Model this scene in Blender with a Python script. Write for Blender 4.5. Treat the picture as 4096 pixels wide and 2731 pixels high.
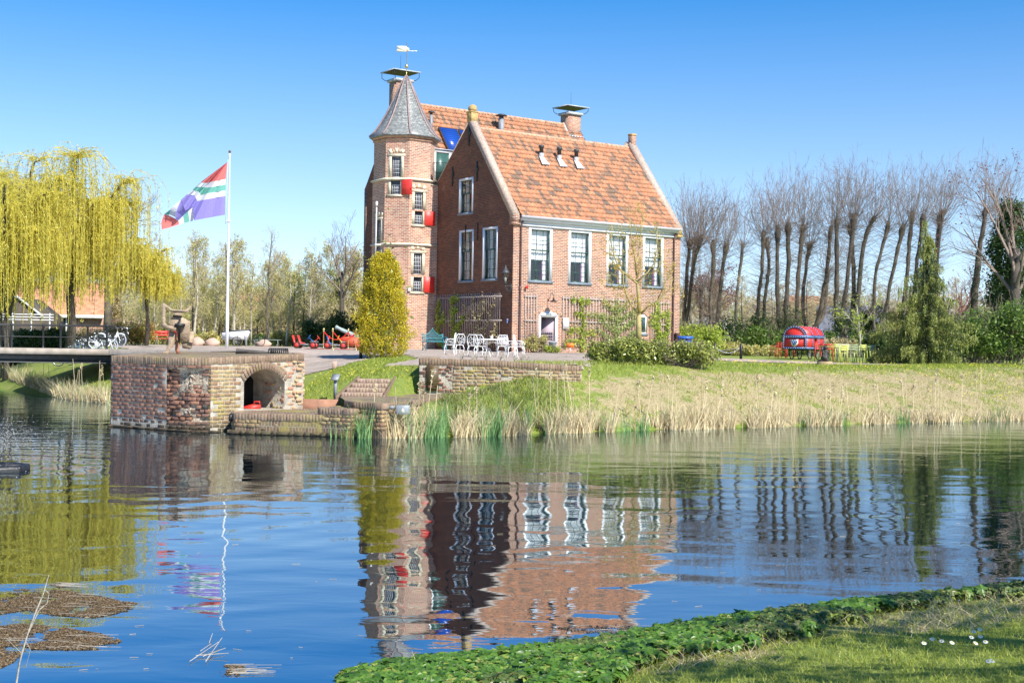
import bpy, math, random
import numpy as np
from mathutils import Vector, Matrix
from mathutils.geometry import tessellate_polygon
random.seed(7); RS = np.random.RandomState(11)
scn = bpy.context.scene
for o in list(bpy.data.objects): bpy.data.objects.remove(o)

# ---------------------------------------------------------------- camera, sky, sun, exposure
F = 5150.0; ROLL = 0.0147; EYE = 2.4
cam_d = bpy.data.cameras.new("camera"); cam = bpy.data.objects.new("camera", cam_d)
scn.collection.objects.link(cam); scn.camera = cam
cam_d.sensor_width = 36; cam_d.lens = F/4096*36; cam_d.shift_y = 6/4096
cam_d.clip_start = 0.1; cam_d.clip_end = 6000
cam.matrix_world = Matrix.Translation((0,0,EYE)) @ Matrix.Rotation(math.pi/2,4,'X') @ Matrix.Rotation(ROLL,4,'Z')
SUN_EL = math.radians(45); SUN_H = Vector((0.640,-0.768,0)).normalized()
w = bpy.data.worlds.new("World"); scn.world = w; w.use_nodes = True
nt = w.node_tree; bg = nt.nodes['Background']
sky = nt.nodes.new('ShaderNodeTexSky'); sky.sky_type='NISHITA'; sky.sun_disc=False
sky.sun_elevation = SUN_EL; sky.sun_rotation = math.atan2(SUN_H.x, SUN_H.y)
sky.air_density=1.0; sky.dust_density=0.3; sky.ozone_density=1.6
# the sky is read somewhat higher up than the view direction: a clear spring sky stays blue down to the horizon
tcw=nt.nodes.new('ShaderNodeTexCoord'); mpw=nt.nodes.new('ShaderNodeMapping'); mpw.inputs['Scale'].default_value=(1,1,1.0); mpw.inputs['Location'].default_value=(0,0,.062)
nrm=nt.nodes.new('ShaderNodeVectorMath'); nrm.operation='NORMALIZE'; nt.links.new(tcw.outputs['Generated'],mpw.inputs[0]); nt.links.new(mpw.outputs[0],nrm.inputs[0]); nt.links.new(nrm.outputs[0],sky.inputs[0])
hs = nt.nodes.new('ShaderNodeHueSaturation'); hs.inputs['Hue'].default_value=.505; hs.inputs['Value'].default_value=.95
sxw=nt.nodes.new('ShaderNodeSeparateXYZ'); nt.links.new(tcw.outputs['Generated'],sxw.inputs[0]); mrw=nt.nodes.new('ShaderNodeMapRange')
for k_w,v_w in (('From Min',0.0),('From Max',.26),('To Min',.88),('To Max',1.48)): mrw.inputs[k_w].default_value=v_w
nt.links.new(sxw.outputs['Z'],mrw.inputs['Value']); nt.links.new(mrw.outputs[0],hs.inputs['Saturation'])
nt.links.new(sky.outputs[0], hs.inputs['Color']); nt.links.new(hs.outputs[0], bg.inputs['Color'])
bg.inputs['Strength'].default_value = 0.13
sd = bpy.data.lights.new("sun",'SUN'); sun = bpy.data.objects.new("sun", sd); scn.collection.objects.link(sun)
sd.energy = 4.9; sd.angle = math.radians(0.5); sd.color=(1.0,0.955,0.87)
sdir = (SUN_H*math.cos(SUN_EL)+Vector((0,0,math.sin(SUN_EL))))
sun.rotation_euler = (-sdir).to_track_quat('-Z','Y').to_euler()
scn.view_settings.view_transform='Standard'; scn.view_settings.look='None'
scn.view_settings.exposure=0.72; scn.view_settings.gamma=1
scn.render.engine='CYCLES'
scn.cycles.max_bounces=6; scn.cycles.transparent_max_bounces=12

# ---------------------------------------------------------------- helpers
def ray(u,v):                       # u,v in the 2352 px wide view of the photograph
    a=u*4096/2352-2048; b=v*4096/2352-1365.5
    c,s=math.cos(ROLL),math.sin(ROLL)
    return (a*c+b*s)/F, -(-a*s+b*c-6)/F
def D(u,v,Y):
    x,t=ray(u,v); return Vector((x*Y,Y,EYE+t*Y))
def G(u,v,z=0.0):
    x,t=ray(u,v); Y=(z-EYE)/t; return Vector((x*Y,Y,z))
def tag(o,label=None,cat=None,group=None,kind=None):
    if label: o['label']=label
    if cat: o['category']=cat
    if group: o['group']=group
    if kind: o['kind']=kind
    return o
def link(o,parent=None):
    scn.collection.objects.link(o)
    if parent is not None: o.parent=parent
    return o
def thing(name,label,cat,loc=(0,0,0),rz=0,group=None):
    o=bpy.data.objects.new(name,None); o.empty_display_size=.3; link(o)
    o.location=loc; o.rotation_euler=(0,0,rz); return tag(o,label,cat,group)
def dup(root,loc,rz,label=None,scale=None,swap=None,group=None):
    def rec(o,par):
        c=o.copy(); scn.collection.objects.link(c)
        if par is not None: c.parent=par
        if swap and c.type=='MESH' and c.data.materials and c.data.materials[0] in swap:
            c.material_slots[0].link='OBJECT'; c.material_slots[0].material=swap[c.data.materials[0]]
        for ch in o.children: rec(ch,c)
        return c
    r=rec(root,None); r.location=loc; r.rotation_euler=(0,0,rz)
    if scale is not None: r.scale=scale if hasattr(scale,'__len__') else (scale,)*3
    if label: r['label']=label
    if group: r['group']=group
    return r
I4=Matrix.Identity(4)
def frame(o,xd,yd,zd=(0,0,1)):      # matrix from an origin and three axes
    m=Matrix.Identity(4)
    for i,a in enumerate((xd,yd,zd)):
        for j in range(3): m[j][i]=a[j]
    for j in range(3): m[j][3]=o[j]
    return m
def mesh_from(name,V,Fc,mat,parent=None,smooth=False,uv=True,loc=None):
    """V (n,3) array, Fc list of index tuples or (n,k) array"""
    V=np.asarray(V,dtype=np.float32).reshape(-1,3); me=bpy.data.meshes.new(name)
    if isinstance(Fc,np.ndarray):
        k=Fc.shape[1]; n=len(Fc); li=Fc.ravel().astype(np.int32); st=np.arange(n,dtype=np.int32)*k; cnt=np.full(n,k,np.int32)
    else:
        cnt=np.array([len(f) for f in Fc],np.int32); n=len(cnt); st=np.concatenate([[0],np.cumsum(cnt)[:-1]]).astype(np.int32)
        li=np.fromiter((i for f in Fc for i in f),np.int32)
    me.vertices.add(len(V)); me.vertices.foreach_set('co',V.ravel())
    me.loops.add(len(li)); me.loops.foreach_set('vertex_index',li)
    me.polygons.add(n); me.polygons.foreach_set('loop_start',st); me.polygons.foreach_set('loop_total',cnt)
    me.update(calc_edges=True); me.validate()
    if uv and n==len(me.polygons) and len(me.loops)==len(li):
        N=np.zeros(n*3,np.float32); me.polygons.foreach_get('normal',N); N=N.reshape(-1,3)
        T=np.stack([-N[:,1],N[:,0],np.zeros(n)],1); L=np.linalg.norm(T,axis=1); flat=L<.1
        T[flat]=(1,0,0); L[flat]=1; T/=L[:,None]
        B=np.cross(N,T); B[flat]=(0,1,0)
        fi=np.repeat(np.arange(n),cnt); P=V[li]
        U=np.stack([(P*T[fi]).sum(1),(P*B[fi]).sum(1)],1).astype(np.float32)
        ul=me.uv_layers.new(name='UVMap'); ul.data.foreach_set('uv',U.ravel())
    if smooth: me.polygons.foreach_set('use_smooth',np.ones(len(me.polygons),bool))
    if mat is not None: me.materials.append(mat)
    o=bpy.data.objects.new(name,me); link(o,parent)
    if loc is not None: o.location=loc
    return o
class MB:
    def __init__(s,m=None): s.v=[]; s.f=[]; s.m=m or I4
    def add(s,vs,fs,m=None):
        b=len(s.v); M=s.m@m if m is not None else s.m
        s.v+=[tuple(M@Vector(p)) for p in vs]; s.f+=[tuple(i+b for i in f) for f in fs]; return s
    def box(s,x0,x1,y0,y1,z0,z1,m=None,bev=0):
        if bev:
            e=bev; xs=(x0,x0+e,x1-e,x1); ys=(y0,y0+e,y1-e,y1); prof=[(e,z0),(0,z0+e),(0,z1-e),(e,z1)]
            vs=[];fs=[]
            for off,z in prof:
                a=off
                vs+=[(x0+a+e,y0+a,z),(x1-a-e,y0+a,z),(x1-a,y0+a+e,z),(x1-a,y1-a-e,z),(x1-a-e,y1-a,z),(x0+a+e,y1-a,z),(x0+a,y1-a-e,z),(x0+a,y0+a+e,z)]
            for k in range(3):
                for i in range(8):
                    j=(i+1)%8; fs.append((k*8+i,k*8+j,k*8+8+j,k*8+8+i))
            fs.append(tuple(range(7,-1,-1))); fs.append(tuple(range(24,32)))
            return s.add(vs,fs,m)
        vs=[(x,y,z) for z in (z0,z1) for x,y in ((x0,y0),(x1,y0),(x1,y1),(x0,y1))]
        return s.add(vs,[(3,2,1,0),(4,5,6,7),(0,1,5,4),(1,2,6,5),(2,3,7,6),(3,0,4,7)],m)
    def path(s,pts,r,n=6,closed=False,cap=True):
        pts=[Vector(p) for p in pts]; L=len(pts)
        rs=r if hasattr(r,'__len__') else [r]*L
        vs=[];fs=[]; up=None
        for i,p in enumerate(pts):
            a=pts[(i-1)%L] if (closed or i>0) else p; b=pts[(i+1)%L] if (closed or i<L-1) else p
            t=(b-a); t=t.normalized() if t.length>1e-9 else Vector((0,0,1))
            if up is None:
                up=t.cross(Vector((0,0,1)))
                if up.length<.05: up=t.cross(Vector((0,1,0)))
                up.normalize()
            up=(up-t*up.dot(t)); up=up.normalized() if up.length>1e-6 else t.orthogonal().normalized()
            w_=t.cross(up)
            for k in range(n):
                a_=2*math.pi*k/n; vs.append(p+(up*math.cos(a_)+w_*math.sin(a_))*rs[i])
        m_=L if closed else L-1
        for i in range(m_):
            for k in range(n):
                j=(i+1)%L; fs.append((i*n+k,i*n+(k+1)%n,j*n+(k+1)%n,j*n+k))
        if cap and not closed: fs.append(tuple(range(n-1,-1,-1))); fs.append(tuple((L-1)*n+k for k in range(n)))
        return s.add(vs,fs)
    def lathe(s,prof,n=16,m=None,rot=0):
        vs=[];fs=[]
        for r,z in prof:
            for k in range(n):
                a=2*math.pi*(k+rot)/n; vs.append((r*math.cos(a),r*math.sin(a),z))
        for i in range(len(prof)-1):
            for k in range(n): fs.append((i*n+k,i*n+(k+1)%n,(i+1)*n+(k+1)%n,(i+1)*n+k))
        fs.append(tuple(range(n-1,-1,-1))); fs.append(tuple((len(prof)-1)*n+k for k in range(n)))
        return s.add(vs,fs,m)
    def prism(s,poly,a0,a1,m=None):
        """poly in x,z extruded along y from a0 to a1"""
        n=len(poly); vs=[(x,a0,z) for x,z in poly]+[(x,a1,z) for x,z in poly]
        tri=tessellate_polygon([[Vector((x,z,0)) for x,z in poly]])
        ar=sum(poly[i][0]*poly[(i+1)%n][1]-poly[(i+1)%n][0]*poly[i][1] for i in range(n))
        fs=[]
        for t in tri:
            a,b,c=[poly[i] for i in t]; o=(b[0]-a[0])*(c[1]-a[1])-(c[0]-a[0])*(b[1]-a[1])
            t=tuple(t) if o>0 else tuple(t)[::-1]
            fs.append(t); fs.append(tuple(i+n for i in t[::-1]))
        for i in range(n):
            j=(i+1)%n
            fs.append((i,i+n,j+n,j) if ar>0 else (i,j,j+n,i+n))
        return s.add(vs,fs,m)
    def wall(s,outer,holes,depth,m=None):
        """outer/holes in x,z; facing -y; reveals go +y"""
        allp=[p for L in [outer]+holes for p in L]
        tri=tessellate_polygon([[Vector((x,z,0)) for x,z in L] for L in [outer]+holes])
        fs=[]
        for t in tri:
            a,b,c=[allp[i] for i in t]; o=(b[0]-a[0])*(c[1]-a[1])-(c[0]-a[0])*(b[1]-a[1])
            if abs(o)<1e-9: continue
            fs.append(tuple(t) if o>0 else tuple(t)[::-1])
        s.add([(x,0,z) for x,z in allp],fs,m)
        for h in holes:
            n=len(h); s.add([(x,0,z) for x,z in h]+[(x,depth,z) for x,z in h],[(i,(i+1)%n,(i+1)%n+n,i+n) for i in range(n)],m)
        return s
    def obj(s,name,mat,parent=None,smooth=False,loc=None):
        return mesh_from(name,np.array(s.v),s.f,mat,parent,smooth,loc=loc)

def rect(x0,x1,z0,z1): return [(x0,z0),(x1,z0),(x1,z1),(x0,z1)]

# ---------------------------------------------------------------- materials
def newmat(name):
    m=bpy.data.materials.new(name); m.use_nodes=True; t=m.node_tree; b=t.nodes['Principled BSDF']; return m,t,b
def N(t,kind,**kw):
    n=t.nodes.new('ShaderNode'+kind)
    for k,v in kw.items():
        if k[0]=='_': n.inputs[k[1:].replace('_',' ')].default_value=v
        else: setattr(n,k,v)
    return n
def ramp(t,stops,interp='LINEAR'):
    r=t.nodes.new('ShaderNodeValToRGB'); r.color_ramp.interpolation=interp; e=r.color_ramp.elements
    while len(e)<len(stops): e.new(0.5)
    for i,(p,c) in enumerate(stops): e[i].position=p; e[i].color=(*c,1) if len(c)==3 else c
    return r
def mixc(t,fac,a,b,mode='MIX'):
    m=t.nodes.new('ShaderNodeMix'); m.data_type='RGBA'; m.blend_type=mode
    for inp,val in ((m.inputs[0],fac),(m.inputs[6],a),(m.inputs[7],b)):
        if hasattr(val,'is_output'): t.links.new(val,inp)
        elif isinstance(val,(int,float)): inp.default_value=val
        else: inp.default_value=(*val,1) if len(val)==3 else val
    return m.outputs[2]
def bumpn(t,b,h,dist=.01,strength=1.0):
    n=N(t,'Bump',_Strength=strength,_Distance=dist); t.links.new(h,n.inputs['Height']); t.links.new(n.outputs[0],b.inputs['Normal']); return n
def pm(name,col,rough=.6,var=.25,scale=4.0,metal=0.0,bump=.0,bscale=None,coord='Object'):
    m,t,b=newmat(name); b.inputs['Roughness'].default_value=rough; b.inputs['Metallic'].default_value=metal
    tc=N(t,'TexCoord'); nz=N(t,'TexNoise',_Scale=scale,_Detail=6.0); t.links.new(tc.outputs[coord],nz.inputs['Vector'])
    lo=tuple(max(0,c*(1-var)) for c in col); hi=tuple(min(1,c*(1+var)) for c in col)
    r=ramp(t,[(.3,lo),(.7,hi)]); t.links.new(nz.outputs[0],r.inputs[0]); t.links.new(r.outputs[0],b.inputs['Base Color'])
    if bump:
        n2=N(t,'TexNoise',_Scale=bscale or scale*5,_Detail=4.0); t.links.new(tc.outputs[coord],n2.inputs['Vector']); bumpn(t,b,n2.outputs[0],bump)
    return m
def leafmat(name,cols,rough=.55,trans=.35):
    """leaf colour varies from leaf to leaf"""
    m,t,b=newmat(name); g=N(t,'NewGeometry'); r=ramp(t,[(i/(max(1,len(cols)-1)),c) for i,c in enumerate(cols)])
    t.links.new(g.outputs['Random Per Island'],r.inputs[0]); t.links.new(r.outputs[0],b.inputs['Base Color'])
    b.inputs['Roughness'].default_value=rough
    tr=N(t,'BsdfTranslucent'); t.links.new(r.outputs[0],tr.inputs['Color']); mx=N(t,'MixShader',_Fac=trans)
    t.links.new(b.outputs[0],mx.inputs[1]); t.links.new(tr.outputs[0],mx.inputs[2]); t.links.new(mx.outputs[0],t.nodes['Material Output'].inputs['Surface'])
    return m
def brick(name,c1,c2,mortar,bw,bh,ms=.012,stain=None,moss=None,rough=.85,bump=.012,lime=0.0,vert=False):
    m,t,b=newmat(name); b.inputs['Roughness'].default_value=rough
    tc=N(t,'TexCoord'); mp=N(t,'Mapping'); t.links.new(tc.outputs['UV'],mp.inputs[0])
    wn=N(t,'TexNoise',_Scale=2.5,_Detail=3.0); t.links.new(tc.outputs['UV'],wn.inputs['Vector'])
    va=N(t,'VectorMath',operation='SCALE'); va.inputs['Scale'].default_value=ms*2.0; t.links.new(wn.outputs['Color'],va.inputs[0])
    ad=N(t,'VectorMath',operation='ADD'); t.links.new(mp.outputs[0],ad.inputs[0]); t.links.new(va.outputs[0],ad.inputs[1])
    if vert: mp.inputs['Rotation'].default_value=(0,0,math.pi/2)
    bt=N(t,'TexBrick',_Scale=1.0); bt.inputs['Mortar Size'].default_value=ms; bt.inputs['Mortar Smooth'].default_value=.25
    bt.inputs['Bias'].default_value=-.1; bt.inputs['Brick Width'].default_value=bw; bt.inputs['Row Height'].default_value=bh
    bt.inputs['Color1'].default_value=(0,0,0,1); bt.inputs['Color2'].default_value=(1,1,1,1); bt.inputs['Mortar'].default_value=(.5,.5,.5,1)
    t.links.new(ad.outputs[0],bt.inputs['Vector'])
    rb=ramp(t,c1 if isinstance(c1,list) else [(0,c1),(1,c2)]); t.links.new(bt.outputs['Color'],rb.inputs[0])
    # larger patches
    big=N(t,'TexNoise',_Scale=.55,_Detail=5.0,_Roughness=.6); t.links.new(tc.outputs['UV'],big.inputs['Vector'])
    rr=ramp(t,[(.35,(.62,.62,.62)),(.65,(1.15,1.12,1.1))]); t.links.new(big.outputs[0],rr.inputs[0])
    c=mixc(t,1.0,rb.outputs[0],rr.outputs[0],'MULTIPLY')
    fine=N(t,'TexNoise',_Scale=14.0,_Detail=5.0); t.links.new(tc.outputs['UV'],fine.inputs['Vector'])
    rf=ramp(t,[(.3,(.72,.72,.72)),(.7,(1.2,1.2,1.2))]); t.links.new(fine.outputs[0],rf.inputs[0])
    c=mixc(t,1.0,c,rf.outputs[0],'MULTIPLY')
    c=mixc(t,bt.outputs['Fac'],c,mortar)
    if lime:
        ln=N(t,'TexNoise',_Scale=1.7,_Detail=8.0,_Roughness=.7); t.links.new(tc.outputs['UV'],ln.inputs['Vector'])
        lr=ramp(t,[(.62,(0,0,0)),(.72,(lime,)*3)]); t.links.new(ln.outputs[0],lr.inputs[0]); c=mixc(t,lr.outputs[0],c,(.62,.58,.52))
    if moss:
        mn=N(t,'TexNoise',_Scale=1.1,_Detail=7.0,_Roughness=.65); t.links.new(tc.outputs['Object'],mn.inputs['Vector'])
        mr=ramp(t,[(.5,(0,0,0)),(.62,(.75,)*3)]); t.links.new(mn.outputs[0],mr.inputs[0]); c=mixc(t,mr.outputs[0],c,moss)
    t.links.new(c,b.inputs['Base Color'])
    inv=N(t,'Math',operation='SUBTRACT'); inv.inputs[0].default_value=1.0; t.links.new(bt.outputs['Fac'],inv.inputs[1])
    ad2=N(t,'Math',operation='MULTIPLY_ADD'); t.links.new(fine.outputs[0],ad2.inputs[0]); ad2.inputs[1].default_value=.5; t.links.new(inv.outputs[0],ad2.inputs[2])
    bumpn(t,b,ad2.outputs[0],bump); return m
MAT={}
BR1=[(0,(.28,.10,.05)),(.35,(.40,.155,.075)),(.6,(.46,.22,.115)),(.8,(.34,.16,.10)),(1,(.13,.10,.085))]
MAT['brick']=brick('house_brick',BR1,None,(.66,.58,.49),.27,.09,.012)
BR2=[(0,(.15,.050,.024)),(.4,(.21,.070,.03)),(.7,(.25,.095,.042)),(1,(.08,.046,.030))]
MAT['brick_shaded']=brick('shaded_gable_brick',BR2,None,(.24,.17,.135),.27,.09,.008,lime=.3)  # darker copy of the house brick: the gable's shade is put into its colour
MAT['brick_tower']=brick('tower_brick',[(0,(.40,.155,.09)),(.4,(.50,.225,.13)),(.75,(.58,.33,.21)),(1,(.26,.20,.155))],None,(.70,.62,.52),.27,.095,.012)
MAT['brick_old']=brick('old_brick',[(0,(.13,.045,.028)),(.45,(.23,.085,.045)),(.8,(.32,.14,.07)),(1,(.07,.045,.04))],None,(.42,.37,.30),.27,.105,.016,bump=.04,lime=.8,moss=(.16,.13,.045))
MAT['brick_moss']=brick('mossy_brick',[(0,(.20,.11,.04)),(.5,(.33,.24,.08)),(.8,(.40,.30,.07)),(1,(.12,.09,.05))],None,(.36,.31,.22),.21,.10,.014,bump=.03,lime=.5,moss=(.34,.28,.04))
MAT['brick_edge']=brick('edge_brick',[(0,(.17,.10,.06)),(.5,(.27,.18,.10)),(1,(.12,.08,.055))],None,(.30,.26,.20),.085,.23,.010,bump=.02,moss=(.30,.25,.06))
MAT['brick_jamb']=brick('jamb_brick',[(0,(.38,.16,.09)),(.5,(.50,.33,.18)),(.8,(.55,.44,.22)),(1,(.30,.15,.10))],None,(.52,.46,.36),.22,.11,.016,bump=.04,lime=.6)
MAT['brick_arch']=brick('arch_brick',[(0,(.30,.14,.08)),(.5,(.40,.26,.14)),(1,(.22,.14,.08))],None,(.42,.36,.28),.085,.3,.010,bump=.02)
def paving():
    m,t,b=newmat('clay_pavers'); b.inputs['Roughness'].default_value=.9
    tc=N(t,'TexCoord'); bt=N(t,'TexBrick',_Scale=1.0); bt.inputs['Brick Width'].default_value=.21; bt.inputs['Row Height'].default_value=.105; bt.inputs['Mortar Size'].default_value=.007
    bt.inputs['Color1'].default_value=(.33,.26,.21,1); bt.inputs['Color2'].default_value=(.46,.38,.32,1); bt.inputs['Mortar'].default_value=(.26,.23,.18,1)
    t.links.new(tc.outputs['Object'],bt.inputs['Vector'])
    nz=N(t,'TexNoise',_Scale=.7,_Detail=7.0); t.links.new(tc.outputs['Object'],nz.inputs['Vector']); r=ramp(t,[(.3,(.75,.75,.72)),(.7,(1.15,1.12,1.1))]); t.links.new(nz.outputs[0],r.inputs[0])
    c=mixc(t,1.0,bt.outputs[0],r.outputs[0],'MULTIPLY'); t.links.new(c,b.inputs['Base Color']); bumpn(t,b,bt.outputs['Fac'],-.004); return m
MAT['paving']=paving()
def tiles(name,stops):
    m,t,b=newmat(name); b.inputs['Roughness'].default_value=.7
    uv=N(t,'UVMap'); uv.uv_map='tile'; fl=N(t,'VectorMath',operation='FLOOR'); t.links.new(uv.outputs[0],fl.inputs[0])
    wn=N(t,'TexWhiteNoise',noise_dimensions='2D'); t.links.new(fl.outputs[0],wn.inputs['Vector'])
    # dark tiles come in drifts
    big=N(t,'TexNoise',_Scale=.22,_Detail=3.0); t.links.new(fl.outputs[0],big.inputs['Vector'])
    ma=N(t,'Math',operation='MULTIPLY_ADD'); t.links.new(big.outputs[0],ma.inputs[0]); ma.inputs[1].default_value=.30
    sc=N(t,'Math',operation='MULTIPLY'); t.links.new(wn.outputs['Value'],sc.inputs[0]); sc.inputs[1].default_value=.82; t.links.new(sc.outputs[0],ma.inputs[2])
    r=ramp(t,stops); t.links.new(ma.outputs[0],r.inputs[0])
    tc=N(t,'TexCoord'); nz=N(t,'TexNoise',_Scale=7.0,_Detail=6.0); t.links.new(tc.outputs['Object'],nz.inputs['Vector'])
    rf=ramp(t,[(.3,(.7,.68,.66)),(.7,(1.15,1.15,1.1))]); t.links.new(nz.outputs[0],rf.inputs[0])
    c=mixc(t,1.0,r.outputs[0],rf.outputs[0],'MULTIPLY')
    ln=N(t,'TexNoise',_Scale=1.3,_Detail=6.0,_Roughness=.7); t.links.new(tc.outputs['Object'],ln.inputs['Vector'])
    lr=ramp(t,[(.68,(0,0,0)),(.78,(.35,.35,.35))]); t.links.new(ln.outputs[0],lr.inputs[0]); c=mixc(t,lr.outputs[0],c,(.42,.32,.12))
    t.links.new(c,b.inputs['Base Color']); bumpn(t,b,nz.outputs[0],.006); return m
MAT['tiles']=tiles('clay_pantiles',[(.12,(.46,.19,.09)),(.3,(.41,.185,.095)),(.42,(.48,.225,.12)),(.58,(.42,.175,.085)),(.70,(.35,.16,.09)),(.82,(.24,.135,.085)),(.94,(.165,.11,.08))])
MAT['slate']=pm('roof_slate',(.36,.38,.38),.45,.35,6,bump=.02,bscale=9)
def slate():
    m,t,b=newmat('roof_slates'); b.inputs['Roughness'].default_value=.42
    tc=N(t,'TexCoord'); bt=N(t,'TexBrick',_Scale=1.0); bt.inputs['Brick Width'].default_value=.16; bt.inputs['Row Height'].default_value=.11; bt.inputs['Mortar Size'].default_value=.006
    bt.inputs['Color1'].default_value=(.18,.19,.195,1); bt.inputs['Color2'].default_value=(.33,.34,.33,1); bt.inputs['Mortar'].default_value=(.10,.10,.10,1)
    t.links.new(tc.outputs['UV'],bt.inputs['Vector']); nz=N(t,'TexNoise',_Scale=5.0,_Detail=7.0); t.links.new(tc.outputs['Object'],nz.inputs['Vector'])
    r=ramp(t,[(.3,(.7,.72,.72)),(.6,(1.0,1.0,.95)),(.75,(1.4,1.4,1.25))]); t.links.new(nz.outputs[0],r.inputs[0])
    c=mixc(t,1.0,bt.outputs[0],r.outputs[0],'MULTIPLY'); t.links.new(c,b.inputs['Base Color']); bumpn(t,b,bt.outputs['Fac'],-.012); return m
MAT['slate']=slate()
for n,a in dict(
 white=((.78,.79,.79),.45,.05,3), cream=((.62,.60,.54),.6,.12,3), stone=((.56,.51,.38),.85,.22,4), sashgreen=((.035,.10,.085),.35,.1,4),
 sill=((.20,.24,.29),.6,.15,4), red=((.62,.035,.025),.45,.12,3), iron=((.012,.012,.013),.5,.2,6), greyiron=((.05,.055,.06),.5,.25,6),
 pipe=((.11,.055,.05),.5,.2,5), zinc=((.42,.45,.47),.4,.2,5), greymetal=((.22,.24,.26),.5,.2,4), lead=((.42,.44,.47),.55,.2,3), copper=((.13,.30,.25),.6,.25,4),
 lath=((.40,.33,.29),.9,.2,6), curtain=((.82,.80,.80),.9,.06,5), purple=((.45,.10,.40),.9,.1,5), dark=((.012,.011,.010),.9,.2,3),
 door=((.36,.28,.32),.6,.08,4), gold=((.80,.60,.25),.3,.1,5), creamgold=((.80,.76,.60),.5,.1,5), lichen=((.44,.30,.12),.9,.3,7), coping=((.46,.36,.29),.9,.25,9),
 teal=((.05,.26,.30),.45,.2,6), wpaint=((.83,.84,.84),.4,.04,6), flagpole=((.80,.81,.83),.35,.04,2), corten=((.30,.15,.09),.8,.2,5),
 woodgrey=((.33,.245,.17),.85,.3,5), woodred=((.32,.14,.08),.8,.25,5), timber=((.30,.255,.21),.9,.2,4), bronze=((.09,.06,.025),.45,.25,5), blue=((.012,.10,.50),.4,.08,3), orange=((.85,.22,.02),.5,.05,3),
 tyre=((.015,.015,.016),.8,.2,5), chrome=((.62,.63,.65),.2,.05,5), spoke=((.45,.46,.48),.3,.05,5), seatblack=((.02,.02,.022),.6,.1,5),
 lime=((.56,.60,.14),.45,.06,4), yellowpale=((.72,.74,.40),.45,.06,4), redchair=((.55,.05,.03),.45,.08,4), mauve=((.55,.50,.50),.5,.06,4),
 boulder=((.48,.34,.27),.9,.25,2), stump=((.34,.24,.14),.9,.3,4), statue=((.040,.037,.034),.6,.25,5), benchgrey=((.27,.32,.35),.8,.12,3),
 bark=((.13,.105,.075),.95,.45,1.2), barkdark=((.085,.070,.055),.95,.4,2), barkpale=((.40,.36,.29),.9,.35,3), barkyellow=((.36,.29,.12),.9,.3,3), twig=((.21,.16,.13),.9,.25,2),
 twigpale=((.40,.34,.22),.9,.25,2), twigred=((.20,.075,.065),.9,.25,2), soil=((.16,.11,.075),.95,.3,2), bluemetal=((.02,.10,.30),.4,.1,4), yellow=((.75,.50,.03),.4,.1,4),
 kartgrey=((.30,.32,.35),.4,.2,4), cannon=((.26,.33,.32),.6,.3,4), carriage=((.50,.09,.04),.6,.15,3), rope=((.62,.02,.02),.9,.1,6), carpet=((.60,.10,.08),.95,.1,4),
 roofgrey=((.17,.18,.21),.7,.2,3), plaster=((.62,.58,.52),.8,.1,2), shade=((.30,.30,.30),.5,.1,4), green=((.03,.10,.05),.4,.1,4)).items():
    col,ro,va,sc=a; MAT[n]=pm(n,col,ro,va,sc,metal=(.9 if n in('gold','chrome') else .0),bump=(.02 if n.startswith('bark') or n in('boulder','coping','stone','woodgrey') else 0))
MAT['bark']=pm('lime_bark',(.12,.10,.075),.95,.5,2.2,bump=.03,bscale=7)
def glassmat(name,tint=(.75,.8,.8),rough=.02,fac=.0):
    m,t,b=newmat(name); t.nodes.remove(b); gl=N(t,'BsdfGlossy',_Roughness=rough); tr=N(t,'BsdfTransparent'); tr.inputs[0].default_value=(*tint,1)
    fr=N(t,'LayerWeight',_Blend=.5); pw=N(t,'Math',operation='POWER'); t.links.new(fr.outputs['Facing'],pw.inputs[0]); pw.inputs[1].default_value=4.0; ad=N(t,'Math',operation='ADD',use_clamp=True); ad.inputs[1].default_value=fac; t.links.new(pw.outputs[0],ad.inputs[0])
    tc=N(t,'TexCoord'); nz=N(t,'TexNoise',_Scale=2.2,_Detail=1.0); t.links.new(tc.outputs['Object'],nz.inputs['Vector']); bp=N(t,'Bump',_Distance=.02,_Strength=.6); t.links.new(nz.outputs[0],bp.inputs['Height']); t.links.new(bp.outputs[0],gl.inputs['Normal'])
    mx=N(t,'MixShader'); t.links.new(ad.outputs[0],mx.inputs[0]); t.links.new(tr.outputs[0],mx.inputs[1]); t.links.new(gl.outputs[0],mx.inputs[2]); t.links.new(mx.outputs[0],t.nodes['Material Output'].inputs['Surface']); return m
MAT['glass']=glassmat('window_glass',(.93,.95,.95),.02,.09)
MAT['lampglass']=glassmat('lantern_glass',(.85,.85,.8),.05,.1)
m,t,b=newmat('solar_glass'); b.inputs['Base Color'].default_value=(.012,.05,.28,1); b.inputs['Roughness'].default_value=.25
tc=N(t,'TexCoord'); wv=N(t,'TexWave',_Scale=2.2,_Distortion=.3,bands_direction='Z'); t.links.new(tc.outputs['Object'],wv.inputs['Vector']); t.links.new(mixc(t,wv.outputs[0],(.010,.04,.24),(.02,.08,.36)),b.inputs['Base Color']); MAT['solar']=m
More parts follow.
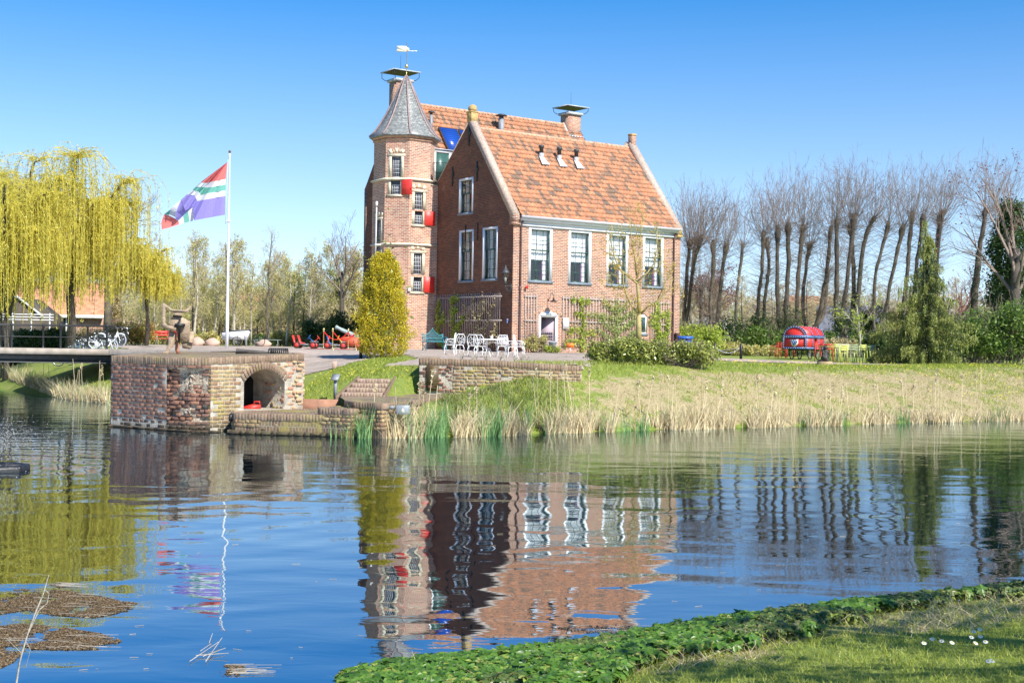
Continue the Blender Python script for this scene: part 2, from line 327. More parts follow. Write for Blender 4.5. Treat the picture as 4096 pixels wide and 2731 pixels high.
# ---------------------------------------------------------------- terrain
def g2(u,v): p=G(u,v,0.0); return (p.x,p.y)
WATER=[(-60,-5),(-70,20),(-45,40),(-38,52),(-36,66),(-34,80),(-31,80),(-29,70),(-24.3,60),(-19.8,53),(-16.9,49.3),(-15,47.4),(-13,46),(-11,42),(-9.4,36.5),(-7.2,34.0),(-4.4,33.0),
  g2(850,1004),g2(1000,1003),g2(1100,1000),g2(1200,997),g2(1300,993),g2(1400,990),g2(1600,984),g2(1800,979),g2(2000,973),g2(2200,968),g2(2352,964),(25,50),(45,62),(90,85),(140,100),(140,60),(60,33),(22,20.5),
  (9,14.7),g2(2352,1372),g2(2150,1398),g2(1950,1418),g2(1800,1438),g2(1650,1458),g2(1500,1485),g2(1350,1515),g2(1150,1540),g2(950,1560),g2(790,1590),(-3.2,6.3),(-10,2)]
WP=np.array(WATER)
def sdist(X,Y):
    """distance to the shoreline, positive on land"""
    sh=X.shape; P=np.stack([X.ravel(),Y.ravel()],1); d=np.full(len(P),1e9); ins=np.zeros(len(P),bool)
    n=len(WP)
    for i in range(n):
        a=WP[i]; b=WP[(i+1)%n]; ab=b-a; t_=np.clip(((P-a)@ab)/(ab@ab),0,1); q=a+t_[:,None]*ab
        d=np.minimum(d,np.hypot(*(P-q).T))
        c=((a[1]>P[:,1])!=(b[1]>P[:,1])); xi=(b[0]-a[0])*(P[:,1]-a[1])/((b[1]-a[1]) if b[1]!=a[1] else 1e-9)+a[0]; ins^=c&(P[:,0]<xi)
    return np.where(ins,-d,d).reshape(sh)
def sm(a,b,x): t_=np.clip((x-a)/(b-a),0,1); return t_*t_*(3-2*t_)
def vnoise(X,Y,s,seed=0):
    r=np.random.RandomState(seed); T=r.rand(64,64); x=X/s; y=Y/s; xi=np.floor(x).astype(int); yi=np.floor(y).astype(int); fx=x-xi; fy=y-yi; fx=fx*fx*(3-2*fx); fy=fy*fy*(3-2*fy)
    g=lambda i,j:T[(xi+i)%64,(yi+j)%64]
    return (g(0,0)*(1-fx)+g(1,0)*fx)*(1-fy)+(g(0,1)*(1-fx)+g(1,1)*fx)*fy
WALLX=[-2.74,-1.1,.6,2.0]; WALLY=[38.3,38.2,38.2,38.6]   # front line of the terrace wall
def ground(X,Y):
    X=np.asarray(X,float); Y=np.asarray(Y,float); s=sdist(X,Y)
    right=1.66+.14*sm(50,78,Y); mid=1.76+.11*sm(45,70,Y)
    hp=mid+(right-mid)*sm(3,14,X); hp=hp+(1.93-hp)*sm(-2.6,-6,X)
    hp=hp-.22*sm(-9,-13,X)*sm(58,48,Y)
    w=np.interp(X,[-30,-12,-2.6,0,6.8,17,40],[4.5,5,5,4.8,5.0,7,9])
    far=hp*(1-(1-np.clip(s/w,0,1))**1.35)
    cove=np.interp(s,[0,1,2.5,4.5,7,11,20],[.05,.32,.66,1.15,1.58,1.90,1.93])
    k=sm(-9.5,-8.6,X)*sm(-2.3,-2.9,X); far=far*(1-k)+cove*k
    wy=np.interp(X,WALLX,WALLY); beh=(Y>wy+.22)&(X>-2.62)&(X<2.2)&(Y<50); far=np.where(beh,np.maximum(far,hp),far)
    inf=(~beh)&(X>-2.9)&(X<1.2)&(Y>33)&(Y<wy+.2); lim=np.interp(X,[-2.9,-1.4,-.1,1.2],[.72,.80,1.15,1.66])+.1*sm(38.2,34,Y)*0; far=np.where(inf,np.minimum(far,lim),far)
    near=.06+.82*(1-np.exp(-np.clip(s,0,50)/4.5))
    z=np.where(Y<25+np.clip(X-20,0,100)*.5,near,far)
    z=z+.05*(vnoise(X,Y,1.1,3)-.5)*sm(.1,1,s)*sm(25,8,s)+.02*(vnoise(X,Y,.4,5)-.5)*sm(.1,1,s)*sm(12,4,s)
    return np.where(s>0,z,np.clip(s*.6,-1.2,0)-.02)
def gz(x,y): return float(ground(np.array([x]),np.array([y]))[0])
def GT(u,v,it=12):
    """where the sight line meets the terrain"""
    z=1.7
    for _ in range(it): p=G(u,v,min(z,2.3)); z=gz(p.x,p.y)
    return Vector((p.x,p.y,z))
def at(u,Y,dz=0):
    x,_=ray(u,800); return Vector((x*Y,Y,gz(x*Y,Y)+dz))
def axis(parts):
    out=[]
    for a,b,st in parts: out+=list(np.arange(a,b,st))
    return np.array(out+[parts[-1][1]])
gx=axis([(-2500,-300,400),(-300,-60,30),(-60,-26,2),(-26,24,.3),(24,60,2),(60,300,30),(300,2500,400)])
gy=axis([(-60,-4,8),(-4,14,.25),(14,30,1.0),(30,58,.3),(58,100,1.2),(100,300,25),(300,4500,600)])
GX,GY=np.meshgrid(gx,gy); GZ=ground(GX,GY); nx=len(gx)
ii,jj=np.meshgrid(np.arange(len(gy)-1),np.arange(nx-1),indexing='ij'); b0=(ii*nx+jj).ravel()
Vg=np.stack([GX.ravel(),GY.ravel(),GZ.ravel()],1); Fg=np.stack([b0,b0+1,b0+nx+1,b0+nx],1)
def grassmat():
    m,t,b=newmat('grass_ground'); b.inputs['Roughness'].default_value=.95
    tc=N(t,'TexCoord'); at_=N(t,'Attribute',attribute_name='dry')
    n1=N(t,'TexNoise',_Scale=1.6,_Detail=8.0,_Roughness=.65); n2=N(t,'TexNoise',_Scale=14.0,_Detail=6.0,_Roughness=.7)
    mp=N(t,'Mapping'); mp.inputs['Scale'].default_value=(1,1,1); t.links.new(tc.outputs['Object'],mp.inputs[0])
    for n in (n1,n2): t.links.new(mp.outputs[0],n.inputs['Vector'])
    g=ramp(t,[(.25,(.09,.13,.022)),(.5,(.19,.25,.035)),(.75,(.32,.36,.07))]); t.links.new(n2.outputs[0],g.inputs[0])
    g2_=ramp(t,[(.3,(.8,.85,.8)),(.7,(1.2,1.1,1.0))]); t.links.new(n1.outputs[0],g2_.inputs[0]); gc=mixc(t,1.0,g.outputs[0],g2_.outputs[0],'MULTIPLY')
    d=ramp(t,[(.25,(.18,.14,.06)),(.5,(.36,.29,.15)),(.75,(.52,.43,.24))]); t.links.new(n2.outputs[0],d.inputs[0])
    a=N(t,'Math',operation='ADD'); t.links.new(at_.outputs['Fac'],a.inputs[0]); s=N(t,'Math',operation='SUBTRACT'); t.links.new(n1.outputs[0],s.inputs[0]); s.inputs[1].default_value=.5
    s2=N(t,'Math',operation='MULTIPLY'); t.links.new(s.outputs[0],s2.inputs[0]); s2.inputs[1].default_value=2.4; t.links.new(s2.outputs[0],a.inputs[1])
    r=ramp(t,[(.35,(0,0,0)),(.65,(1,1,1))]); t.links.new(a.outputs[0],r.inputs[0]); t.links.new(mixc(t,r.outputs[0],gc,d.outputs[0]),b.inputs['Base Color'])
    bumpn(t,b,n2.outputs[0],.05); return m
MAT['grass']=grassmat()
gr=mesh_from('ground',Vg,Fg,MAT['grass'],smooth=True,uv=False); tag(gr,kind='structure')
S_=sdist(GX,GY); W_=np.interp(GX,[-30,-12,-2.6,0,6.8,17,40],[4.5,5,12,3.5,5.0,8,10])
dry=sm(1.05,.62,S_/W_)*.72*(GY>25); dry=np.where((GX>-9.5)&(GX<-1.0)&(GY>25),.0,dry); dry=dry*np.where(GY>25,sm(-.5,4,GX)+(GX<-9),1); dry=np.where(GX<-9.5,dry*.3,dry)
dry=np.where((GY<20)&(S_<1.6)&(S_>0),.55,dry); dry=np.where(S_<.15,.2,dry)
av=gr.data.attributes.new('dry','FLOAT','POINT'); av.data.foreach_set('value',dry.ravel().astype(np.float32))

def inpoly(P,poly):
    poly=np.array(poly); ins=np.zeros(len(P),bool); n=len(poly)
    for i in range(n):
        a=poly[i]; b=poly[(i+1)%n]; c=((a[1]>P[:,1])!=(b[1]>P[:,1])); xi=(b[0]-a[0])*(P[:,1]-a[1])/((b[1]-a[1]) if b[1]!=a[1] else 1e-9)+a[0]; ins^=c&(P[:,0]<xi)
    return ins
def drape(name,poly,mat,lift=.02,step=.2,kind='structure'):
    P=np.array(poly); xs=np.arange(P[:,0].min(),P[:,0].max(),step); ys=np.arange(P[:,1].min(),P[:,1].max(),step); X,Y=np.meshgrid(xs,ys); nxx=len(xs)
    Z=ground(X,Y)+lift; i,j=np.meshgrid(np.arange(len(ys)-1),np.arange(nxx-1),indexing='ij'); b=(i*nxx+j).ravel()
    C=np.stack([xs[j.ravel()]+step/2,ys[i.ravel()]+step/2],1); k=inpoly(C,poly); b=b[k]
    F_=np.stack([b,b+1,b+nxx+1,b+nxx],1); use=np.unique(F_); mp_=np.zeros(X.size,int); mp_[use]=np.arange(len(use))
    V=np.stack([X.ravel(),Y.ravel(),Z.ravel()],1)[use]; return tag(mesh_from(name,V,mp_[F_],mat,uv=False,smooth=True),kind=kind)
def g3(u,v,z=1.85): p=G(u,v,z); return (p.x,p.y)
PAVE=[(-15.6,50.2),(-12.6,49.3),(-11.6,46.6),(-7.4,44.6),g3(760,812,1.93),g3(850,813,1.9),g3(925,813.5,1.87),(-3.4,47.5),(-4.4,43.5),(-2.6,40.5),(-2.55,38.7),(-.2,38.5),(1.2,38.6),(1.9,39),(2.1,40),(2.8,41.5),(2.8,46),(3.3,50),(3.6,62),(6.5,72),(5,80),(-8,84),(-20,84),(-26,76),(-17,57)]
drape('paved_forecourt',PAVE,MAT['paving'],.022,.25)
p_=[g3(1640,817,1.72),g3(1800,824,1.70),g3(1900,831,1.68),g3(2060,838,1.68),(25,70),(19,74),(10,72),(8.4,66)]
drape('garden_path',[(7.6,60),(9.6,57.5),(13,55.5),(17.5,54.5),(17.8,58),(14.5,60.5),(11.5,66),(8.2,66.5)],MAT['paving'],.02,.25)
# water
def water():
    m,t,b=newmat('moat_water'); b.inputs['Base Color'].default_value=(.002,.006,.010,1); b.inputs['Roughness'].default_value=.015; b.inputs['IOR'].default_value=1.33
    b.inputs['Specular IOR Level'].default_value=.5; b.inputs['Specular Tint'].default_value=(.80,.94,1,1)
    tc=N(t,'TexCoord'); geo=N(t,'NewGeometry')
    def noise(sx,sy,sc,det,dist):
        mp=N(t,'Mapping'); mp.inputs['Scale'].default_value=(sx,sy,1); t.links.new(tc.outputs['Object'],mp.inputs[0]); n=N(t,'TexNoise',_Scale=sc,_Detail=det,_Roughness=.45,_Distortion=dist); t.links.new(mp.outputs[0],n.inputs['Vector']); return n.outputs[0]
    def mad(a,k,c=None):
        n=N(t,'Math',operation='MULTIPLY_ADD'); t.links.new(a,n.inputs[0])
        if hasattr(k,'is_output'): t.links.new(k,n.inputs[1])
        else: n.inputs[1].default_value=k
        if c is None: n.inputs[2].default_value=0
        elif hasattr(c,'is_output'): t.links.new(c,n.inputs[2])
        else: n.inputs[2].default_value=c
        return n.outputs[0]
    # rings spreading from the fountain
    sub=N(t,'VectorMath',operation='SUBTRACT'); t.links.new(tc.outputs['Object'],sub.inputs[0]); fp=D(-30,1075,23); sub.inputs[1].default_value=(fp.x,fp.y,0)
    ln=N(t,'VectorMath',operation='LENGTH'); t.links.new(sub.outputs[0],ln.inputs[0])
    wob=noise(1,1,.35,2.0,0); ph=mad(ln.outputs['Value'],8.5,mad(wob,9.0)); sn=N(t,'Math',operation='SINE'); t.links.new(ph,sn.inputs[0])
    fall=N(t,'MapRange'); fall.inputs['From Min'].default_value=1.0; fall.inputs['From Max'].default_value=19.0; fall.inputs['To Min'].default_value=1.0; fall.inputs['To Max'].default_value=0.06; t.links.new(ln.outputs['Value'],fall.inputs['Value'])
    sw=noise(1,1,.25,1.0,0); r2=ramp(t,[(.35,(.25,.25,.25)),(.6,(1,1,1))]); t.links.new(sw,r2.inputs[0])
    amp=N(t,'Math',operation='MULTIPLY'); t.links.new(fall.outputs[0],amp.inputs[0]); t.links.new(r2.outputs[0],amp.inputs[1])
    rings=N(t,'Math',operation='MULTIPLY'); t.links.new(sn.outputs[0],rings.inputs[0]); t.links.new(amp.outputs[0],rings.inputs[1])
    h=mad(rings.outputs[0],.0016)
    h=mad(noise(.55,1.0,.9,1.0,.4),.0165,h)       # slow swell
    h=mad(noise(.6,1.3,2.2,2.0,.6),.0022,h)       # ripples
    # finer chop towards the far shore
    sx=N(t,'SeparateXYZ'); t.links.new(tc.outputs['Object'],sx.inputs[0]); mr=N(t,'MapRange'); mr.inputs['From Min'].default_value=15; mr.inputs['From Max'].default_value=30; mr.inputs['To Min'].default_value=.15; mr.inputs['To Max'].default_value=1.0; t.links.new(sx.outputs['Y'],mr.inputs['Value'])
    fine=noise(.7,1.6,5.0,2.0,.3); fm=N(t,'Math',operation='MULTIPLY'); t.links.new(fine,fm.inputs[0]); t.links.new(mr.outputs[0],fm.inputs[1]); h=mad(fm.outputs[0],.0028,h)
    bp=N(t,'Bump',_Distance=1.0,_Strength=1.0); t.links.new(h,bp.inputs['Height']); t.links.new(bp.outputs[0],b.inputs['Normal'])
    b.inputs['Specular IOR Level'].default_value=0; gl=N(t,'BsdfGlossy',_Roughness=.012); gl.inputs['Color'].default_value=(.84,.94,1,1); t.links.new(bp.outputs[0],gl.inputs['Normal']); fr=N(t,'Fresnel',_IOR=5.5); t.links.new(bp.outputs[0],fr.inputs['Normal']); fm2=N(t,'Math',operation='MULTIPLY',use_clamp=True); t.links.new(fr.outputs[0],fm2.inputs[0]); fm2.inputs[1].default_value=1.3; mx=N(t,'MixShader'); t.links.new(fm2.outputs[0],mx.inputs[0]); t.links.new(b.outputs[0],mx.inputs[1]); t.links.new(gl.outputs[0],mx.inputs[2]); t.links.new(mx.outputs[0],t.nodes['Material Output'].inputs['Surface']); return m
MAT['water']=water()
tag(mesh_from('water',np.array([(-150,-8,0),(200,-8,0),(200,130,0),(-150,130,0)]),[(0,1,2,3)],MAT['water'],uv=False),kind='structure')
# ---------------------------------------------------------------- the manor house (local x along the facade, y into the house)
TH=math.radians(34.98); HC=Vector((-.014,71.0,0)); HM=Matrix.Translation(HC)@Matrix.Rotation(TH,4,'Z')
def HW(p,q,z): return HM@Vector((p,q,z))
def hthing(name,label,cat,p,q,z,group=None,turn=0): return thing(name,label,cat,HW(p,q,z),TH+turn,group)
house=thing('manor_house','old red brick manor house with orange pantile roofs and octagonal stair turret','house',HC,TH)
FAC=frame((0,0,0),(1,0,0),(0,1,0)); GAB=frame((0,0,0),(0,-1,0),(1,0,0))
Z0=1.6
def pantiles(name,p0,p1,ya,za,yb,zb,cw=.235,rh=.37,par=None,rag=True):
    """roof slope of S-shaped tiles from (ya,za) at the eave to (yb,zb) at the ridge, x from p0 to p1"""
    L=math.hypot(yb-ya,zb-za); nr=int(L/rh); rh=L/nr; nc=int((p1-p0)/cw); cw=(p1-p0)/nc; sub=6
    up=np.array([0,(yb-ya)/L,(zb-za)/L]); nn=np.cross([1,0,0],up)
    prof=np.array([0.0,.030,.040,.018,-.006,-.012])*1.15; rs=np.random.RandomState(5)
    V=[];Fc=[];UV=[]
    xs=np.arange(nc*sub+1)/sub
    for r in range(nr):
        j=rs.normal(0,.012,nc+1); base=np.zeros((2,len(xs),3))
        for e,(fr,lift) in enumerate(((0,.052),(1.06,.006))):
            h=prof[np.arange(len(xs))%sub]+lift; jj=j[np.minimum(xs.astype(int),nc)]*(1-e)
            base[e]=np.array([p0,ya,za])+np.outer(xs*cw,[1,0,0])+np.outer(np.full(len(xs),(r+fr)*rh)+jj,up)+np.outer(h,nn)
        low=base[0]-.035*nn
        b=len(V)*0+sum(len(v) for v in V); V+=[low,base[0],base[1]]; n=len(xs)
        for k in range(n-1):
            for a in (0,1):
                Fc.append((b+a*n+k,b+a*n+k+1,b+(a+1)*n+k+1,b+(a+1)*n+k)); c=(k//sub)+.5; UV+=[(c,r+.5+100)]*4
    o=mesh_from(name,np.concatenate(V),np.array(Fc),MAT['tiles'],par,smooth=False)
    ul=o.data.uv_layers.new(name='tile'); 
    if len(UV)==len(o.data.loops): ul.data.foreach_set('uv',np.array(UV,np.float32).ravel())
    return o
def plain(name,pts,mat,par,m=None):
    b=MB(m); b.add(pts,[tuple(range(len(pts)))]); return b.obj(name,mat,par)

def sash(mat4,x0,x1,z0,z1,cols,rows,curt,side=0):
    """sliding sash window filling the opening; rows = (top,bottom)"""
    fw=.15; w=MB(mat4)
    w.box(x0,x0+fw,-.012,.12,z0,z1); w.box(x1-fw,x1,-.012,.12,z0,z1); w.box(x0+fw,x1-fw,-.012,.12,z1-fw*.8,z1)
    fr=w.obj('window',MAT['white'],house)
    s=MB(mat4); s.box(x0-.04,x1+.04,-.07,.10,z0-.13,z0-.003); s.obj('sill',MAT['sill'],fr)
    a,b=x0+fw,x1-fw; zt=z1-fw*.8; zm=z0+(zt-z0)*.6; g=MB(mat4)
    def leaf(za,zb,d,nr):
        e=.055; g.box(a+.002,a+e,d,d+.045,za,zb); g.box(b-e,b-.002,d,d+.045,za,zb); g.box(a+e,b-e,d,d+.045,za,za+e*1.2); g.box(a+e,b-e,d,d+.045,zb-e,zb)
        for i in range(1,cols): x=a+(b-a)*i/cols; g.box(x-.014,x+.014,d+.006,d+.04,za+e*1.2,zb-e)
        for i in range(1,nr): z=za+(zb-za)*i/nr; g.box(a+e,b-e,d+.004,d+.038,z-.014,z+.014)
    leaf(zm-.03,zt-.002,.07,rows[0]); leaf(z0+.002,zm+.02,.125,rows[1])
    g.obj('sash',MAT['sashgreen'],fr)
    gl=MB(mat4); gl.add([(a+.03,.09,zm),(b-.03,.09,zm),(b-.03,.09,zt-.03),(a+.03,.09,zt-.03)],[(0,1,2,3)]); gl.add([(a+.03,.145,z0+.03),(b-.03,.145,z0+.03),(b-.03,.145,zm),(a+.03,.145,zm)],[(0,1,2,3)])
    gl.obj('pane',MAT['glass'],fr)
    c=MB(mat4); nf=22
    def cloth(xa,xb,za,zb,d,xb2=None):
        vs=[];fs=[]
        for i in range(nf+1):
            f=i/nf; dx=.028*math.sin(i*2.1)
            vs+=[(xa+((xb2 or xb)-xa)*f,d+dx,za),(xa+(xb-xa)*f,d+dx*.5,zb)]
        for i in range(nf): fs.append((2*i,2*i+2,2*i+3,2*i+1))
        c.add(vs,fs)
    if curt: 
        zb=z0+(zt-z0)*curt
        cloth(a-.02,b+.02,zb,zt+.05,.30); c.obj('curtain',MAT['curtain'],fr)
        c=MB(mat4); ww=(b-a); cloth(b-ww*.20,b+.02,z0-.02,zb+.3,.36); c.obj('curtain',MAT['curtain'],fr)
        c=MB(mat4); cloth(b-ww*.24,b-ww*.16,z0-.02,zb+.3,.38,b-ww*.10); c.obj('curtain',MAT['purple'],fr)
    else:
        cloth(a-.02,a+(b-a)*.36,z0,zt,.34); cloth(b-(b-a)*.30,b+.02,z0,zt,.34); c.obj('curtain',MAT['cream'],fr)
    return fr
# facade
LF=12.39; ZW0,ZW1=5.90,8.86
wins=[(1.06,2.70),(3.85,5.49),(6.64,8.26),(9.40,11.02)]
def arch(x0,x1,z0,zs,rise,n=8):
    pts=[(x0,z0),(x1,z0),(x1,zs)]
    for i in range(1,n): f=i/n; pts.append((x1+(x0-x1)*f,zs+rise*math.sin(math.pi*f)))
    return pts+[(x0,zs)]
door=arch(1.83,3.15,1.86,4.05,.17); sw_=arch(9.21,9.82,3.05,4.12,.12)
holes=[rect(a,b,ZW0,ZW1) for a,b in wins]+[door,sw_]
fw=MB(FAC); fw.wall([(0,Z0),(LF,Z0),(LF,9.45),(0,9.45)],holes,.24); fw.obj('facade_wall',MAT['brick'],house)
for i,(a,b) in enumerate(wins): sash(FAC,a,b,ZW0,ZW1,3,(2,3),.42)
# gable, front face x = 0
gh=[(5.53,3.99,5.99,8.93),(3.05,1.52,6.0,8.93),(5.63,4.10,9.93,11.95)]
gw=MB(GAB); gout=[(0,Z0),(0,9.05),(-.02,9.5),(-4.45,15.25),(-4.72,15.25),(-9.0,11.15),(-9.0,Z0)]
gout=gout[::-1]
gw.wall(gout,[rect(-a,-b,c,d) for a,b,c,d in gh],.24); gw.obj('gable_wall',MAT['brick_shaded'],house)
sash(GAB,-5.53,-3.99,5.99,8.93,3,(2,3),0); sash(GAB,-3.05,-1.52,6.0,8.93,3,(2,3),0); sash(GAB,-5.63,-4.10,9.93,11.95,3,(2,2),0)
# other outer walls
ow=MB(); ow.box(LF-.35,LF-.002,0.002,9.0,Z0,9.05); ow.add([(LF-.003,-.003,9.0),(LF-.003,9.0,9.0),(LF-.003,4.72,15.25),(LF-.003,4.45,15.25),(LF-.003,-.003,9.5)],[(0,1,2,3,4)]); ow.add([(LF-.37,0,9.0),(LF-.37,9,9.0),(LF-.37,4.7,15.25),(LF-.37,4.45,15.25),(LF-.37,.0,9.5)],[(4,3,2,1,0)])
ow.box(9.0,14.6,9.0,9.3,Z0,9.4); ow.box(14.3,14.6,9.3,17.2,Z0,12.35); ow.box(0.0,14.6,16.9,17.2,Z0,12.35)
ow.obj('end_wall',MAT['brick'],house)
rw=MB(GAB); rw.wall([(-17.25,Z0),(-9.0,Z0),(-9.0,12.3),(-13.0,17.55),(-13.3,17.55),(-16.95,12.75),(-17.25,12.4)],[],.2); rw.obj('rear_gable_wall',MAT['brick_shaded'],house)
rw=MB(frame((14.6,0,0),(0,-1,0),(1,0,0))); rw.wall([(-17.2,12.3),(-9.0,12.3),(-13.05,17.5)],[],-.2); rw.box(-13.2,-9,-14.2,-14.19,9.2,12.2); rw.obj('rear_gable_wall',MAT['brick'],house)
fwr=MB(); fwr.box(0.3,14.3,9.0,9.2,9.4,12.15); fwr.obj('rear_front_wall',MAT['brick'],house)
# copings
def slopebox(p0,p1,ya,za,yb,zb,t,mat,name='coping',dn=0):
    L=math.hypot(yb-ya,zb-za); up=Vector((0,(yb-ya)/L,(zb-za)/L)); nn=Vector((1,0,0)).cross(up)
    m=frame((0,ya,za),(1,0,0),up,nn); b=MB(m); b.box(p0,p1,0,L,-dn,t); return b.obj(name,mat,house)
slopebox(-.03,.36,-.05,9.48,4.45,15.27,.06,MAT['coping'],dn=.30)
slopebox(-.03,.36,9.1,11.05,4.66,15.27,.06,MAT['coping'],dn=-.02)
slopebox(LF-.42,LF+.03,-.05,9.48,4.45,15.15,.07,MAT['coping'],dn=.35)
slopebox(LF-.42,LF+.03,9.1,9.3,4.6,15.1,.07,MAT['coping'],dn=.3)
kn=MB(); kn.box(-.02,.40,-.10,.35,9.07,9.5); kn.box(-.05,.42,-.14,.37,8.93,9.07); kn.obj('kneeler',MAT['brick'],house)
kn=MB(); kn.box(LF-.45,LF+.04,-.10,.32,9.07,9.5); kn.box(LF-.47,LF+.07,-.14,.34,8.93,9.07); kn.obj('kneeler',MAT['lichen'],house)
pn=MB(); pn.box(-.06,.40,4.33,4.8,15.2,15.72,bev=.02); pn.box(-.10,.44,4.29,4.84,15.72,15.80,bev=.02); pn.lathe([(.22,15.8),(.27,15.95),(.22,16.12),(.08,16.2),(.02,16.21)],10,Matrix.Translation((.17,4.56,0))); pn.obj('pinnacle',MAT['lichen'],house)
pn=MB(); pn.box(LF-.36,LF+.02,4.28,4.66,14.75,15.62,bev=.02); pn.obj('pinnacle',MAT['brick'],house); pn=MB(); pn.box(LF-.38,LF+.04,4.26,4.68,15.62,15.75,bev=.02); pn.obj('pinnacle_cap',MAT['lichen'],house)
# roofs
pantiles('front_roof',.36,LF-.42,-.28,9.40,4.55,14.86,par=house)
rb=MB(); rb.add([(.36,4.55,14.86),(LF-.4,4.55,14.86),(LF-.4,9.05,10.8),(.36,9.05,10.8)],[(3,2,1,0)]); rb.obj('front_roof_back',MAT['tiles'],house)
def ridge(p0,p1,q,z):
    b=MB(); n=int((p1-p0)/.36)
    for i in range(n):
        x=p0+(p1-p0)*i/n; x2=p0+(p1-p0)*(i+1)/n+.03; b.path([(x,q,z),(x2,q,z-.015)],[.125,.105],8)
    b.obj('ridge_tiles',MAT['ridge'],house)
MAT['ridge']=pm('ridge_tile',(.50,.30,.19),.8,.35,5,bump=.01)
ridge(.36,LF-.42,4.55,14.86)
pantiles('rear_roof',.10,14.5,8.70,11.85,13.05,17.56,par=house)
rb=MB(); rb.add([(.0,13.05,17.56),(14.6,13.05,17.56),(14.6,17.3,12.1),(.0,17.3,12.1)],[(3,2,1,0)]); rb.obj('rear_roof_back',MAT['tiles'],house)
ridge(.6,13.4,13.05,17.58)
# cornice and gutter
cn=MB(); cn.box(.44,LF-.45,-.06,.0,8.87,8.99); cn.box(.40,LF-.42,-.10,-.062,8.90,8.985); cn.box(.44,LF-.45,-.03,.0,8.99,9.25)
cn.obj('cornice',MAT['white'],house)
cn=MB(); cn.box(.40,LF-.40,-.28,0,9.17,9.28); cn.prism([(.36,9.28),(LF-.36,9.28),(LF-.30,9.43),(.30,9.43)],-.40,-.30); cn.box(.36,LF-.36,-.30,-.02,9.281,9.30); cn.obj('gutter',MAT['white'],house)
MAT['guttergrey']=pm('gutter_grey',(.50,.49,.50),.5,.08,4)
cn=MB(); cn.prism([(.34,9.285),(LF-.34,9.285),(LF-.27,9.44),(.27,9.44)],-.42,-.402); cn.obj('gutter_lip',MAT['guttergrey'],house)
def drainpipe(x):
    d=MB(); d.path([(x+.05,-.22,9.2),(x+.02,-.12,9.0),(x,-.07,8.8),(x,-.07,1.95)],.05,8)
    for z in (8.0,6.9,5.8,4.6,3.4): d.lathe([(.065,0),(.07,.03),(.065,.06)],8,Matrix.Translation((x,-.07,z)))
    d.lathe([(.075,1.9),(.08,2.1),(.065,2.2),(.06,5.3),(.075,5.4),(.075,5.55)],8,Matrix.Translation((x,-.07,0))) ; d.obj('drainpipe',MAT['pipe'],house)
drainpipe(.47); drainpipe(11.80)
d=MB(); d.lathe([(.16,1.85),(.17,2.0),(.14,2.05),(.14,3.0),(.18,3.1),(.16,3.15)],10,Matrix.Translation((12.1,-.15,0))); d.obj('drainpipe',MAT['pipe'],house)
# rusty wall anchors
for q,z,h in ((4.82,9.25,1.0),(3.55,9.25,1.0)):
    a=MB(); a.box(-.05,-.01,q-.03,q+.03,z-h,z); a.obj('wall_anchor',MAT['iron'],house)
for q,z in ((6.35,11.95),(3.72,12.0),(4.62,14.15)):
    a=MB(); a.prism([(-.04,-.55),(.04,-.55),(.05,-.38),(.13,-.30),(.05,-.2),(.10,0),(.17,.12),(.10,.3),(.05,.42),(.06,.6),(-.06,.6),(-.05,.42),(-.10,.3),(-.17,.12),(-.10,0),(-.05,-.2),(-.13,-.30),(-.05,-.38)],-.05,-.01,frame((0,q,z+.2),(0,-1,0),(1,0,0))); a.obj('wall_anchor',MAT['iron'],house)
# door: white frame, dark opening, leaf half open
dm=MB(); o_=arch(1.83,3.15,1.86,4.05,.17,8); i_=arch(1.97,3.01,1.86,3.84,.0,8); n=len(o_)
dm.box(1.83,1.97,-.012,.14,1.86,4.0); dm.box(3.01,3.15,-.012,.14,1.86,4.0); dm.prism([(1.83,4.0),(1.97,3.86),(3.01,3.86),(3.15,4.0),(3.15,4.05)]+[(3.15-1.32*i/8,4.05+.17*math.sin(math.pi*i/8)) for i in range(1,8)]+[(1.83,4.05)],-.012,.14)
df=dm.obj('door_frame',MAT['white'],house)
dl=MB(frame((3.0,.16,0),(-.66,.75,0),(.75,.66,0))); dl.box(0,.98,0,.05,1.88,3.84); dl.box(.08,.9,-.012,-.001,1.98,2.6); lf=dl.obj('door',MAT['door'],house)
dp=MB(frame((3.0,.16,0),(-.66,.75,0),(.75,.66,0)))
for r in range(3):
    for c in range(8): dp.box(.06+c*.108,.06+c*.108+.09,-.02,-.002,2.92-r*.17,3.04-r*.17)
MAT['doorpanel']=pm('door_grille',(.16,.13,.15),.5,.3,20); dp.obj('grille',MAT['doorpanel'],lf)
st=MB(); st.box(1.75,3.25,-.35,-.002,1.80,1.90); st.obj('doorstep',MAT['stone'],house)
vo=MB()
for i in range(13):
    a=math.pi*(.5+ (i-6)*.055); x=2.49-1.9*math.cos(a)*1.0; z=2.60+1.9*math.sin(a)*.88
    vo.box(-.05,.05,-.014,.0,-.16,.12,Matrix.Translation((x,0,z+.02))@Matrix.Rotation(a-math.pi/2,4,'Y'))
vo.obj('door_arch',MAT['ridge'],house)
MAT['lintelgrey']=pm('number_panel',(.55,.66,.76),.6,.1,8)
s=MB(FAC); s.box(9.26,9.77,.02,.08,3.06,3.14); s.box(9.26,9.34,.02,.08,3.14,4.1); s.box(9.69,9.77,.02,.08,3.14,4.1); s.prism([(9.34,4.0),(9.69,4.0),(9.69,4.12),(9.6,4.2),(9.43,4.2),(9.34,4.12)],.02,.08); sf=s.obj('window',MAT['white'],house)
s=MB(FAC); s.box(9.36,9.67,.06,.12,3.16,3.98); s.obj('shutter',MAT['sashgreen'],sf); s=MB(FAC); s.box(9.17,9.85,-.05,.1,2.95,3.05); s.obj('sill',MAT['sill'],sf)
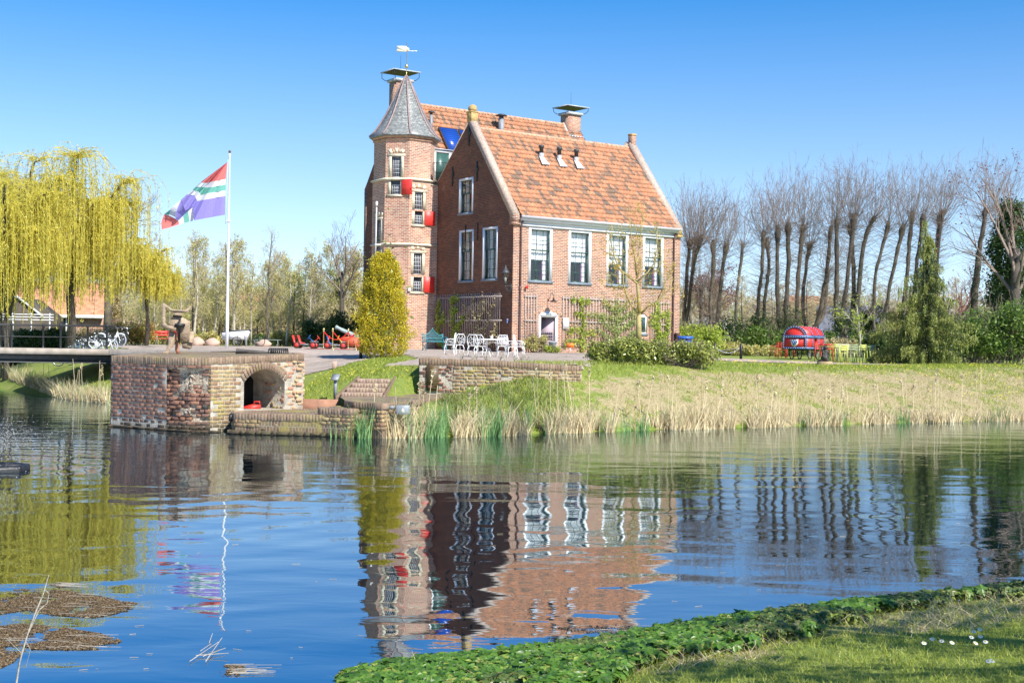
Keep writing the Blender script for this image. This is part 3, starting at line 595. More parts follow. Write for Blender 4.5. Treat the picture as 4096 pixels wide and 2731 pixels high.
s=MB(FAC); s.box(9.41,9.62,.05,.06,3.25,3.85); s.obj('pane',MAT['glass'],sf)
# roof vents
def roofvent(p,q,z,r,h,cap=True):
    v=MB(); v.lathe([(r*1.15,-.35),(r*1.1,.15),(r*1.0,.3)],12,Matrix.Translation((p,q,z))); vo_=v.obj('roof_vent',MAT['lead'],house,smooth=True)
    v=MB(); v.lathe([(r*.92,.3),(r*.92,h),(r*1.25,h+.01),(r*1.3,h+.1),(r*1.05,h+.16)],12,Matrix.Translation((p,q,z))); v.obj('cowl',MAT['greyiron'],vo_,smooth=False)
    f=MB(); k=Vector((0,.662,.749)); f.m=frame((p,q-.02,z-.02),(1,0,0),k,Vector((1,0,0)).cross(k))
    f.add([(-.28,-.62,.085),(.30,-.58,.085),(.14,.25,.075),(-.14,.25,.075)],[(0,1,2,3)]); f.add([(-.28,-.62,.085),(.30,-.58,.085),(.14,.25,.075),(-.14,.25,.075),(0,-.1,.13)],[(0,1,4),(1,2,4),(2,3,4),(3,0,4)]); f.obj('flashing',MAT['lead'],vo_)
for p in (4.10,5.42,6.70): roofvent(p,3.10,13.30,.13,.62)
def flue(p,q,z,r,h):
    v=MB(); v.lathe([(r*1.25,-.3),(r,.15),(r,h)],12,Matrix.Translation((p,q,z))); f=v.obj('flue',MAT['greymetal'],house,smooth=True)
    v=MB(); v.lathe([(r*.8,h),(r*.8,h+.12),(r*2.2,h+.16),(r*1.2,h+.26),(.02,h+.27)],12,Matrix.Translation((p,q,z))); v.obj('cap',MAT['greyiron'],f)
flue(7.25,11.95,16.2,.19,1.0); flue(1.70,11.7,16.0,.11,.75)
# solar panels
k=Vector((0,4.35,5.71)).normalized(); SM=frame((0,8.70,11.85),(1,0,0),k,Vector((1,0,0)).cross(k))
for a,b in ((2.22,3.62),(3.70,5.1)):
    s=MB(SM); s.box(a,b,3.03,5.15,.13,.20); pf=s.obj('solar_panel',MAT['bronze'],house); s=MB(SM); s.box(a+.06,b-.06,3.09,5.09,.201,.215); s.obj('glass',MAT['solar'],pf)
# dormer with balcony rail
dx0,dx1=.25,1.62; s=MB(); s.box(dx0,dx0+.12,8.86,9.0,12.1,13.95); s.box(dx1-.30,dx1,8.86,9.0,12.1,13.95); s.box(dx0,dx1,8.86,9.0,13.95,14.12); dmr=s.obj('dormer',MAT['white'],house)
s=MB(); s.box(dx0,dx1,9.0,10.4,11.9,14.08); s.obj('dormer_body',MAT['white'],dmr); s=MB(); s.box(dx0+.14,dx1-.32,8.90,8.95,12.1,13.93); s.obj('door',MAT['sashgreen'],dmr)
s=MB(); s.box(dx0-.1,dx1+.1,8.78,10.5,14.12,14.18); s.obj('dormer_roof',MAT['lead'],dmr)
s=MB(); rx0,rx1=-.05,1.5
s.path([(rx0,9.0,13.2),(rx0,8.35,13.2),(rx1,8.35,13.35),(rx1,9.0,13.35)],.022,5); s.path([(rx0,9.0,12.1),(rx0,8.35,12.1),(rx1,8.35,12.1)],.02,5)
for i in range(15): x=rx0+(rx1-rx0)*i/14; s.path([(x,8.35,12.1),(x,8.35,13.2+.15*i/14)],.011,4)
for i in range(1,5): s.path([(rx0,8.35+.15*i,12.1),(rx0,8.35+.15*i,13.2)],.011,4)
s.box(rx0-.05,rx1+.05,8.30,9.0,12.0,12.06); s.obj('balcony_rail',MAT['iron'],house)
# chimneys
def chimney(p0,p1,q0,q1,zb,zt,zc,over):
    c=MB(); c.box(p0,p1,q0,q1,zb,zt); ch=c.obj('chimney',MAT['brick'],house)
    c=MB(); c.box(p0-.12,p1+.12,q0-.12,q1+.12,zt,zt+.17); c.obj('rim',MAT['zinc'],ch)
    c=MB(); pm_=(p0+p1)/2; qm=(q0+q1)/2; hx=(p1-p0)/2+over; hy=(q1-q0)/2+over
    c.add([(pm_-hx,qm-hy,zc),(pm_+hx,qm-hy,zc),(pm_+hx,qm+hy,zc),(pm_-hx,qm+hy,zc),(pm_,qm,zc+.22),(pm_,qm,zc+.16)],[(0,1,4),(1,2,4),(2,3,4),(3,0,4),(1,0,5),(2,1,5),(3,2,5),(0,3,5)])
    c.obj('hood',MAT['iron'],ch); c=MB(); c.box(pm_-hx,pm_+hx,qm-hy-.02,qm-hy+.01,zc-.03,zc+.04); c.box(pm_-hx-.02,pm_-hx+.01,qm-hy,qm+hy,zc-.03,zc+.04)
    c.obj('hood_edge',MAT['zinc'],ch)
    c=MB()
    for a in (-1,1):
        for b in (-1,1):
            x=pm_+a*(p1-p0)/2*.9; y=qm+b*(q1-q0)/2*.9; x2=pm_+a*hx*.93; y2=qm+b*hy*.93
            c=MB(); c.path([(x,y,zt+.15),(x+(x2-x)*.6,y+(y2-y)*.6,zt+.12),(x2,y2,zt+.3),(x2,y2,zc)],.02,4); c.obj('bracket',MAT['iron'],ch)
    c=MB(); c.path([(pm_,qm,zc+.2),(pm_,qm,zc+1.1)],.012,4); c.obj('lightning_rod',MAT['iron'],ch)
chimney(13.32,14.40,12.6,13.5,16.2,18.25,18.78,.42)
chimney(.0,1.1,13.2,14.12,13.5,18.95,19.58,.42)
fl=MB(); fl.add([(13.18,12.45,16.75),(13.32,12.45,16.75),(13.32,13.05,17.75),(13.18,13.05,17.75)],[(0,1,2,3)]); fl.box(13.2,14.5,12.35,12.6,16.62,16.78); fl.obj('chimney_flashing',MAT['lead'],house)
# ---------------- octagonal stair turret
A8=1.756; PT,QT=-1.24,9.83
def octv(ap,z,rot=0): 
    R=ap/math.cos(math.pi/8); return [(PT+R*math.cos(math.pi/8+k*math.pi/4),QT+R*math.sin(math.pi/8+k*math.pi/4),z) for k in range(8)]
def octring(b,prof):
    vs=[];fs=[]
    for a,z in prof: vs+=octv(a,z)
    L=len(prof)
    for i in range(L-1):
        for k in range(8): fs.append((i*8+k,i*8+(k+1)%8,(i+1)*8+(k+1)%8,(i+1)*8+k))
    fs.append(tuple(range(7,-1,-1))); fs.append(tuple((L-1)*8+k for k in range(8))); b.add(vs,fs)
a2=A8*math.tan(math.pi/8)   # half side
# facet frames: origin at the left end of the facet (seen from outside)
def facet(ap,ang):  # ang = direction of outward normal
    n_=Vector((math.cos(ang),math.sin(ang),0)); t_=Vector((-n_.y,n_.x,0)); h=ap*math.tan(math.pi/8)
    o=Vector((PT,QT,0))+n_*ap-t_*h; return frame(o,t_,-n_),2*h
tw=MB(); FR=math.radians(-90); DG=math.radians(-135); LFc=math.radians(180)
AU=A8; AL=A8+.05
def tholes(ang,zlo,zhi,ap):
    out=[]
    for (an,x0,x1,z0,z1) in TW:
        if an==ang and z0>=zlo and z1<=zhi: out.append(rect(x0,x1,z0,z1))
    return out
s2=2*a2
TW=[(DG,s2-1.08,s2-.50,12.16,13.38),(DG,s2-1.08,s2-.50,11.12,11.98),
    (FR,.40,.98,10.26,11.30),(FR,.40,.98,9.37,10.16),(FR,.38,.98,6.40,7.66),(FR,.38,.98,5.36,6.24),
    (LFc,.62,1.1,8.35,9.65),(LFc,.62,1.1,7.1,8.05)]
for k in range(8):
    ang=math.radians(-180+45*k); ang=[x for x in (FR,DG,LFc,ang) if abs((x-ang+math.pi)%(2*math.pi)-math.pi)<1e-3][0]
    for zlo,zhi,ap in ((12.06,14.62,AU),(Z0,12.0,AL)):
        m,L=facet(ap,ang); b=MB(m); 
        out=[(0,zlo),(L,zlo),(L,zhi),(0,zhi)]
        if ang==FR and ap==AL: out=[(0,zlo),(L+1.2,zlo),(L+1.2,11.78),(L,11.78),(L,zhi),(0,zhi)]
        tw.v and None
        tw.wall(out,tholes(ang,zlo,zhi,ap),.18,m)
tw.obj('turret_wall',MAT['brick_tower'],house)
rg=MB(); octring(rg,[(AL,11.96),(AL+.12,11.99),(AL+.13,12.05),(AU,12.14)]); rg.obj('string_course',MAT['stone'],house); rg=MB(); octring(rg,[(AL,8.10),(AL+.10,8.13),(AL+.11,8.19),(AL,8.26)])
rg.box(-1.0,-.02,QT-AL-.12,QT-AL,8.12,8.2)
rg.obj('string_course',MAT['stone'],house); rg=MB(); rg.box(-.5,-.02,QT-AL-.06,QT-AL+.5,11.78,11.84)
rg.obj('ledge',MAT['stone'],house)
cr=MB(); octring(cr,[(AU+.002,14.36),(AU+.07,14.38),(AU+.07,14.47),(AU+.002,14.48)]); octring(cr,[(AU+.002,14.5),(AU+.13,14.52),(AU+.15,14.66),(AU+.0,14.67)]); cr.obj('turret_cornice',MAT['ridge'],house)
cone=MB(); prof=[(2.02,14.62),(2.04,14.70),(1.74,15.02),(1.44,15.50),(1.13,16.08),(.82,16.78),(.52,17.5),(.27,18.1),(.05,18.55)]
octring(cone,prof); cone.obj('turret_roof',MAT['slate'],house)
hp_=MB()
for k in range(8):
    hp_.path([ (lambda v:(v[0],v[1],v[2]+.02))(octv(a,z)[k]) for a,z in prof[1:]],[.055]*6+[.05,.03],5)
MAT['hip']=pm('hip_lead',(.27,.19,.18),.6,.25,4); hp_.obj('hip_roll',MAT['hip'],house)
sp=MB(); sp.lathe([(.10,18.1),(.05,18.6),(.02,18.62),(.02,19.0),(.09,19.03),(.12,19.1),(.09,19.2),(.02,19.24),(.018,20.55)],10,Matrix.Translation((PT,QT,0))); spo=sp.obj('finial',MAT['gold'],house,smooth=True)
vm=Matrix.Translation((PT,QT,0))@Matrix.Rotation(-TH,4,'Z'); v=MB(vm@Matrix.Translation((0,0,20.05))@Matrix.Scale(.66,4)@Matrix.Translation((0,0,-20.05)))
v.prism([(-.02,19.98),(-.02,20.48),(-.45,20.50),(-.95,20.52),(-.88,20.42),(-.93,20.32),(-.84,20.2),(-.95,20.12),(-.98,20.0),(-.88,19.95),(-.5,19.98)],-.012,.012); v.box(.02,.72,-.012,.012,20.03,20.08)
v.prism([(.02,20.08),(.02,20.4),(.2,20.3),(.45,20.16),(.7,20.08)][:3]+[(.25,20.08)],-.008,.008); v.lathe([(.01,-.05),(.05,0),(.01,.05)],8,Matrix.Translation((.75,0,20.055))@Matrix.Rotation(math.pi/2,4,'Y')); v.prism([(.78,19.99),(1.0,20.055),(.78,20.12)],-.01,.01)
v.obj('weather_vane',MAT['creamgold'],spo)
# turret windows: stone surround, leaded lattice, hinged red shutter on the lower light
def tlight(ang,ap,x0,x1,z0,z1,lat_z=None,arch_=False,head=True,sill=True,shut=None,side=False):
    m,L=facet(ap,ang); e=.17; s=MB(m)
    s.box(x0-e,x0,-.025,.16,z0,z1); s.box(x1,x1+e,-.025,.16,z0,z1)
    if head: s.box(x0-e-.08,x1+e+.08,-.03,.16,z1,z1+.15)
    if sill: s.box(x0-e-.08,x1+e-.02,-.06,.16,z0-.13,z0)
    so=s.obj('turret_window',MAT['stone'],house)
    if arch_:
        a_=MB(m)
        for i,dx in enumerate((-.36,0,.36)):
            a_.box(-.09,.09,-.02,.02,-.11,.13,Matrix.Translation(((x0+x1)/2+dx,0,z1+.30+(.06 if dx==0 else 0)))@Matrix.Rotation(dx*1.3,4,'Y'))
        a_.obj('keystone',MAT['creamstone'],so)
        a_=MB(m)
        for dx in (-.19,.19): a_.box(-.07,.07,-.012,.0,-.10,.10,Matrix.Translation(((x0+x1)/2+dx,0,z1+.32))@Matrix.Rotation(dx*1.3,4,'Y'))
        a_.obj('relieving_arch',MAT['ridge'],so)
    zt=z1 if lat_z is None else lat_z
    g=MB(m); g.add([(x0,.13,z0),(x1,.13,z0),(x1,.13,z1),(x0,.13,z1)],[(0,1,2,3)]); g.obj('pane',MAT['leadglass'],so)
    lt=MB(m); nC=5; nR=max(3,int((zt-z0)/.21))
    for i in range(nC): x=x0+.06+(x1-x0-.12)*i/(nC-1); lt.box(x-.011,x+.011,.10,.12,z0,zt)
    for i in range(nR+1): z=z0+.03+(zt-z0-.06)*i/nR; lt.box(x0+.03,x1-.03,.098,.118,z-.011,z+.011)
    lt.obj('lattice',MAT['lattice'],so)
    if shut:
        h=MB(m@Matrix.Translation((x1+e*.55,-.03,0))@Matrix.Rotation(math.radians(-8),4,'Z')); w_=x1-x0+.10
        h.box(0,w_,-.05,0,z0-.02,z1+.04,bev=.008)
        for i in range(1,3): h.box(.03,w_-.03,-.056,-.05,z0+(z1-z0)*i/3-.006,z0+(z1-z0)*i/3+.006)
        h.box(w_-.09,w_-.05,-.075,-.05,z0+.3,z0+.42); h.obj('shutter',MAT['red'],so)
MAT['leadglass']=pm('dark_lead_glass',(.02,.022,.03),.25,.4,5); MAT['lattice']=pm('white_lattice',(.60,.62,.66),.5,.1,5); MAT['creamstone']=pm('cream_keystone',(.78,.72,.52),.8,.1,5)
for an,x0,x1,z0,z1 in TW:
    ap=AU if z0>12.06 else AL; low=z1-z0<1.0
    if an==LFc: tlight(an,ap,x0,x1,z0,z1,arch_=not low,sill=low,shut=None)
    else: tlight(an,ap,x0,x1,z0,z1,lat_z=(z0+(z1-z0)*.72 if low else None),arch_=not low,head=not low,sill=low,shut=low)
wl=MB(facet(AL,FR)[0]); wl.box(-.02,.16,-.14,0,5.36,5.58,bev=.03); wl.obj('wall_lamp',MAT['white'],house)
# white pole bracketed on the left of the turret
pl=MB(); pl.path([(PT-AL-.45,QT-.55,7.35),(PT-AL-.42,QT-.55,10.35)],.035,8); pl.lathe([(.03,10.4),(.08,10.5),(.08,10.62),(.04,10.7)],8,Matrix.Translation((PT-AL-.42,QT-.55,0))); pl.box(PT-AL-.5,PT-AL,QT-.58,QT-.52,8.1,8.16); pl.obj('wall_pole',MAT['white'],house)
# ---------------------------------------------------------------- masonry by the water: real bricks in a mortar bed
def islandmat(name,cols,rough=.85,noise=.3,bump=.01,moss=None,msc=1.2,mth=.52,damp=False):
    m,t,b=newmat(name); b.inputs['Roughness'].default_value=rough; g=N(t,'NewGeometry'); r=ramp(t,[(i/(len(cols)-1),c) for i,c in enumerate(cols)]); t.links.new(g.outputs['Random Per Island'],r.inputs[0])
    tc=N(t,'TexCoord'); nz=N(t,'TexNoise',_Scale=11.0,_Detail=7.0,_Roughness=.65); t.links.new(tc.outputs['Object'],nz.inputs['Vector']); rf=ramp(t,[(.28,(1-noise*1.4,)*3),(.72,(1+noise,)*3)]); t.links.new(nz.outputs[0],rf.inputs[0])
    c=mixc(t,1.0,r.outputs[0],rf.outputs[0],'MULTIPLY')
    n3=N(t,'TexNoise',_Scale=2.3,_Detail=8.0,_Roughness=.75); t.links.new(tc.outputs['Object'],n3.inputs['Vector']); lr=ramp(t,[(.62,(0,0,0)),(.74,(.42,.42,.42))]); t.links.new(n3.outputs[0],lr.inputs[0]); c=mixc(t,lr.outputs[0],c,(.46,.40,.32))
    if moss:
        n2=N(t,'TexNoise',_Scale=msc,_Detail=6.0,_Roughness=.6); t.links.new(tc.outputs['Object'],n2.inputs['Vector']); mr=ramp(t,[(mth,(0,0,0)),(mth+.1,(.8,)*3)]); t.links.new(n2.outputs[0],mr.inputs[0]); c=mixc(t,mr.outputs[0],c,moss)
    sz=N(t,'SeparateXYZ'); t.links.new(tc.outputs['Object'],sz.inputs[0]); wm=N(t,'MapRange'); wm.inputs['From Min'].default_value=.10; wm.inputs['From Max'].default_value=.30; wm.inputs['To Min'].default_value=.85; wm.inputs['To Max'].default_value=0.0; t.links.new(sz.outputs['Z'],wm.inputs['Value'])
    if damp: c=mixc(t,wm.outputs[0],c,(.045,.040,.022))
    t.links.new(c,b.inputs['Base Color'])
    if bump: bumpn(t,b,nz.outputs[0],bump)
    return m
MAT['bk_dark']=islandmat('weathered_dark_brick',[(.15,.075,.055),(.22,.105,.07),(.26,.13,.08),(.19,.10,.068),(.14,.085,.065)],noise=.4,bump=.03,damp=True)
MAT['bk_moss']=islandmat('mossy_yellow_brick',[(.22,.14,.08),(.32,.22,.11),(.36,.28,.13),(.25,.14,.08),(.33,.25,.11)],noise=.3,bump=.02,moss=(.34,.27,.06),mth=.54,damp=True)
MAT['bk_edge']=islandmat('rowlock_brick',[(.20,.13,.085),(.27,.185,.12),(.24,.17,.11),(.18,.12,.085)],noise=.3,bump=.015,moss=(.28,.22,.07),mth=.56)
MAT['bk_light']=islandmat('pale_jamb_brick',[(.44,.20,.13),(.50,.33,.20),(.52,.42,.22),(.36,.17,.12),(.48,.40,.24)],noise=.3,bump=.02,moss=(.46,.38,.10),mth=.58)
MAT['bk_step']=islandmat('step_brick',[(.34,.24,.17),(.40,.29,.22),(.28,.19,.14),(.38,.30,.2)],noise=.25,bump=.01)
MAT['mortar']=pm('lime_mortar',(.40,.36,.29),.95,.3,5,bump=.03,bscale=20)
MAT['rubble']=pm('broken_mortar',(.38,.31,.23),.95,.6,6,bump=.09,bscale=12)
rsb=np.random.RandomState(3)
def bricks(b,P0,P1,z0,z1a,z1b,course=.10,bl=.26,jit=.006,proud=.02,hole=None,recess=None,keep=None,s0=0.0,depth=.10):
    """lay bricks on the face from P0 to P1 (seen from outside left to right)"""
    a=Vector((P0[0],P0[1],0)); e=Vector((P1[0],P1[1],0)); L=(e-a).length; d=(e-a)/L; m=frame(a,d,(-d.y,d.x,0))
    z=z0; r=0
    while z<max(z1a,z1b)-.02:
        s=-(bl*.5 if r%2 else 0)*.5; k=r
        while s<L-.01:
            l=bl if (k%2==0) else bl*.55; k+=1; x0=max(0,s); x1=min(L,s+l); s+=l+.014
            if x1-x0<.04: continue
            zt=min(z+course-.014,z1a+(z1b-z1a)*(x0+x1)/2/L)
            if zt-z<.03: continue
            cx=(x0+x1)/2; cz=(z+zt)/2
            if hole and hole(cx+s0,cz): continue
            if keep and not keep(cx+s0,cz): continue
            rc=recess(cx+s0,cz) if recess else 0
            if rc is None: continue
            q=rsb.normal(0,jit,6); y=-proud+rc+q[0]; rot=Matrix.Translation((cx,y+.05,cz))@Matrix.Rotation(q[1]*1.5,4,'Y')@Matrix.Rotation(q[2]*3,4,'Z')
            hx=(x1-x0)/2-abs(q[3])*.6; hz=(zt-z)/2-abs(q[4])*.5; e_=.012
            b.add([(-hx,-.05+e_,-hz),(hx,-.05+e_,-hz),(hx,-.05+e_,hz),(-hx,-.05+e_,hz),(-hx+e_,-.05,-hz+e_),(hx-e_,-.05,-hz+e_),(hx-e_,-.05,hz-e_),(-hx+e_,-.05,hz-e_),(-hx,depth,-hz),(hx,depth,-hz),(hx,depth,hz),(-hx,depth,hz)],
                  [(4,5,6,7),(0,1,5,4),(1,2,6,5),(2,3,7,6),(3,0,4,7),(8,9,1,0),(9,10,2,1),(10,11,3,2),(11,8,0,3)],m@rot)
        z+=course; r+=1
def rowlock(b,pts,zf,h=.2,wd=.085,proud=.02,dep=.24,jit=.003):
    """bricks on edge along an open line of (x,y,ztop)"""
    for i in range(len(pts)-1):
        a=Vector((pts[i][0],pts[i][1],0)); e=Vector((pts[i+1][0],pts[i+1][1],0)); L=(e-a).length; n=max(1,round(L/wd)); d=(e-a)/L; m=frame(a,d,(-d.y,d.x,0)); w_=L/n
        for k in range(n):
            zt=pts[i][2]+(pts[i+1][2]-pts[i][2])*(k+.5)/n+rsb.normal(0,jit); q=rsb.normal(0,jit)
            b.box(k*w_+.003,(k+1)*w_-.003,-proud+q,dep,zt-h,zt,m,bev=.004)
def plan(b,pts,z,flip=False):
    """flat top over plan points (x,y) or (x,y,z)"""
    P=[Vector((p[0],p[1],0)) for p in pts]; tri=tessellate_polygon([P]); fs=[]
    for t_ in tri:
        A,B_,C_=[P[i] for i in t_]; o=(B_.x-A.x)*(C_.y-A.y)-(C_.x-A.x)*(B_.y-A.y); fs.append(tuple(t_) if o>0 else tuple(t_)[::-1])
    b.add([(p[0],p[1],p[2] if len(p)>2 else z) for p in pts],fs)
def backing(b,pts,z0,ins=.0):
    for i in range(len(pts)-1):
        p,q=pts[i],pts[i+1]; b.add([(p[0],p[1],z0),(q[0],q[1],z0),(q[0],q[1],q[2]-.01),(p[0],p[1],p[2]-.01)],[(0,1,2,3)])
# --- platform (bastion) with arched niche
bas=thing('brick_bastion','weathered old brick bastion rising from the moat with a crumbling corner and an arched niche','wall',(-8.2,35,0)); BO=Matrix.Translation((8.2,-35,0))
FL=(-10.78,34.7,1.90); N1=(-8.95,33.45,1.90); N2=(-8.35,33.15,1.90); N3=(-7.75,33.2,1.91); AR=(-5.72,35.35,2.02); BR_=(-7.6,45.2,1.95); BL=(-12.3,47.6,1.92)
s1=math.hypot(N1[0]-FL[0],N1[1]-FL[1]); s2_=s1+math.hypot(N2[0]-N1[0],N2[1]-N1[1]); s3=s2_+math.hypot(N3[0]-N2[0],N3[1]-N2[1]); s4=s3+math.hypot(AR[0]-N3[0],AR[1]-N3[1])
nzr=np.random.RandomState(9); NZ=nzr.rand(40,40)
def brk(s,z):
    c0=s1-.02+.16*math.sin(z*3.1)+.08*math.sin(z*9); c1=s3+.02+.12*math.sin(z*5+1)
    if z>1.62 or z<.30: return .0+ (.02 if z<.3 else 0)
    e=min(s-c0,c1-s)
    if e<0: return float(NZ[int(s*7)%40,int(z*9)%40]>.95)*.03
    v=NZ[int(s*5)%40,int(z*10)%40]
    if v>.48:
        if NZ[int(s*13)%40,int(z*11+3)%40]>.6: return None
        return min(.15,e*.5)+v*.07
    return min(.17,e*.35)+v*.06
b=MB(BO)
bricks(b,FL,N1,-.05,1.70,1.70,.105,.27,recess=brk,keep=lambda s,z:True)
bricks(b,N1,N2,-.05,1.70,1.70,.105,.24,recess=brk,s0=s1); bricks(b,N2,N3,-.05,1.70,1.71,.105,.22,recess=brk,s0=s2_)
bricks(b,(FL[0]-.9,FL[1]+7),FL,-.05,1.7,1.7,.105,.27)
b.obj('brickwork',MAT['bk_dark'],bas)
# arch wall: s from N3
La=s4-s3; ax0,ax1,az0,azs,ari=1.02,2.34,.52,1.26,.34
def inarch(s,z,g=.0): 
    if not (ax0-g<s<ax1+g): return False
    f=(s-ax0+g)/(ax1-ax0+2*g); return az0-.05<z<azs+(ari+g)*math.sin(math.pi*min(1,max(0,f)))**.8
b=MB(BO); bricks(b,N3,AR,.0,1.71,1.82,.10,.21,hole=lambda s,z:inarch(s,z,.20) or s>ax1-.1,recess=lambda s,z:0 if (s>.12 or NZ[int(z*10)%40,3]>.3) else .06); b.obj('brickwork',MAT['bk_moss'],bas)
b=MB(BO); bricks(b,N3,AR,.30,1.75,1.83,.105,.20,hole=lambda s,z:inarch(s,z,.12),keep=lambda s,z:s>ax1-.1,jit=.012,recess=lambda s,z:(NZ[int(s*9)%40,int(z*10)%40]-.5)*.12)
bricks(b,AR,(-6.15,37.6),.45,1.82,1.82,.105,.22,jit=.02)
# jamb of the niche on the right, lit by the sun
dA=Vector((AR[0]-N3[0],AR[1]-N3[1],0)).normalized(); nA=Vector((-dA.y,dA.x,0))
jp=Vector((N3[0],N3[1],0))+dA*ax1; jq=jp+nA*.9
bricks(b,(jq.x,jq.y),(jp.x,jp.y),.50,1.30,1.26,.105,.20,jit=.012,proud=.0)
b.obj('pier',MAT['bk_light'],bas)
b=MB(BO@frame((N3[0],N3[1],0),dA,nA)); n=17
for i in range(n):
    f=(i+.5)/n; x=ax0-.03+(ax1-ax0+.06)*f; z=azs+ari*math.sin(math.pi*f)**.8; z2=azs+ari*math.sin(math.pi*(f+.01))**.8; a=math.atan2(z2-z,(ax1-ax0)*.01)*.75
    b.box(-.036,.036,-.035,.30,.0,.20,Matrix.Translation((x,0,z))@Matrix.Rotation(-a,4,'Y'),bev=.006)
b.obj('arch',MAT['bk_edge'],bas)
b=MB(BO); rowlock(b,[FL,N1,N2,N3],0,h=.20); rowlock(b,[N3,AR],0,h=.19); rowlock(b,[AR,(-6.5,39.5,2.0)],0,h=.2); rowlock(b,[(FL[0]-.9,FL[1]+7,1.9),FL],0,h=.2)
b.obj('rowlock_course',MAT['bk_edge'],bas)
b=MB(BO); backing(b,[BL,FL,N1,],-1.0); b.obj('mortar_bed',MAT['mortar'],bas)
b=MB(BO)
# crumbled corner: rough relief surface
gs=np.linspace(s1-.45,s3+.12,46); gz_=np.linspace(.12,1.70,56); vs=[];fs=[]
pth=[(FL,0),(N1,s1),(N2,s2_),(N3,s3),(AR,s4)]
def along(s):
    for (p,a),(q,c) in zip(pth,pth[1:]):
        if s<=c or q is AR: f=(s-a)/(c-a); return Vector((p[0]+(q[0]-p[0])*f,p[1]+(q[1]-p[1])*f,0)),Vector((-(q[1]-p[1]),q[0]-p[0],0)).normalized()
rr_=nzr.rand(46,56); 
for i,s in enumerate(gs):
    P,n_=along(s); edge=min(1,max(0,min(s-gs[0],gs[-1]-s)/.35))
    for j,z in enumerate(gz_):
        ez=min(1,max(0,min(z-.12,1.70-z)/.2)); dd=edge*ez*(.10+.10*NZ[int(s*4)%40,int(z*5)%40]+.06*rr_[i,j]); vs.append(P+n_*(dd+.005)+Vector((0,0,z)))
for i in range(45):
    for j in range(55): fs.append((i*56+j,(i+1)*56+j,(i+1)*56+j+1,i*56+j+1))
b.add(vs,fs); b.obj('broken_core',MAT['rubble'],bas)
b=MB(BO@frame((N3[0],N3[1],0),dA,nA)); hole_=[(ax0,az0),(ax1,az0),(ax1,azs)]+[(ax1-(ax1-ax0)*i/10,azs+ari*math.sin(math.pi*i/10)**.8) for i in range(1,10)]+[(ax0,azs)]
b.wall([(0,-1),(La,-1),(La,1.95),(0,1.85)],[hole_],1.5); b.box(ax0-.2,ax1+.3,1.5,1.55,az0-.1,1.8); b.obj('mortar_bed',MAT['mortar'],bas)
b=MB(BO@frame((N3[0],N3[1],0),dA,nA)); b.box(ax0-.3,ax1+.3,-.05,1.6,az0-.12,az0-.004); b.obj('niche_floor',MAT['paving'],bas)
b=MB(BO@frame((N3[0],N3[1],0),dA,nA)); b.box(ax0+.55,ax1-.02,1.42,1.5,az0,azs+.1); b.obj('niche_doorway',MAT['dark'],bas)
b=MB(BO@frame((N3[0],N3[1],0),dA,nA)); bricks(b,(ax0,1.46),(ax0+.55,1.46),az0,1.3,1.3,.105,.2); b.obj('niche_back',MAT['bk_dark'],bas)
b=MB(BO); plan(b,[FL,N1,N2,N3,AR,BR_,BL],0); b.obj('deck',MAT['brick_edge'],bas,loc=(0,0,-.012))
b=MB(BO); backing(b,[AR,BR_],-.5); backing(b,[BR_,BL],-.5); b.obj('rear_face',MAT['mortar'],bas)
b=MB(BO); bricks(b,(FL[0]-.04,FL[1]-.1),(N2[0],N2[1]-.14),-.12,.06,.06,.12,.5,jit=.02); bricks(b,(N2[0],N2[1]-.12),(N3[0]+.3,N3[1]-.35),-.12,.05,.05,.12,.45,jit=.03); b.obj('footing',MAT['bk_dark'],bas)
# red toy and weed in the niche
rt=D(583,925,34.6); o=thing('red_wedge','small red wedge with a handle lying on the floor of the arched niche','door wedge',(rt.x-.1,34.9,.52)); b=MB(); b.prism([(-.32,0),(.22,0),(.22,.10),(.0,.12),(-.32,.03)],-.1,.1); b.obj('body',MAT['red'],o); b=MB(); b.path([(.05,0,.1),(.05,0,.19),(.2,0,.19),(.2,0,.1)],.018,5); b.obj('handle',MAT['red'],o)
# drain pipe end
o=thing('drain_pipe','short black iron pipe with an open mouth poking out beside the low wall','pipe',D(527,958,32.9)); 
b=MB(Matrix.Rotation(math.radians(96),4,'Y')); b.lathe([(.085,0),(.10,.0),(.11,.03),(.10,.07),(.085,.09),(.085,.42),(.095,.44),(.095,.75)],14); b.obj('barrel',MAT['iron'],o,smooth=False)
b=MB(Matrix.Rotation(math.radians(96),4,'Y')); b.lathe([(.01,-.004),(.07,-.003),(.072,-.002)],14); b.obj('mouth',MAT['dark'],o)
# --- low quay wall and landing terraces
low=thing('low_quay_wall','low mossy brick quay wall at the foot of the bastion arch','wall',(-5.8,33,0)); LO=Matrix.Translation((5.8,-33,0))
l0=G(545,988); l1=(-6.98,32.62); l2=(-6.3,32.42); l3=(-3.55,31.9)
b=MB(LO); bricks(b,(-7.15,33.0),l1,.18,.40,.40,.105,.2); bricks(b,l1,l2,.18,.40,.40,.105,.2); b.obj('corner_pier',MAT['bk_moss'],low)
b=MB(LO); bricks(b,l2,l3,.10,.38,.38,.105,.24,jit=.015,recess=lambda s,z:.04); bricks(b,(-7.2,32.55),(-3.5,31.75),-.1,.12,.12,.11,.26,jit=.02); b.obj('brickwork',MAT['bk_moss'],low)
b=MB(LO); rowlock(b,[(-7.15,33.0,.53),(*l1,.53),(*l2,.53),(*l3,.55)],0,h=.17); b.obj('rowlock_course',MAT['bk_edge'],low)
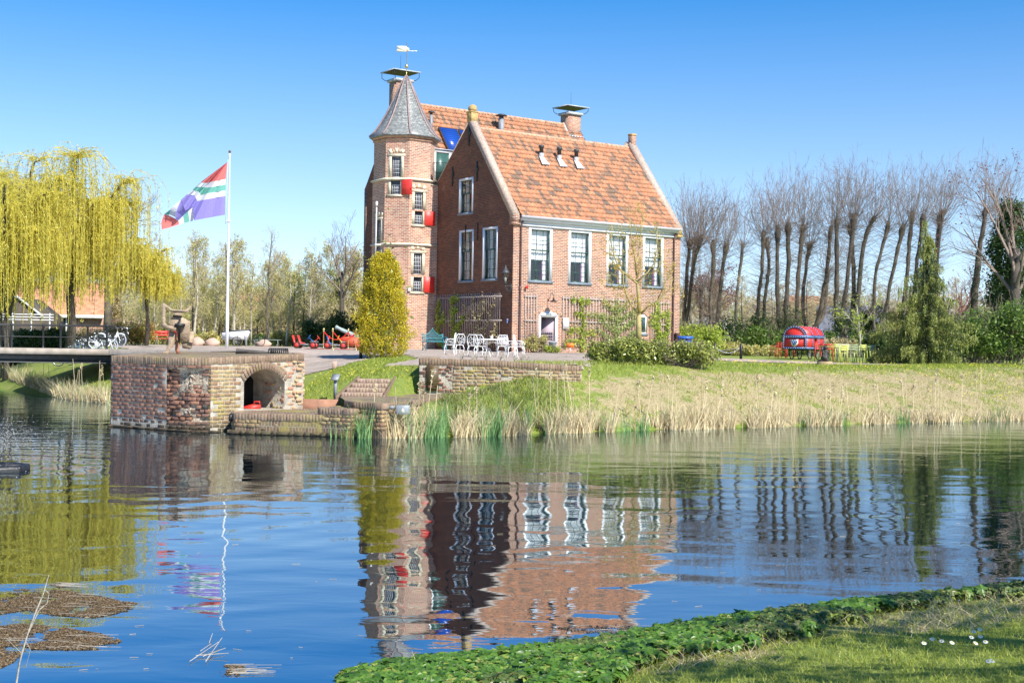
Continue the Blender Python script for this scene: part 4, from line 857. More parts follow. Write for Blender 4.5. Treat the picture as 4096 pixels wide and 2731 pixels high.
b=MB(LO); backing(b,[(-7.15,33.0,.5),(*l1,.5),(*l2,.5),(*l3,.5)],-.6); plan(b,[(-7.15,33.0),l1,l2,l3,(-3.6,34.5),(-5.5,35.6),(-7.2,34.4)],.515); b.obj('walkway',MAT['brick_edge'],low)
mid=thing('landing_block','raised mossy brick block on the low quay wall beside the green reeds','wall',(-4.2,32,0)); LO=Matrix.Translation((4.2,-32,0))
m0=(-4.78,32.15); m1=(-3.92,31.75); m2=(-3.62,33.1); m3=(-4.55,33.6)
b=MB(LO); bricks(b,m0,m1,.30,.56,.56,.1,.2,jit=.01); bricks(b,m1,m2,.2,.56,.56,.1,.2,jit=.01); b.obj('brickwork',MAT['bk_moss'],mid)
b=MB(LO); rowlock(b,[(m0[0]-.1,m0[1]+.5,.71),(*m0,.71),(*m1,.71),(*m2,.71)],0,h=.16); b.obj('rowlock_course',MAT['bk_edge'],mid)
b=MB(LO); backing(b,[(*m0,.6),(*m1,.6),(*m2,.6)],-.5); plan(b,[m0,m1,m2,m3],.70); b.obj('top',MAT['brick_edge'],mid)
ter=thing('curved_landing','curved brick landing terrace below the brick steps','terrace',(-2.5,34,0)); LO=Matrix.Translation((2.5,-34,0))
E3=[G(792,919,.87),G(812,922.5,.87),G(845,924,.87),G(878,926,.87),G(900,924,.87),G(935,921.5,.87),G(980,915,.87),G(1020,910,.88)]
E3=[(p.x,p.y,p.z) for p in E3]
b=MB(LO)
for p,q in zip(E3,E3[1:]): bricks(b,p,q,.2,.72,.72,.1,.2,jit=.01)
b.obj('brickwork',MAT['bk_moss'],ter)
b=MB(LO); rowlock(b,E3,0,h=.15); b.obj('rowlock_course',MAT['bk_edge'],ter)
b=MB(LO); backing(b,[(x,y,z-.1) for x,y,z in E3],-.4); plan(b,E3+[(-2.1,37.9),(-4.1,38.2),(-4.75,35.6)],.855); 
b.obj('top',MAT['brick_edge'],ter)
# --- steps
stp=thing('brick_steps','four brick steps climbing the grass bank from the landing','steps',(-4.3,35.4,.8))
for i in range(4):
    b=MB(); z=.05+i*.115; x0=-.40+i*.09; x1=.72+i*.03; yy=.2+i*.42; rowlock(b,[(x0,yy,z+.115),(x1,yy,z+.115)],0,h=.125,dep=.44); b.obj('step',MAT['bk_step'],stp)
b=MB(); b.add([(-.55,.1,-.05),(-.50,.1,-.05),(-.10,1.9,.52),(-.15,1.9,.52),(-.55,.1,.08),(-.50,.1,.08),(-.10,1.9,.58),(-.15,1.9,.58)],[(0,1,5,4),(1,2,6,5),(3,0,4,7),(4,5,6,7)]); b.obj('edging',MAT['soil'],stp)
b=MB(); b.add([(.75,.1,-.05),(.80,.1,-.05),(.95,1.9,.52),(.90,1.9,.52),(.75,.1,.08),(.80,.1,.08),(.95,1.9,.58),(.90,1.9,.58)],[(0,1,5,4),(1,2,6,5),(3,0,4,7),(4,5,6,7)]); b.obj('edging',MAT['soil'],stp)
b=MB(); b.box(-6.1,-4.7,35.35,35.40,.3,.78); tag(b.obj('steel_edging',MAT['corten'],None),'rusty steel edging plate at the foot of the grass bank','edging')
# --- terrace wall
tew=thing('terrace_wall','old brick retaining wall under the white garden chairs','wall',(-.6,37,0)); LO=Matrix.Translation((.6,-37,0))
T=[(-2.74,38.3,1.91),(-1.1,38.2,1.885),(-.3,38.2,1.86),(.8,38.25,1.80),(2.1,38.65,1.74)]
b=MB(LO); bricks(b,T[0],(-1.75,38.24),.6,1.72,1.71,.105,.25,jit=.02,recess=lambda s,z:(NZ[int(s*6)%40,int(z*9)%40]-.4)*.08); bricks(b,(-2.70,41.3),T[0],.7,1.72,1.72,.105,.25,jit=.01); b.obj('old_brickwork',MAT['bk_dark'],tew)
b=MB(LO); bricks(b,(-1.75,38.24),T[1],.6,1.71,1.7,.1,.22,jit=.012); bricks(b,T[1],T[2],.7,1.7,1.68,.1,.22,jit=.01); bricks(b,T[2],T[3],.8,1.68,1.63,.1,.22,jit=.01); bricks(b,T[3],T[4],1.0,1.63,1.59,.1,.22,jit=.01); b.obj('brickwork',MAT['bk_moss'],tew)
b=MB(LO); rowlock(b,[(-2.70,41.3,1.91)]+T,0,h=.19,dep=.4); b.obj('rowlock_course',MAT['bk_edge'],tew)
b=MB(LO); backing(b,[(-2.70,41.3,1.85)]+[(x,y,z-.04) for x,y,z in T],.2); b.obj('mortar_bed',MAT['mortar'],tew)
pa=D(980,839,37.75); dT=Vector((T[1][0]-T[0][0],T[1][1]-T[0][1],0)).normalized(); m=frame(Vector((-2.74,38.3,0))+dT*.22,dT,(-dT.y,dT.x,0))
b=MB(m); b.box(0,.36,-.06,-.035,.95,1.71); b2=b.obj('bronze_plaque',MAT['bronze'],None); tag(b2,'dark bronze plaque fixed to the left end of the retaining wall','plaque')
b=MB(m)
for i in range(13): b.box(.05,.31-.05*(i%3==2),-.064,-.0605,1.62-i*.05,1.63-i*.05)
MAT['plaqueline']=pm('plaque_line',(.14,.10,.045),.4,.1,9); b.obj('inscription',MAT['plaqueline'],b2)
# --- bridge
br=thing('footbridge','timber and steel footbridge with black railings crossing the moat at the left','bridge',(-16,50,0)); LO=Matrix.Translation((16,-50,0))
b=MB(LO); b.box(-45,-15.6,50.0,54.6,1.74,1.90); b.box(-45,-15.0,49.93,49.998,1.70,1.925); b.obj('deck',MAT['timber'],br)
b=MB(LO); b.box(-45,-14.2,50.35,50.45,1.40,1.735); b.box(-45,-14.2,54.1,54.2,1.40,1.735); b.box(-45,-14.2,50.15,50.65,1.36,1.398); b.box(-45,-15,52.1,52.2,1.4,1.735); b.obj('girder',MAT['greyiron'],br)
b=MB(LO); b.box(-45,-15,50.5,54.4,1.60,1.73); b.obj('underside_shadow',MAT['dark'],br)  # near-black slab paints in the shadow band below the deck
for yy,us in ((50.08,(-86,26.5,139,245)),(54.5,(0,99,201,300))):
    for i,u in enumerate(us):
        x=ray(u,790)[0]*yy
        if yy>54 and i==3: continue
        b=MB(LO); b.lathe([(.075,1.86),(.075,1.90),(.05,1.93),(.045,2.0),(.045,2.78),(.055,2.80),(.055,2.86),(.03,2.88),(.03,2.93)],10,Matrix.Translation((x,yy,0))); b.obj('post',MAT['iron'],br)
    xe=ray(us[-1] if yy<54 else 265,790)[0]*yy
    b=MB(LO); b.path([(-45,yy,2.84),(xe+.3,yy,2.84)],.026,6); b.path([(-45,yy,2.37),(xe+.02,yy,2.37)],.022,6); b.obj('rail',MAT['iron'],br)
b=MB(); b.add([(-15.6,49.9,1.72),(-10.9,46.6,1.72),(-10.9,46.6,1.93),(-15.6,49.9,1.92),(-15.0,54.6,1.92),(-9.5,54.6,1.95)],[(0,1,2,3),(3,2,5,4)]); tag(b.obj('ramp_edge',MAT['timber'],None),'weathered timber edge strip where the footbridge meets the forecourt','edging')
# ---------------------------------------------------------------- flagpole and flag
fp=at(521,58.3); pole=thing('flagpole','tall white flagpole standing on the brick bastion forecourt','flagpole',(fp.x,fp.y,1.9))
b=MB(); b.lathe([(.075,0),(.075,1.8),(.06,1.85),(.035,8.7),(.05,8.72),(.05,8.85),(.03,8.9)],12); b.obj('pole',MAT['flagpole'],pole,smooth=True)
b=MB(); b.lathe([(.09,5.78),(.09,5.86)],10); b.path([(-.02,0,5.82),(-.14,0,5.82),(-.14,0,5.70)],.03,6); b.path([(-.06,-.04,8.6),(-.13,-.05,5.8)],.008,4); b.obj('halyard',MAT['flagpole'],pole)
b=MB(); b.lathe([(.03,8.88),(.06,8.93),(.06,8.99),(.02,9.03)],10); b.obj('finial',MAT['bronze'],pole)
FZ=lambda x,y:((620+x*.21680)/1.7415,(600+y*.21684)/1.7415)
fl0=D(*FZ(1335,225),58.3); FD={'h':0.0,'a':-.16,'b':.26,'o':-.12,'m':.10,'t':.12,'n':.30}
hoist=[(1335,225),(1305,535),(1301,640),(1299,745),(1297,850),(1292,1195)]; fa=[(1335,225),(1110,575),(1040,690),(970,800),(905,920),(720,1300)]; fb=[(1335,225),(1015,590),(945,695),(860,835),(775,945),(700,1040)]
mid_=[(1335,225),(960,615),(890,690),(800,768),(735,845),(560,1120)]; outr=[(1335,225),(850,590),(750,680),(690,740),(590,820),(480,920)]
cols=[2,0,1,0,3]; FV=[];FF=[];FM=[]
def fvx(p,k): q=D(*FZ(*p),58.3+FD[k])-fl0; FV.append(tuple(q)); return len(FV)-1
def strip(A,ka,B,kb,bands=cols,n=7):
    for i in range(len(A)-1):
        for j in range(n):
            vs=[]
            for f,g in ((0,j/n),(0,(j+1)/n),(1,(j+1)/n),(1,j/n)):
                P=[];
                for L,k in ((A,ka),(B,kb)): x=L[i][0]+(L[i+1][0]-L[i][0])*f; y=L[i][1]+(L[i+1][1]-L[i][1])*f; P.append((x,y,FD[k]*min(1,(i+f)*1.0)))
                x=P[0][0]+(P[1][0]-P[0][0])*g; y=P[0][1]+(P[1][1]-P[0][1])*g; d=P[0][2]+(P[1][2]-P[0][2])*g+.035*math.sin(g*9+i)*math.sin(g*math.pi)*min(1,(i+f)); FV.append(tuple(D(*FZ(x,y),58.3+d)-fl0)); vs.append(len(FV)-1)
            FF.append(tuple(vs)); FM.append(bands[i])
strip(hoist,'h',fa,'a'); strip(fa,'a',fb,'b',n=4); strip(fb,'b',mid_,'m',n=3); strip(mid_,'m',outr,'o',n=5)
def patch(pts,col,ks): 
    idx=[fvx(p,k) for p,k in zip(pts,ks)]; tri=tessellate_polygon([[Vector((*p,0)) for p in pts]])
    for t_ in tri: FF.append(tuple(idx[i] for i in t_)); FM.append(col)
patch([(700,1040),(560,1120),(480,920),(430,1030),(395,1130),(370,1240),(400,1300),(435,1290),(520,1215),(610,1125)],3,'bmooootnnn')
patch([(480,920),(340,1035),(280,1100),(260,1190),(370,1238),(395,1130),(430,1030)],0,'ooottoo'); patch([(280,1100),(172,1183),(250,1205),(262,1190)],1,'otto')
patch([(172,1183),(140,1260),(115,1335),(122,1465),(240,1440),(445,1375),(432,1310),(390,1275),(270,1215)],2,'tttttnntt'); patch([(435,1290),(520,1225),(540,1350),(445,1375)],0,'nnnn'); patch([(520,1225),(610,1128),(635,1320),(540,1350)],1,'nnnn'); patch([(610,1128),(700,1040),(716,1260),(690,1315),(635,1320)],0,'nnnnn')
patch([(700,1040),(720,1300),(716,1260)],3,'bab')
fo=mesh_from('flag',np.array(FV),FF,None,smooth=False,loc=tuple(fl0)); tag(fo,'red, white, green and blue cross flag flying from the white pole','flag')
for n_,c_ in (('flag_white',(.82,.82,.84)),('flag_green',(.18,.52,.42)),('flag_red',(.80,.20,.18)),('flag_blue',(.33,.28,.70))):
    m,t,bb=newmat(n_); bb.inputs['Base Color'].default_value=(*c_,1); bb.inputs['Roughness'].default_value=.7; tr=N(t,'BsdfTranslucent'); tr.inputs[0].default_value=(*c_,1); mx=N(t,'MixShader',_Fac=.35); t.links.new(bb.outputs[0],mx.inputs[1]); t.links.new(tr.outputs[0],mx.inputs[2]); t.links.new(mx.outputs[0],t.nodes['Material Output'].inputs['Surface']); fo.data.materials.append(m)
if len(FM)==len(fo.data.polygons): fo.data.polygons.foreach_set('material_index',np.array(FM,np.int32))
# ---------------------------------------------------------------- wooden warrior
wc=at(405,40); war=thing('wooden_warrior','flat cut wooden warrior sculpture with horned helmet and black sword on the bastion','sculpture',(wc.x,wc.y,1.89),math.radians(14)); k_=.001783
def zp(pts): return [((x-460)*k_,(1272-y)*k_) for x,y in pts]
for nm,pts,y0,y1,mt in (('horned_helmet',[(215,390),(245,390),(330,440),(370,490),(420,497),(600,500),(690,422),(712,430),(648,537),(410,540),(340,515),(295,475),(262,440),(272,520),(262,600),(272,690),(268,720),(300,765),(440,790),(455,800),(450,865),(330,850),(225,805),(200,770),(207,520),(205,400)],-.19,.02,'woodgrey'),
  ('head',[(412,541),(545,541),(556,600),(385,600)],-.17,.04,'woodgrey'),('visor',[(392,600),(548,600),(548,622),(392,622)],-.03,.10,'dark'),
  ('torso',[(372,622),(550,622),(590,642),(640,672),(690,692),(686,780),(680,860),(675,1030),(530,1045),(480,1000),(455,870),(345,850),(330,740)],-.06,.12,'woodgrey'),
  ('shield',[(677,862),(755,870),(755,1040),(725,1150),(690,1180),(560,1160),(552,1052),(677,1034)],.02,.24,'woodgrey'),('shield_block',[(675,1035),(742,1040),(738,1075),(655,1060)],-.06,.02,'woodgrey'),
  ('leg',[(330,852),(440,880),(455,930),(430,1090),(350,1200),(350,1220),(345,1272),(220,1272),(240,1225),(285,1220),(290,1170),(330,1080)],-.02,.17,'woodgrey'),
  ('leg',[(457,1000),(490,1060),(512,1100),(500,1190),(545,1272),(470,1272),(437,1190),(445,1060)],.0,.18,'woodred'),
  ('sword',[(490,670),(530,665),(530,733),(605,735),(605,772),(582,800),(532,792),(515,1082),(485,1052),(485,795),(420,787),(430,737),(490,732)],-.22,-.11,'iron')):
    b=MB(); b.prism(zp(pts),y0,y1); b.obj(nm,MAT[mt],war)
b=MB(); b.box(.04,.1,-.11,-.06,.80,.90); b.obj('sword_mount',MAT['iron'],war)
# black grille and hoop rack on the bastion
gr_=at(600,41); o=thing('black_grille','low black slatted grille set in the bastion top behind the wooden warrior','grille',(gr_.x,41,1.93))
b=MB()
for i in range(52): x=-.80+i*.035; h=.17*(1-i/60); b.box(x,x+.02,-.01-.004*i,.01-.004*i,-.02,h)
b.box(-.82,1.05,.0,.02,-.02,.03); b.obj('slats',MAT['iron'],o)
hr=at(640,38.5); o=thing('hoop_rack','small black rack of arched hoops lying at the right end of the bastion','rack',(hr.x,38.5,1.99))
for i in range(9):
    b=MB(); x=-.26+i*.062; b.path([(x,-.25+.02*i,0),(x,-.22+.02*i,.10),(x+.01,-.1,.14),(x+.01,.1,.14),(x,.22,.10),(x,.25,0)],.018,6); b.obj('hoop',MAT['iron'],o)
b=MB(); b.path([(-.28,-.15,.09),(.26,-.1,.09)],.014,5); b.path([(-.28,.15,.09),(.26,.15,.09)],.014,5); b.obj('bar',MAT['iron'],o)
# ---------------------------------------------------------------- house fittings that are things of their own
def lantern():
    o=hthing('wall_lantern','large black coach lantern on a bracket at the corner of the shaded gable','lamp',-.40,.12,5.2)
    b=MB(); b.lathe([(.10,.50),(.17,1.02),(.175,1.04)],6); b.obj('glazing',MAT['lampglass'],o)
    b=MB()
    for k in range(6): a=math.pi*2*k/6; b.path([(.10*math.cos(a),.10*math.sin(a),.50),(.172*math.cos(a),.172*math.sin(a),1.03)],.010,4)
    b.lathe([(.11,.46),(.11,.50),(.05,.501)],6); b.lathe([(.18,1.03),(.25,1.04),(.24,1.07),(.10,1.27),(.06,1.30),(.06,1.36),(.03,1.39),(.05,1.43),(.02,1.48)],6); b.obj('frame',MAT['greyiron'],o)
    b=MB(); b.path([(0,0,.46),(0,0,.30),(.03,0,.2),(.12,0,.1),(.3,.0,.02)],.022,6); b.path([(0,0,.33),(.38,0,.35)],.018,5); b.path([(.10,0,.05),(.16,0,.16),(.10,0,.22),(.04,0,.18)],.012,5); b.box(.355,.385,-.05,.05,-.1,.45); b.obj('bracket',MAT['greyiron'],o)
    b=MB(); b.lathe([(.02,.52),(.05,.6),(.055,.75),(.03,.8)],8); b.obj('bulb',MAT['white'],o)
lantern()
o=hthing('monument_shield','small blue and white enamel shield on the gable beside the trellis','sign',-.02,.42,3.62)
b=MB(GAB); b.prism([(-.09,.11),(-.09,-.08),(0,-.17),(.09,-.08),(.09,.11)][::-1],-.012,-.002); b.obj('plate',MAT['blue'],o); b=MB(GAB); b.prism([(-.085,.10),(.085,.10),(0,0)][::-1],-.018,-.0125); b.prism([(-.06,-.10),(.06,-.10),(0,-.01)],-.018,-.0125); b.obj('emblem',MAT['white'],o)
o=hthing('red_siren','small red alarm siren high on the facade beside the drainpipe','alarm',.85,-.02,5.5); b=MB(Matrix.Rotation(math.radians(90),4,'X')); b.lathe([(.05,0),(.06,.05),(.09,.14),(.10,.16)],10); b.obj('horn',MAT['red'],o)
o=hthing('door_lamp','bell shaped gooseneck lamp over the white doorway','lamp',2.45,-.02,4.85)
b=MB(); b.path([(0,0,0),(0,-.12,.05),(0,-.2,.3),(0,-.34,.36),(0,-.48,.26),(0,-.50,.08)],.014,6); b.lathe([(.05,-.01),(.05,.01)],8,Matrix.Rotation(math.pi/2,4,'X')); b.obj('arm',MAT['iron'],o)
b=MB(Matrix.Translation((0,-.50,-.12))); b.lathe([(.19,0),(.17,.04),(.07,.10),(.03,.22)],12); b.obj('shade',MAT['iron'],o,smooth=True)
o=hthing('notice_board','blank white notice panel hanging on the wide trellis by the door','notice board',3.66,-.11,3.25); b=MB(); b.box(-.19,.19,-.02,.01,0,.62,bev=.008); b.obj('panel',MAT['white'],o); b=MB(); b.box(-.16,.16,-.026,-.021,.03,.59); b.obj('sheet',MAT['curtain'],o)
o=hthing('name_panel','small pale blue name panel on the top of the door frame','sign',2.49,-.03,4.02); b=MB(); b.prism([(-.22,0),(.22,0),(.20,.12),(0,.17),(-.20,.12)],-.012,.0); b.obj('panel',MAT['lintelgrey'],o)
tx=bpy.data.curves.new('lettering','FONT'); tx.body='Entree'; tx.size=.13; tx.align_x='CENTER'; tx.shear=.3; tx.extrude=.002; to=bpy.data.objects.new('lettering',tx); link(to,o); to.rotation_euler=(math.pi/2,0,0); to.location=(0,-.016,.03); MAT['ink']=pm('grey_ink',(.10,.14,.2),.6,.1,3); tx.materials.append(MAT['ink'])
dgx=bpy.context.evaluated_depsgraph_get(); me_=bpy.data.meshes.new_from_object(to.evaluated_get(dgx)); to2=bpy.data.objects.new('lettering',me_); link(to2,o); to2.rotation_euler=to.rotation_euler; to2.location=to.location; bpy.data.objects.remove(to)
# bins, signs
o=hthing('waste_bin','grey waste bin beside the open front door','bin',1.62,-1.6,1.86); b=MB(); b.lathe([(.17,0),(.22,.55),(.23,.56)],14); b.obj('body',MAT['zinc'],o,smooth=True); b=MB(); b.lathe([(.25,.56),(.25,.61),(.20,.66),(.02,.68)],14); b.obj('lid',MAT['greymetal'],o)
sg=at(1310,69.5); o=thing('orange_sign','small orange sign on a white stake in front of the trellis','sign',(sg.x,sg.y,sg.z)); b=MB(); b.box(-.02,.02,-.01,.01,0,.5); b.obj('stake',MAT['white'],o); b=MB(); b.box(-.20,.20,-.03,-.011,.32,.56); pl_=b.obj('board',MAT['orange'],o)
b=MB()
for r_,(a_,c_) in enumerate(((-.14,.12),(-.15,.14))): 
    x=a_
    while x<c_: w__=.02+.012*((int(x*1000))%3); b.box(x,x+w__,-.034,-.0305,.46-r_*.07,.485-r_*.07); x+=w__+.012
b.obj('text_lines',MAT['red'],pl_)
bb_=at(1573,76.5); o=thing('blue_bin','blue wheeled refuse bin standing behind the hedge at the house corner','bin',(bb_.x,bb_.y,bb_.z+.0)); b=MB(); b.prism([(-.30,.1),(.30,.1),(.40,1.05),(-.40,1.05)],-.3,.35); b.obj('body',MAT['blue'],o); b=MB(); b.box(-.45,.45,-.36,.40,1.052,1.13,bev=.02); b.box(-.42,.42,-.40,-.36,.98,1.08); b.obj('lid',MAT['blue'],o)
for s in (-1,1): b=MB(); b.lathe([(.1,-.03),(.1,.03)],12,Matrix.Translation((s*.3,.3,.1))@Matrix.Rotation(math.pi/2,4,'Y')); b.obj('wheel',MAT['tyre'],o)
o=thing('info_lectern','grey metal information lectern standing in the grass cove','information board',(at(771,35.9).x,35.9,.72),math.radians(-12)); b=MB(); b.box(-.035,.05,-.03,.03,0,.62); b.obj('post',MAT['greymetal'],o); b=MB(frame((0,0,.66),(1,0,0),(0,.75,.6),(0,-.6,.75))); b.box(-.11,.11,-.13,.13,-.02,.0); b.obj('panel',MAT['greymetal'],o)
b=MB(); b.box(-.08,.08,-.08,.08,0,.27,bev=.015); q=at(769,45.6); tag(b.obj('stone_bollard',MAT['boulder'],None,loc=(q.x,q.y,q.z)),'short worn stone bollard at the edge of the lawn','bollard')
b=MB(); b.box(-.06,.06,-.06,.06,0,.42,bev=.01); q=at(829,50.6); tag(b.obj('green_post',MAT['iron'],None,loc=(q.x,q.y,q.z)),'short dark post at the left foot of the golden conifer','post')
b=MB(); b.box(-.05,.05,-.04,.04,0,.66,bev=.01); q=at(565,78.5); tag(b.obj('grey_marker_post',MAT['greymetal'],None,loc=(q.x,q.y,q.z)),'grey marker post in front of the white cargo bicycle','post')
b=MB(); b.box(-.05,.05,-.04,.04,0,.86,bev=.01); q=at(2003,60.5); tag(b.obj('grey_marker_post',MAT['greymetal'],None,loc=(q.x,q.y,q.z)),'tall grey marker post among the yellow garden chairs','post')
q=D(928,929,32.3); o=thing('junction_box','grey electrical box with a yellow warning triangle at the edge of the landing','electrical box',(q.x,31.95,.60),math.radians(5)); b=MB(); b.box(-.17,.17,-.08,.08,0,.22,bev=.01); b.box(-.36,-.20,-.02,.02,.13,.20); b.obj('case',MAT['greymetal'],o); b=MB(); b.prism([(-.05,.05),(.05,.05),(0,.15)],-.086,-.0805); b.obj('warning_triangle',MAT['yellowpale'],o)
# chain fence
def chainpost(u,Y,lab): q=at(u,Y); o=thing('chain_post',lab,'post',(q.x,q.y,q.z),group='chain posts along the path'); b=MB(); b.lathe([(.07,0),(.07,.72),(.03,.74),(.05,.78),(.02,.83)],12); b.obj('shaft',MAT['iron'],o); return Vector((q.x,q.y,q.z+.62))
A_=chainpost(1702,64.5,'black chain post standing in the open by the garden path'); B_=chainpost(1642,64.5,'black chain post half hidden at the right end of the hedge')
B2=Vector((A_.x-1.9,A_.y+5,A_.z))
for nm,P_,Q_,sg_ in (('white chain sagging between the two black posts',B_,A_,.32),('white chain running back from the open black post',B2,A_,.22)):
    b=MB(); n=26; 
    for i in range(n):
        f=(i+.5)/n; c=P_.lerp(Q_,f); c.z-=4*sg_*f*(1-f); d=(Q_-P_)/n; dz=-4*sg_*(1-2*f)/n; d=Vector((d.x,d.y,d.z+dz)); b.path([c-d*.6,c+d*.6],.013+.006*(i%2),5)
    o=b.obj('chain',MAT['zinc'],None); tag(o,nm,'chain')
# ---------------------------------------------------------------- trellises on the house
def trellis(m,x0,x1,z0,z1,step,lab,rails):
    o=thing('trellis',lab,'trellis',HC,TH)
    b=MB(m); x=x0
    while x<x1: b.box(x,x+.035,-.10,-.075,z0+rsb.uniform(0,.03),z1+rsb.uniform(-.02,.04)); x+=step
    b.obj('laths',MAT['lath'],o)
    for z in rails: b=MB(m); b.box(x0-.04,x1+.04,-.072,-.03,z-.045,z+.045); b.obj('rail',MAT['lath'],o)
    return o
trellis(FAC,.82,1.66,2.2,5.15,.19,'narrow wooden trellis between the drainpipe and the door',(5.0,3.65,2.3))
trellis(FAC,3.45,9.05,2.2,5.12,.215,'wide wooden trellis with climbers right of the door',(4.98,3.65,2.3))
trellis(FAC,10.0,11.55,2.2,5.05,.20,'wooden trellis with climbers at the right end of the facade',(4.92,3.6,2.3))
trellis(GAB,-7.75,-.95,2.1,5.2,.19,'dark wooden trellis with climbers on the shaded gable',(5.0,3.65,2.4))
# ---------------------------------------------------------------- vegetation
def unit(v): return v/np.maximum(1e-9,np.linalg.norm(v,axis=-1,keepdims=True))
def leaves(name,P,size,mat,parent=None,asp=.5,dirs=None,spread=1.0,rs=None,loc=None,kind=None,tri=False):
    rs=rs or np.random.RandomState(len(P)); n=len(P); a=rs.normal(size=(n,3))*spread
    if dirs is not None: a=a+dirs
    a=unit(a); r=unit(rs.normal(size=(n,3))); b=unit(np.cross(a,r)); s=(np.asarray(size)*rs.uniform(.65,1.35,n))[:,None]
    c=np.cross(a,b)*s*.18
    V=np.stack([P-a*s,P+b*s*asp+c,P+a*s,P-b*s*asp+c],1).reshape(-1,3)
    F_=np.arange(n*4).reshape(n,4); o=mesh_from(name,V,F_,mat,parent,uv=False,loc=loc)
    if kind: o['kind']=kind
    return o
def segs(S):
    """S: list/array of (ax,ay,az,bx,by,bz,ra,rb) -> three sided tapered sticks"""
    S=np.asarray(S,float); A=S[:,0:3]; B=S[:,3:6]; d=unit(B-A); r=np.where(np.abs(d[:,2:3])<.9,[[0,0,1]],[[1,0,0]]); u=unit(np.cross(d,r)); w_=np.cross(d,u); V=[]
    for c,ra in ((A,S[:,6:7]),(B,S[:,7:8])):
        for k in range(3): t_=2*math.pi*k/3; V.append(c+(u*math.cos(t_)+w_*math.sin(t_))*ra)
    V=np.stack(V,1).reshape(-1,3); n=len(S); b=np.arange(n)[:,None]*6; F_=np.concatenate([b+np.array([[k,(k+1)%3,(k+1)%3+3,k+3]]) for k in range(3)],0)
    return V,F_
def twigs(name,S,mat,parent=None,loc=None):
    V,F_=segs(S); return mesh_from(name,V,F_,mat,parent,uv=False,loc=loc)
def grow(S,p,d,L,r,depth,rs,spread=.5,up=.15,nb=(3,5),nseg=4,wig=.12,tips=None,shrink=.62,rmin=.006,start=.3):
    """recursive branching; S collects sticks, tips collects end points"""
    d=np.array(d,float); p=np.array(p,float); pts=[p.copy()]; ds=[]
    for i in range(nseg):
        d=d+rs.normal(0,wig,3)+np.array([0,0,up]); d/=np.linalg.norm(d); q=p+d*L/nseg; r0=r*(1-.75*i/nseg); r1=r*(1-.75*(i+1)/nseg); S.append((*p,*q,max(rmin,r0),max(rmin*.8,r1))); p=q; pts.append(p.copy()); ds.append(d.copy())
        if tips is not None and depth<=1: tips.append(p.copy())
    if depth>0:
        n=rs.randint(nb[0],nb[1]+1)
        for k in range(n):
            f=start+(1-start)*(k+rs.rand())/n; i=min(nseg-1,int(f*nseg)); q=pts[i]+(pts[i+1]-pts[i])*(f*nseg-i); sd_=unit(rs.normal(size=3)); sd_=unit(sd_-ds[i]*sd_.dot(ds[i])); nd=unit(ds[i]*(1-spread*.5)+sd_*spread)
            grow(S,q,nd,L*shrink*rs.uniform(.7,1.15)*(1.15-.5*f),max(rmin,r*(1-.7*f)*.6),depth-1,rs,spread,up,nb,nseg,wig,tips,shrink,rmin,start)
def trunktube(pts,rad,n=10): b=MB(); b.path(pts,rad,n); return b
L_YG=leafmat('fresh_leaf',[(.42,.40,.12),(.58,.54,.17),(.68,.60,.24),(.50,.46,.18)])
L_TAN=leafmat('budding_leaf',[(.52,.41,.22),(.62,.51,.27),(.54,.48,.22),(.68,.56,.32)])
L_GR=leafmat('green_leaf',[(.08,.16,.03),(.14,.24,.04),(.22,.30,.05),(.06,.12,.03)])
L_DK=leafmat('dark_leaf',[(.03,.07,.02),(.05,.11,.025),(.10,.17,.035),(.02,.05,.015)])
L_WIL=leafmat('willow_leaf',[(.80,.70,.10),(.90,.78,.16),(.66,.66,.12),(.92,.82,.24)],trans=.6)
L_THU=leafmat('golden_conifer',[(.80,.60,.02),(.30,.28,.015),(.72,.56,.03),(.46,.40,.02),(.88,.68,.04),(.16,.18,.015),(.78,.60,.03)],trans=.25)
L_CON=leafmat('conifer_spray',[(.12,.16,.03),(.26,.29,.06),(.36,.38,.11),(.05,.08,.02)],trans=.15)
L_HED=leafmat('laurel_leaf',[(.13,.20,.03),(.42,.44,.08),(.60,.58,.20),(.22,.28,.05),(.06,.09,.02),(.50,.52,.12)],rough=.35,trans=.2)
L_LIM=leafmat('lime_green_leaf',[(.35,.45,.05),(.48,.55,.08),(.25,.36,.04),(.55,.58,.12)])
L_COP=leafmat('copper_leaf',[(.22,.07,.06),(.30,.11,.09),(.16,.06,.05)])
L_ORA=leafmat('orange_bud',[(.60,.40,.06),(.52,.42,.08),(.66,.48,.10)])
L_RED=leafmat('red_green_leaf',[(.30,.34,.04),(.48,.14,.05),(.50,.42,.08),(.16,.24,.04),(.52,.26,.10)])
L_WHT=leafmat('blossom',[(.80,.78,.76),(.70,.72,.66)])
L_GRS=leafmat('grass_blade',[(.18,.27,.03),(.32,.38,.04),(.44,.45,.08),(.14,.21,.02)],trans=.3)
L_STR=leafmat('straw_blade',[(.56,.45,.24),(.74,.62,.38),(.42,.32,.16),(.64,.54,.33)],trans=.2)
L_REE=leafmat('green_reed',[(.10,.22,.07),(.16,.30,.10),(.22,.34,.12)],trans=.2)
L_ELD=leafmat('ground_elder_leaf',[(.04,.10,.015),(.09,.21,.025),(.16,.29,.04),(.06,.14,.02)],rough=.4,trans=.35)
L_ELD2=leafmat('dark_ground_elder',[(.05,.10,.02),(.10,.16,.03),(.16,.16,.05)],rough=.4,trans=.25)

L_GRN2=leafmat('pear_leaf',[(.26,.34,.10),(.40,.46,.16),(.48,.52,.22),(.30,.38,.10)])
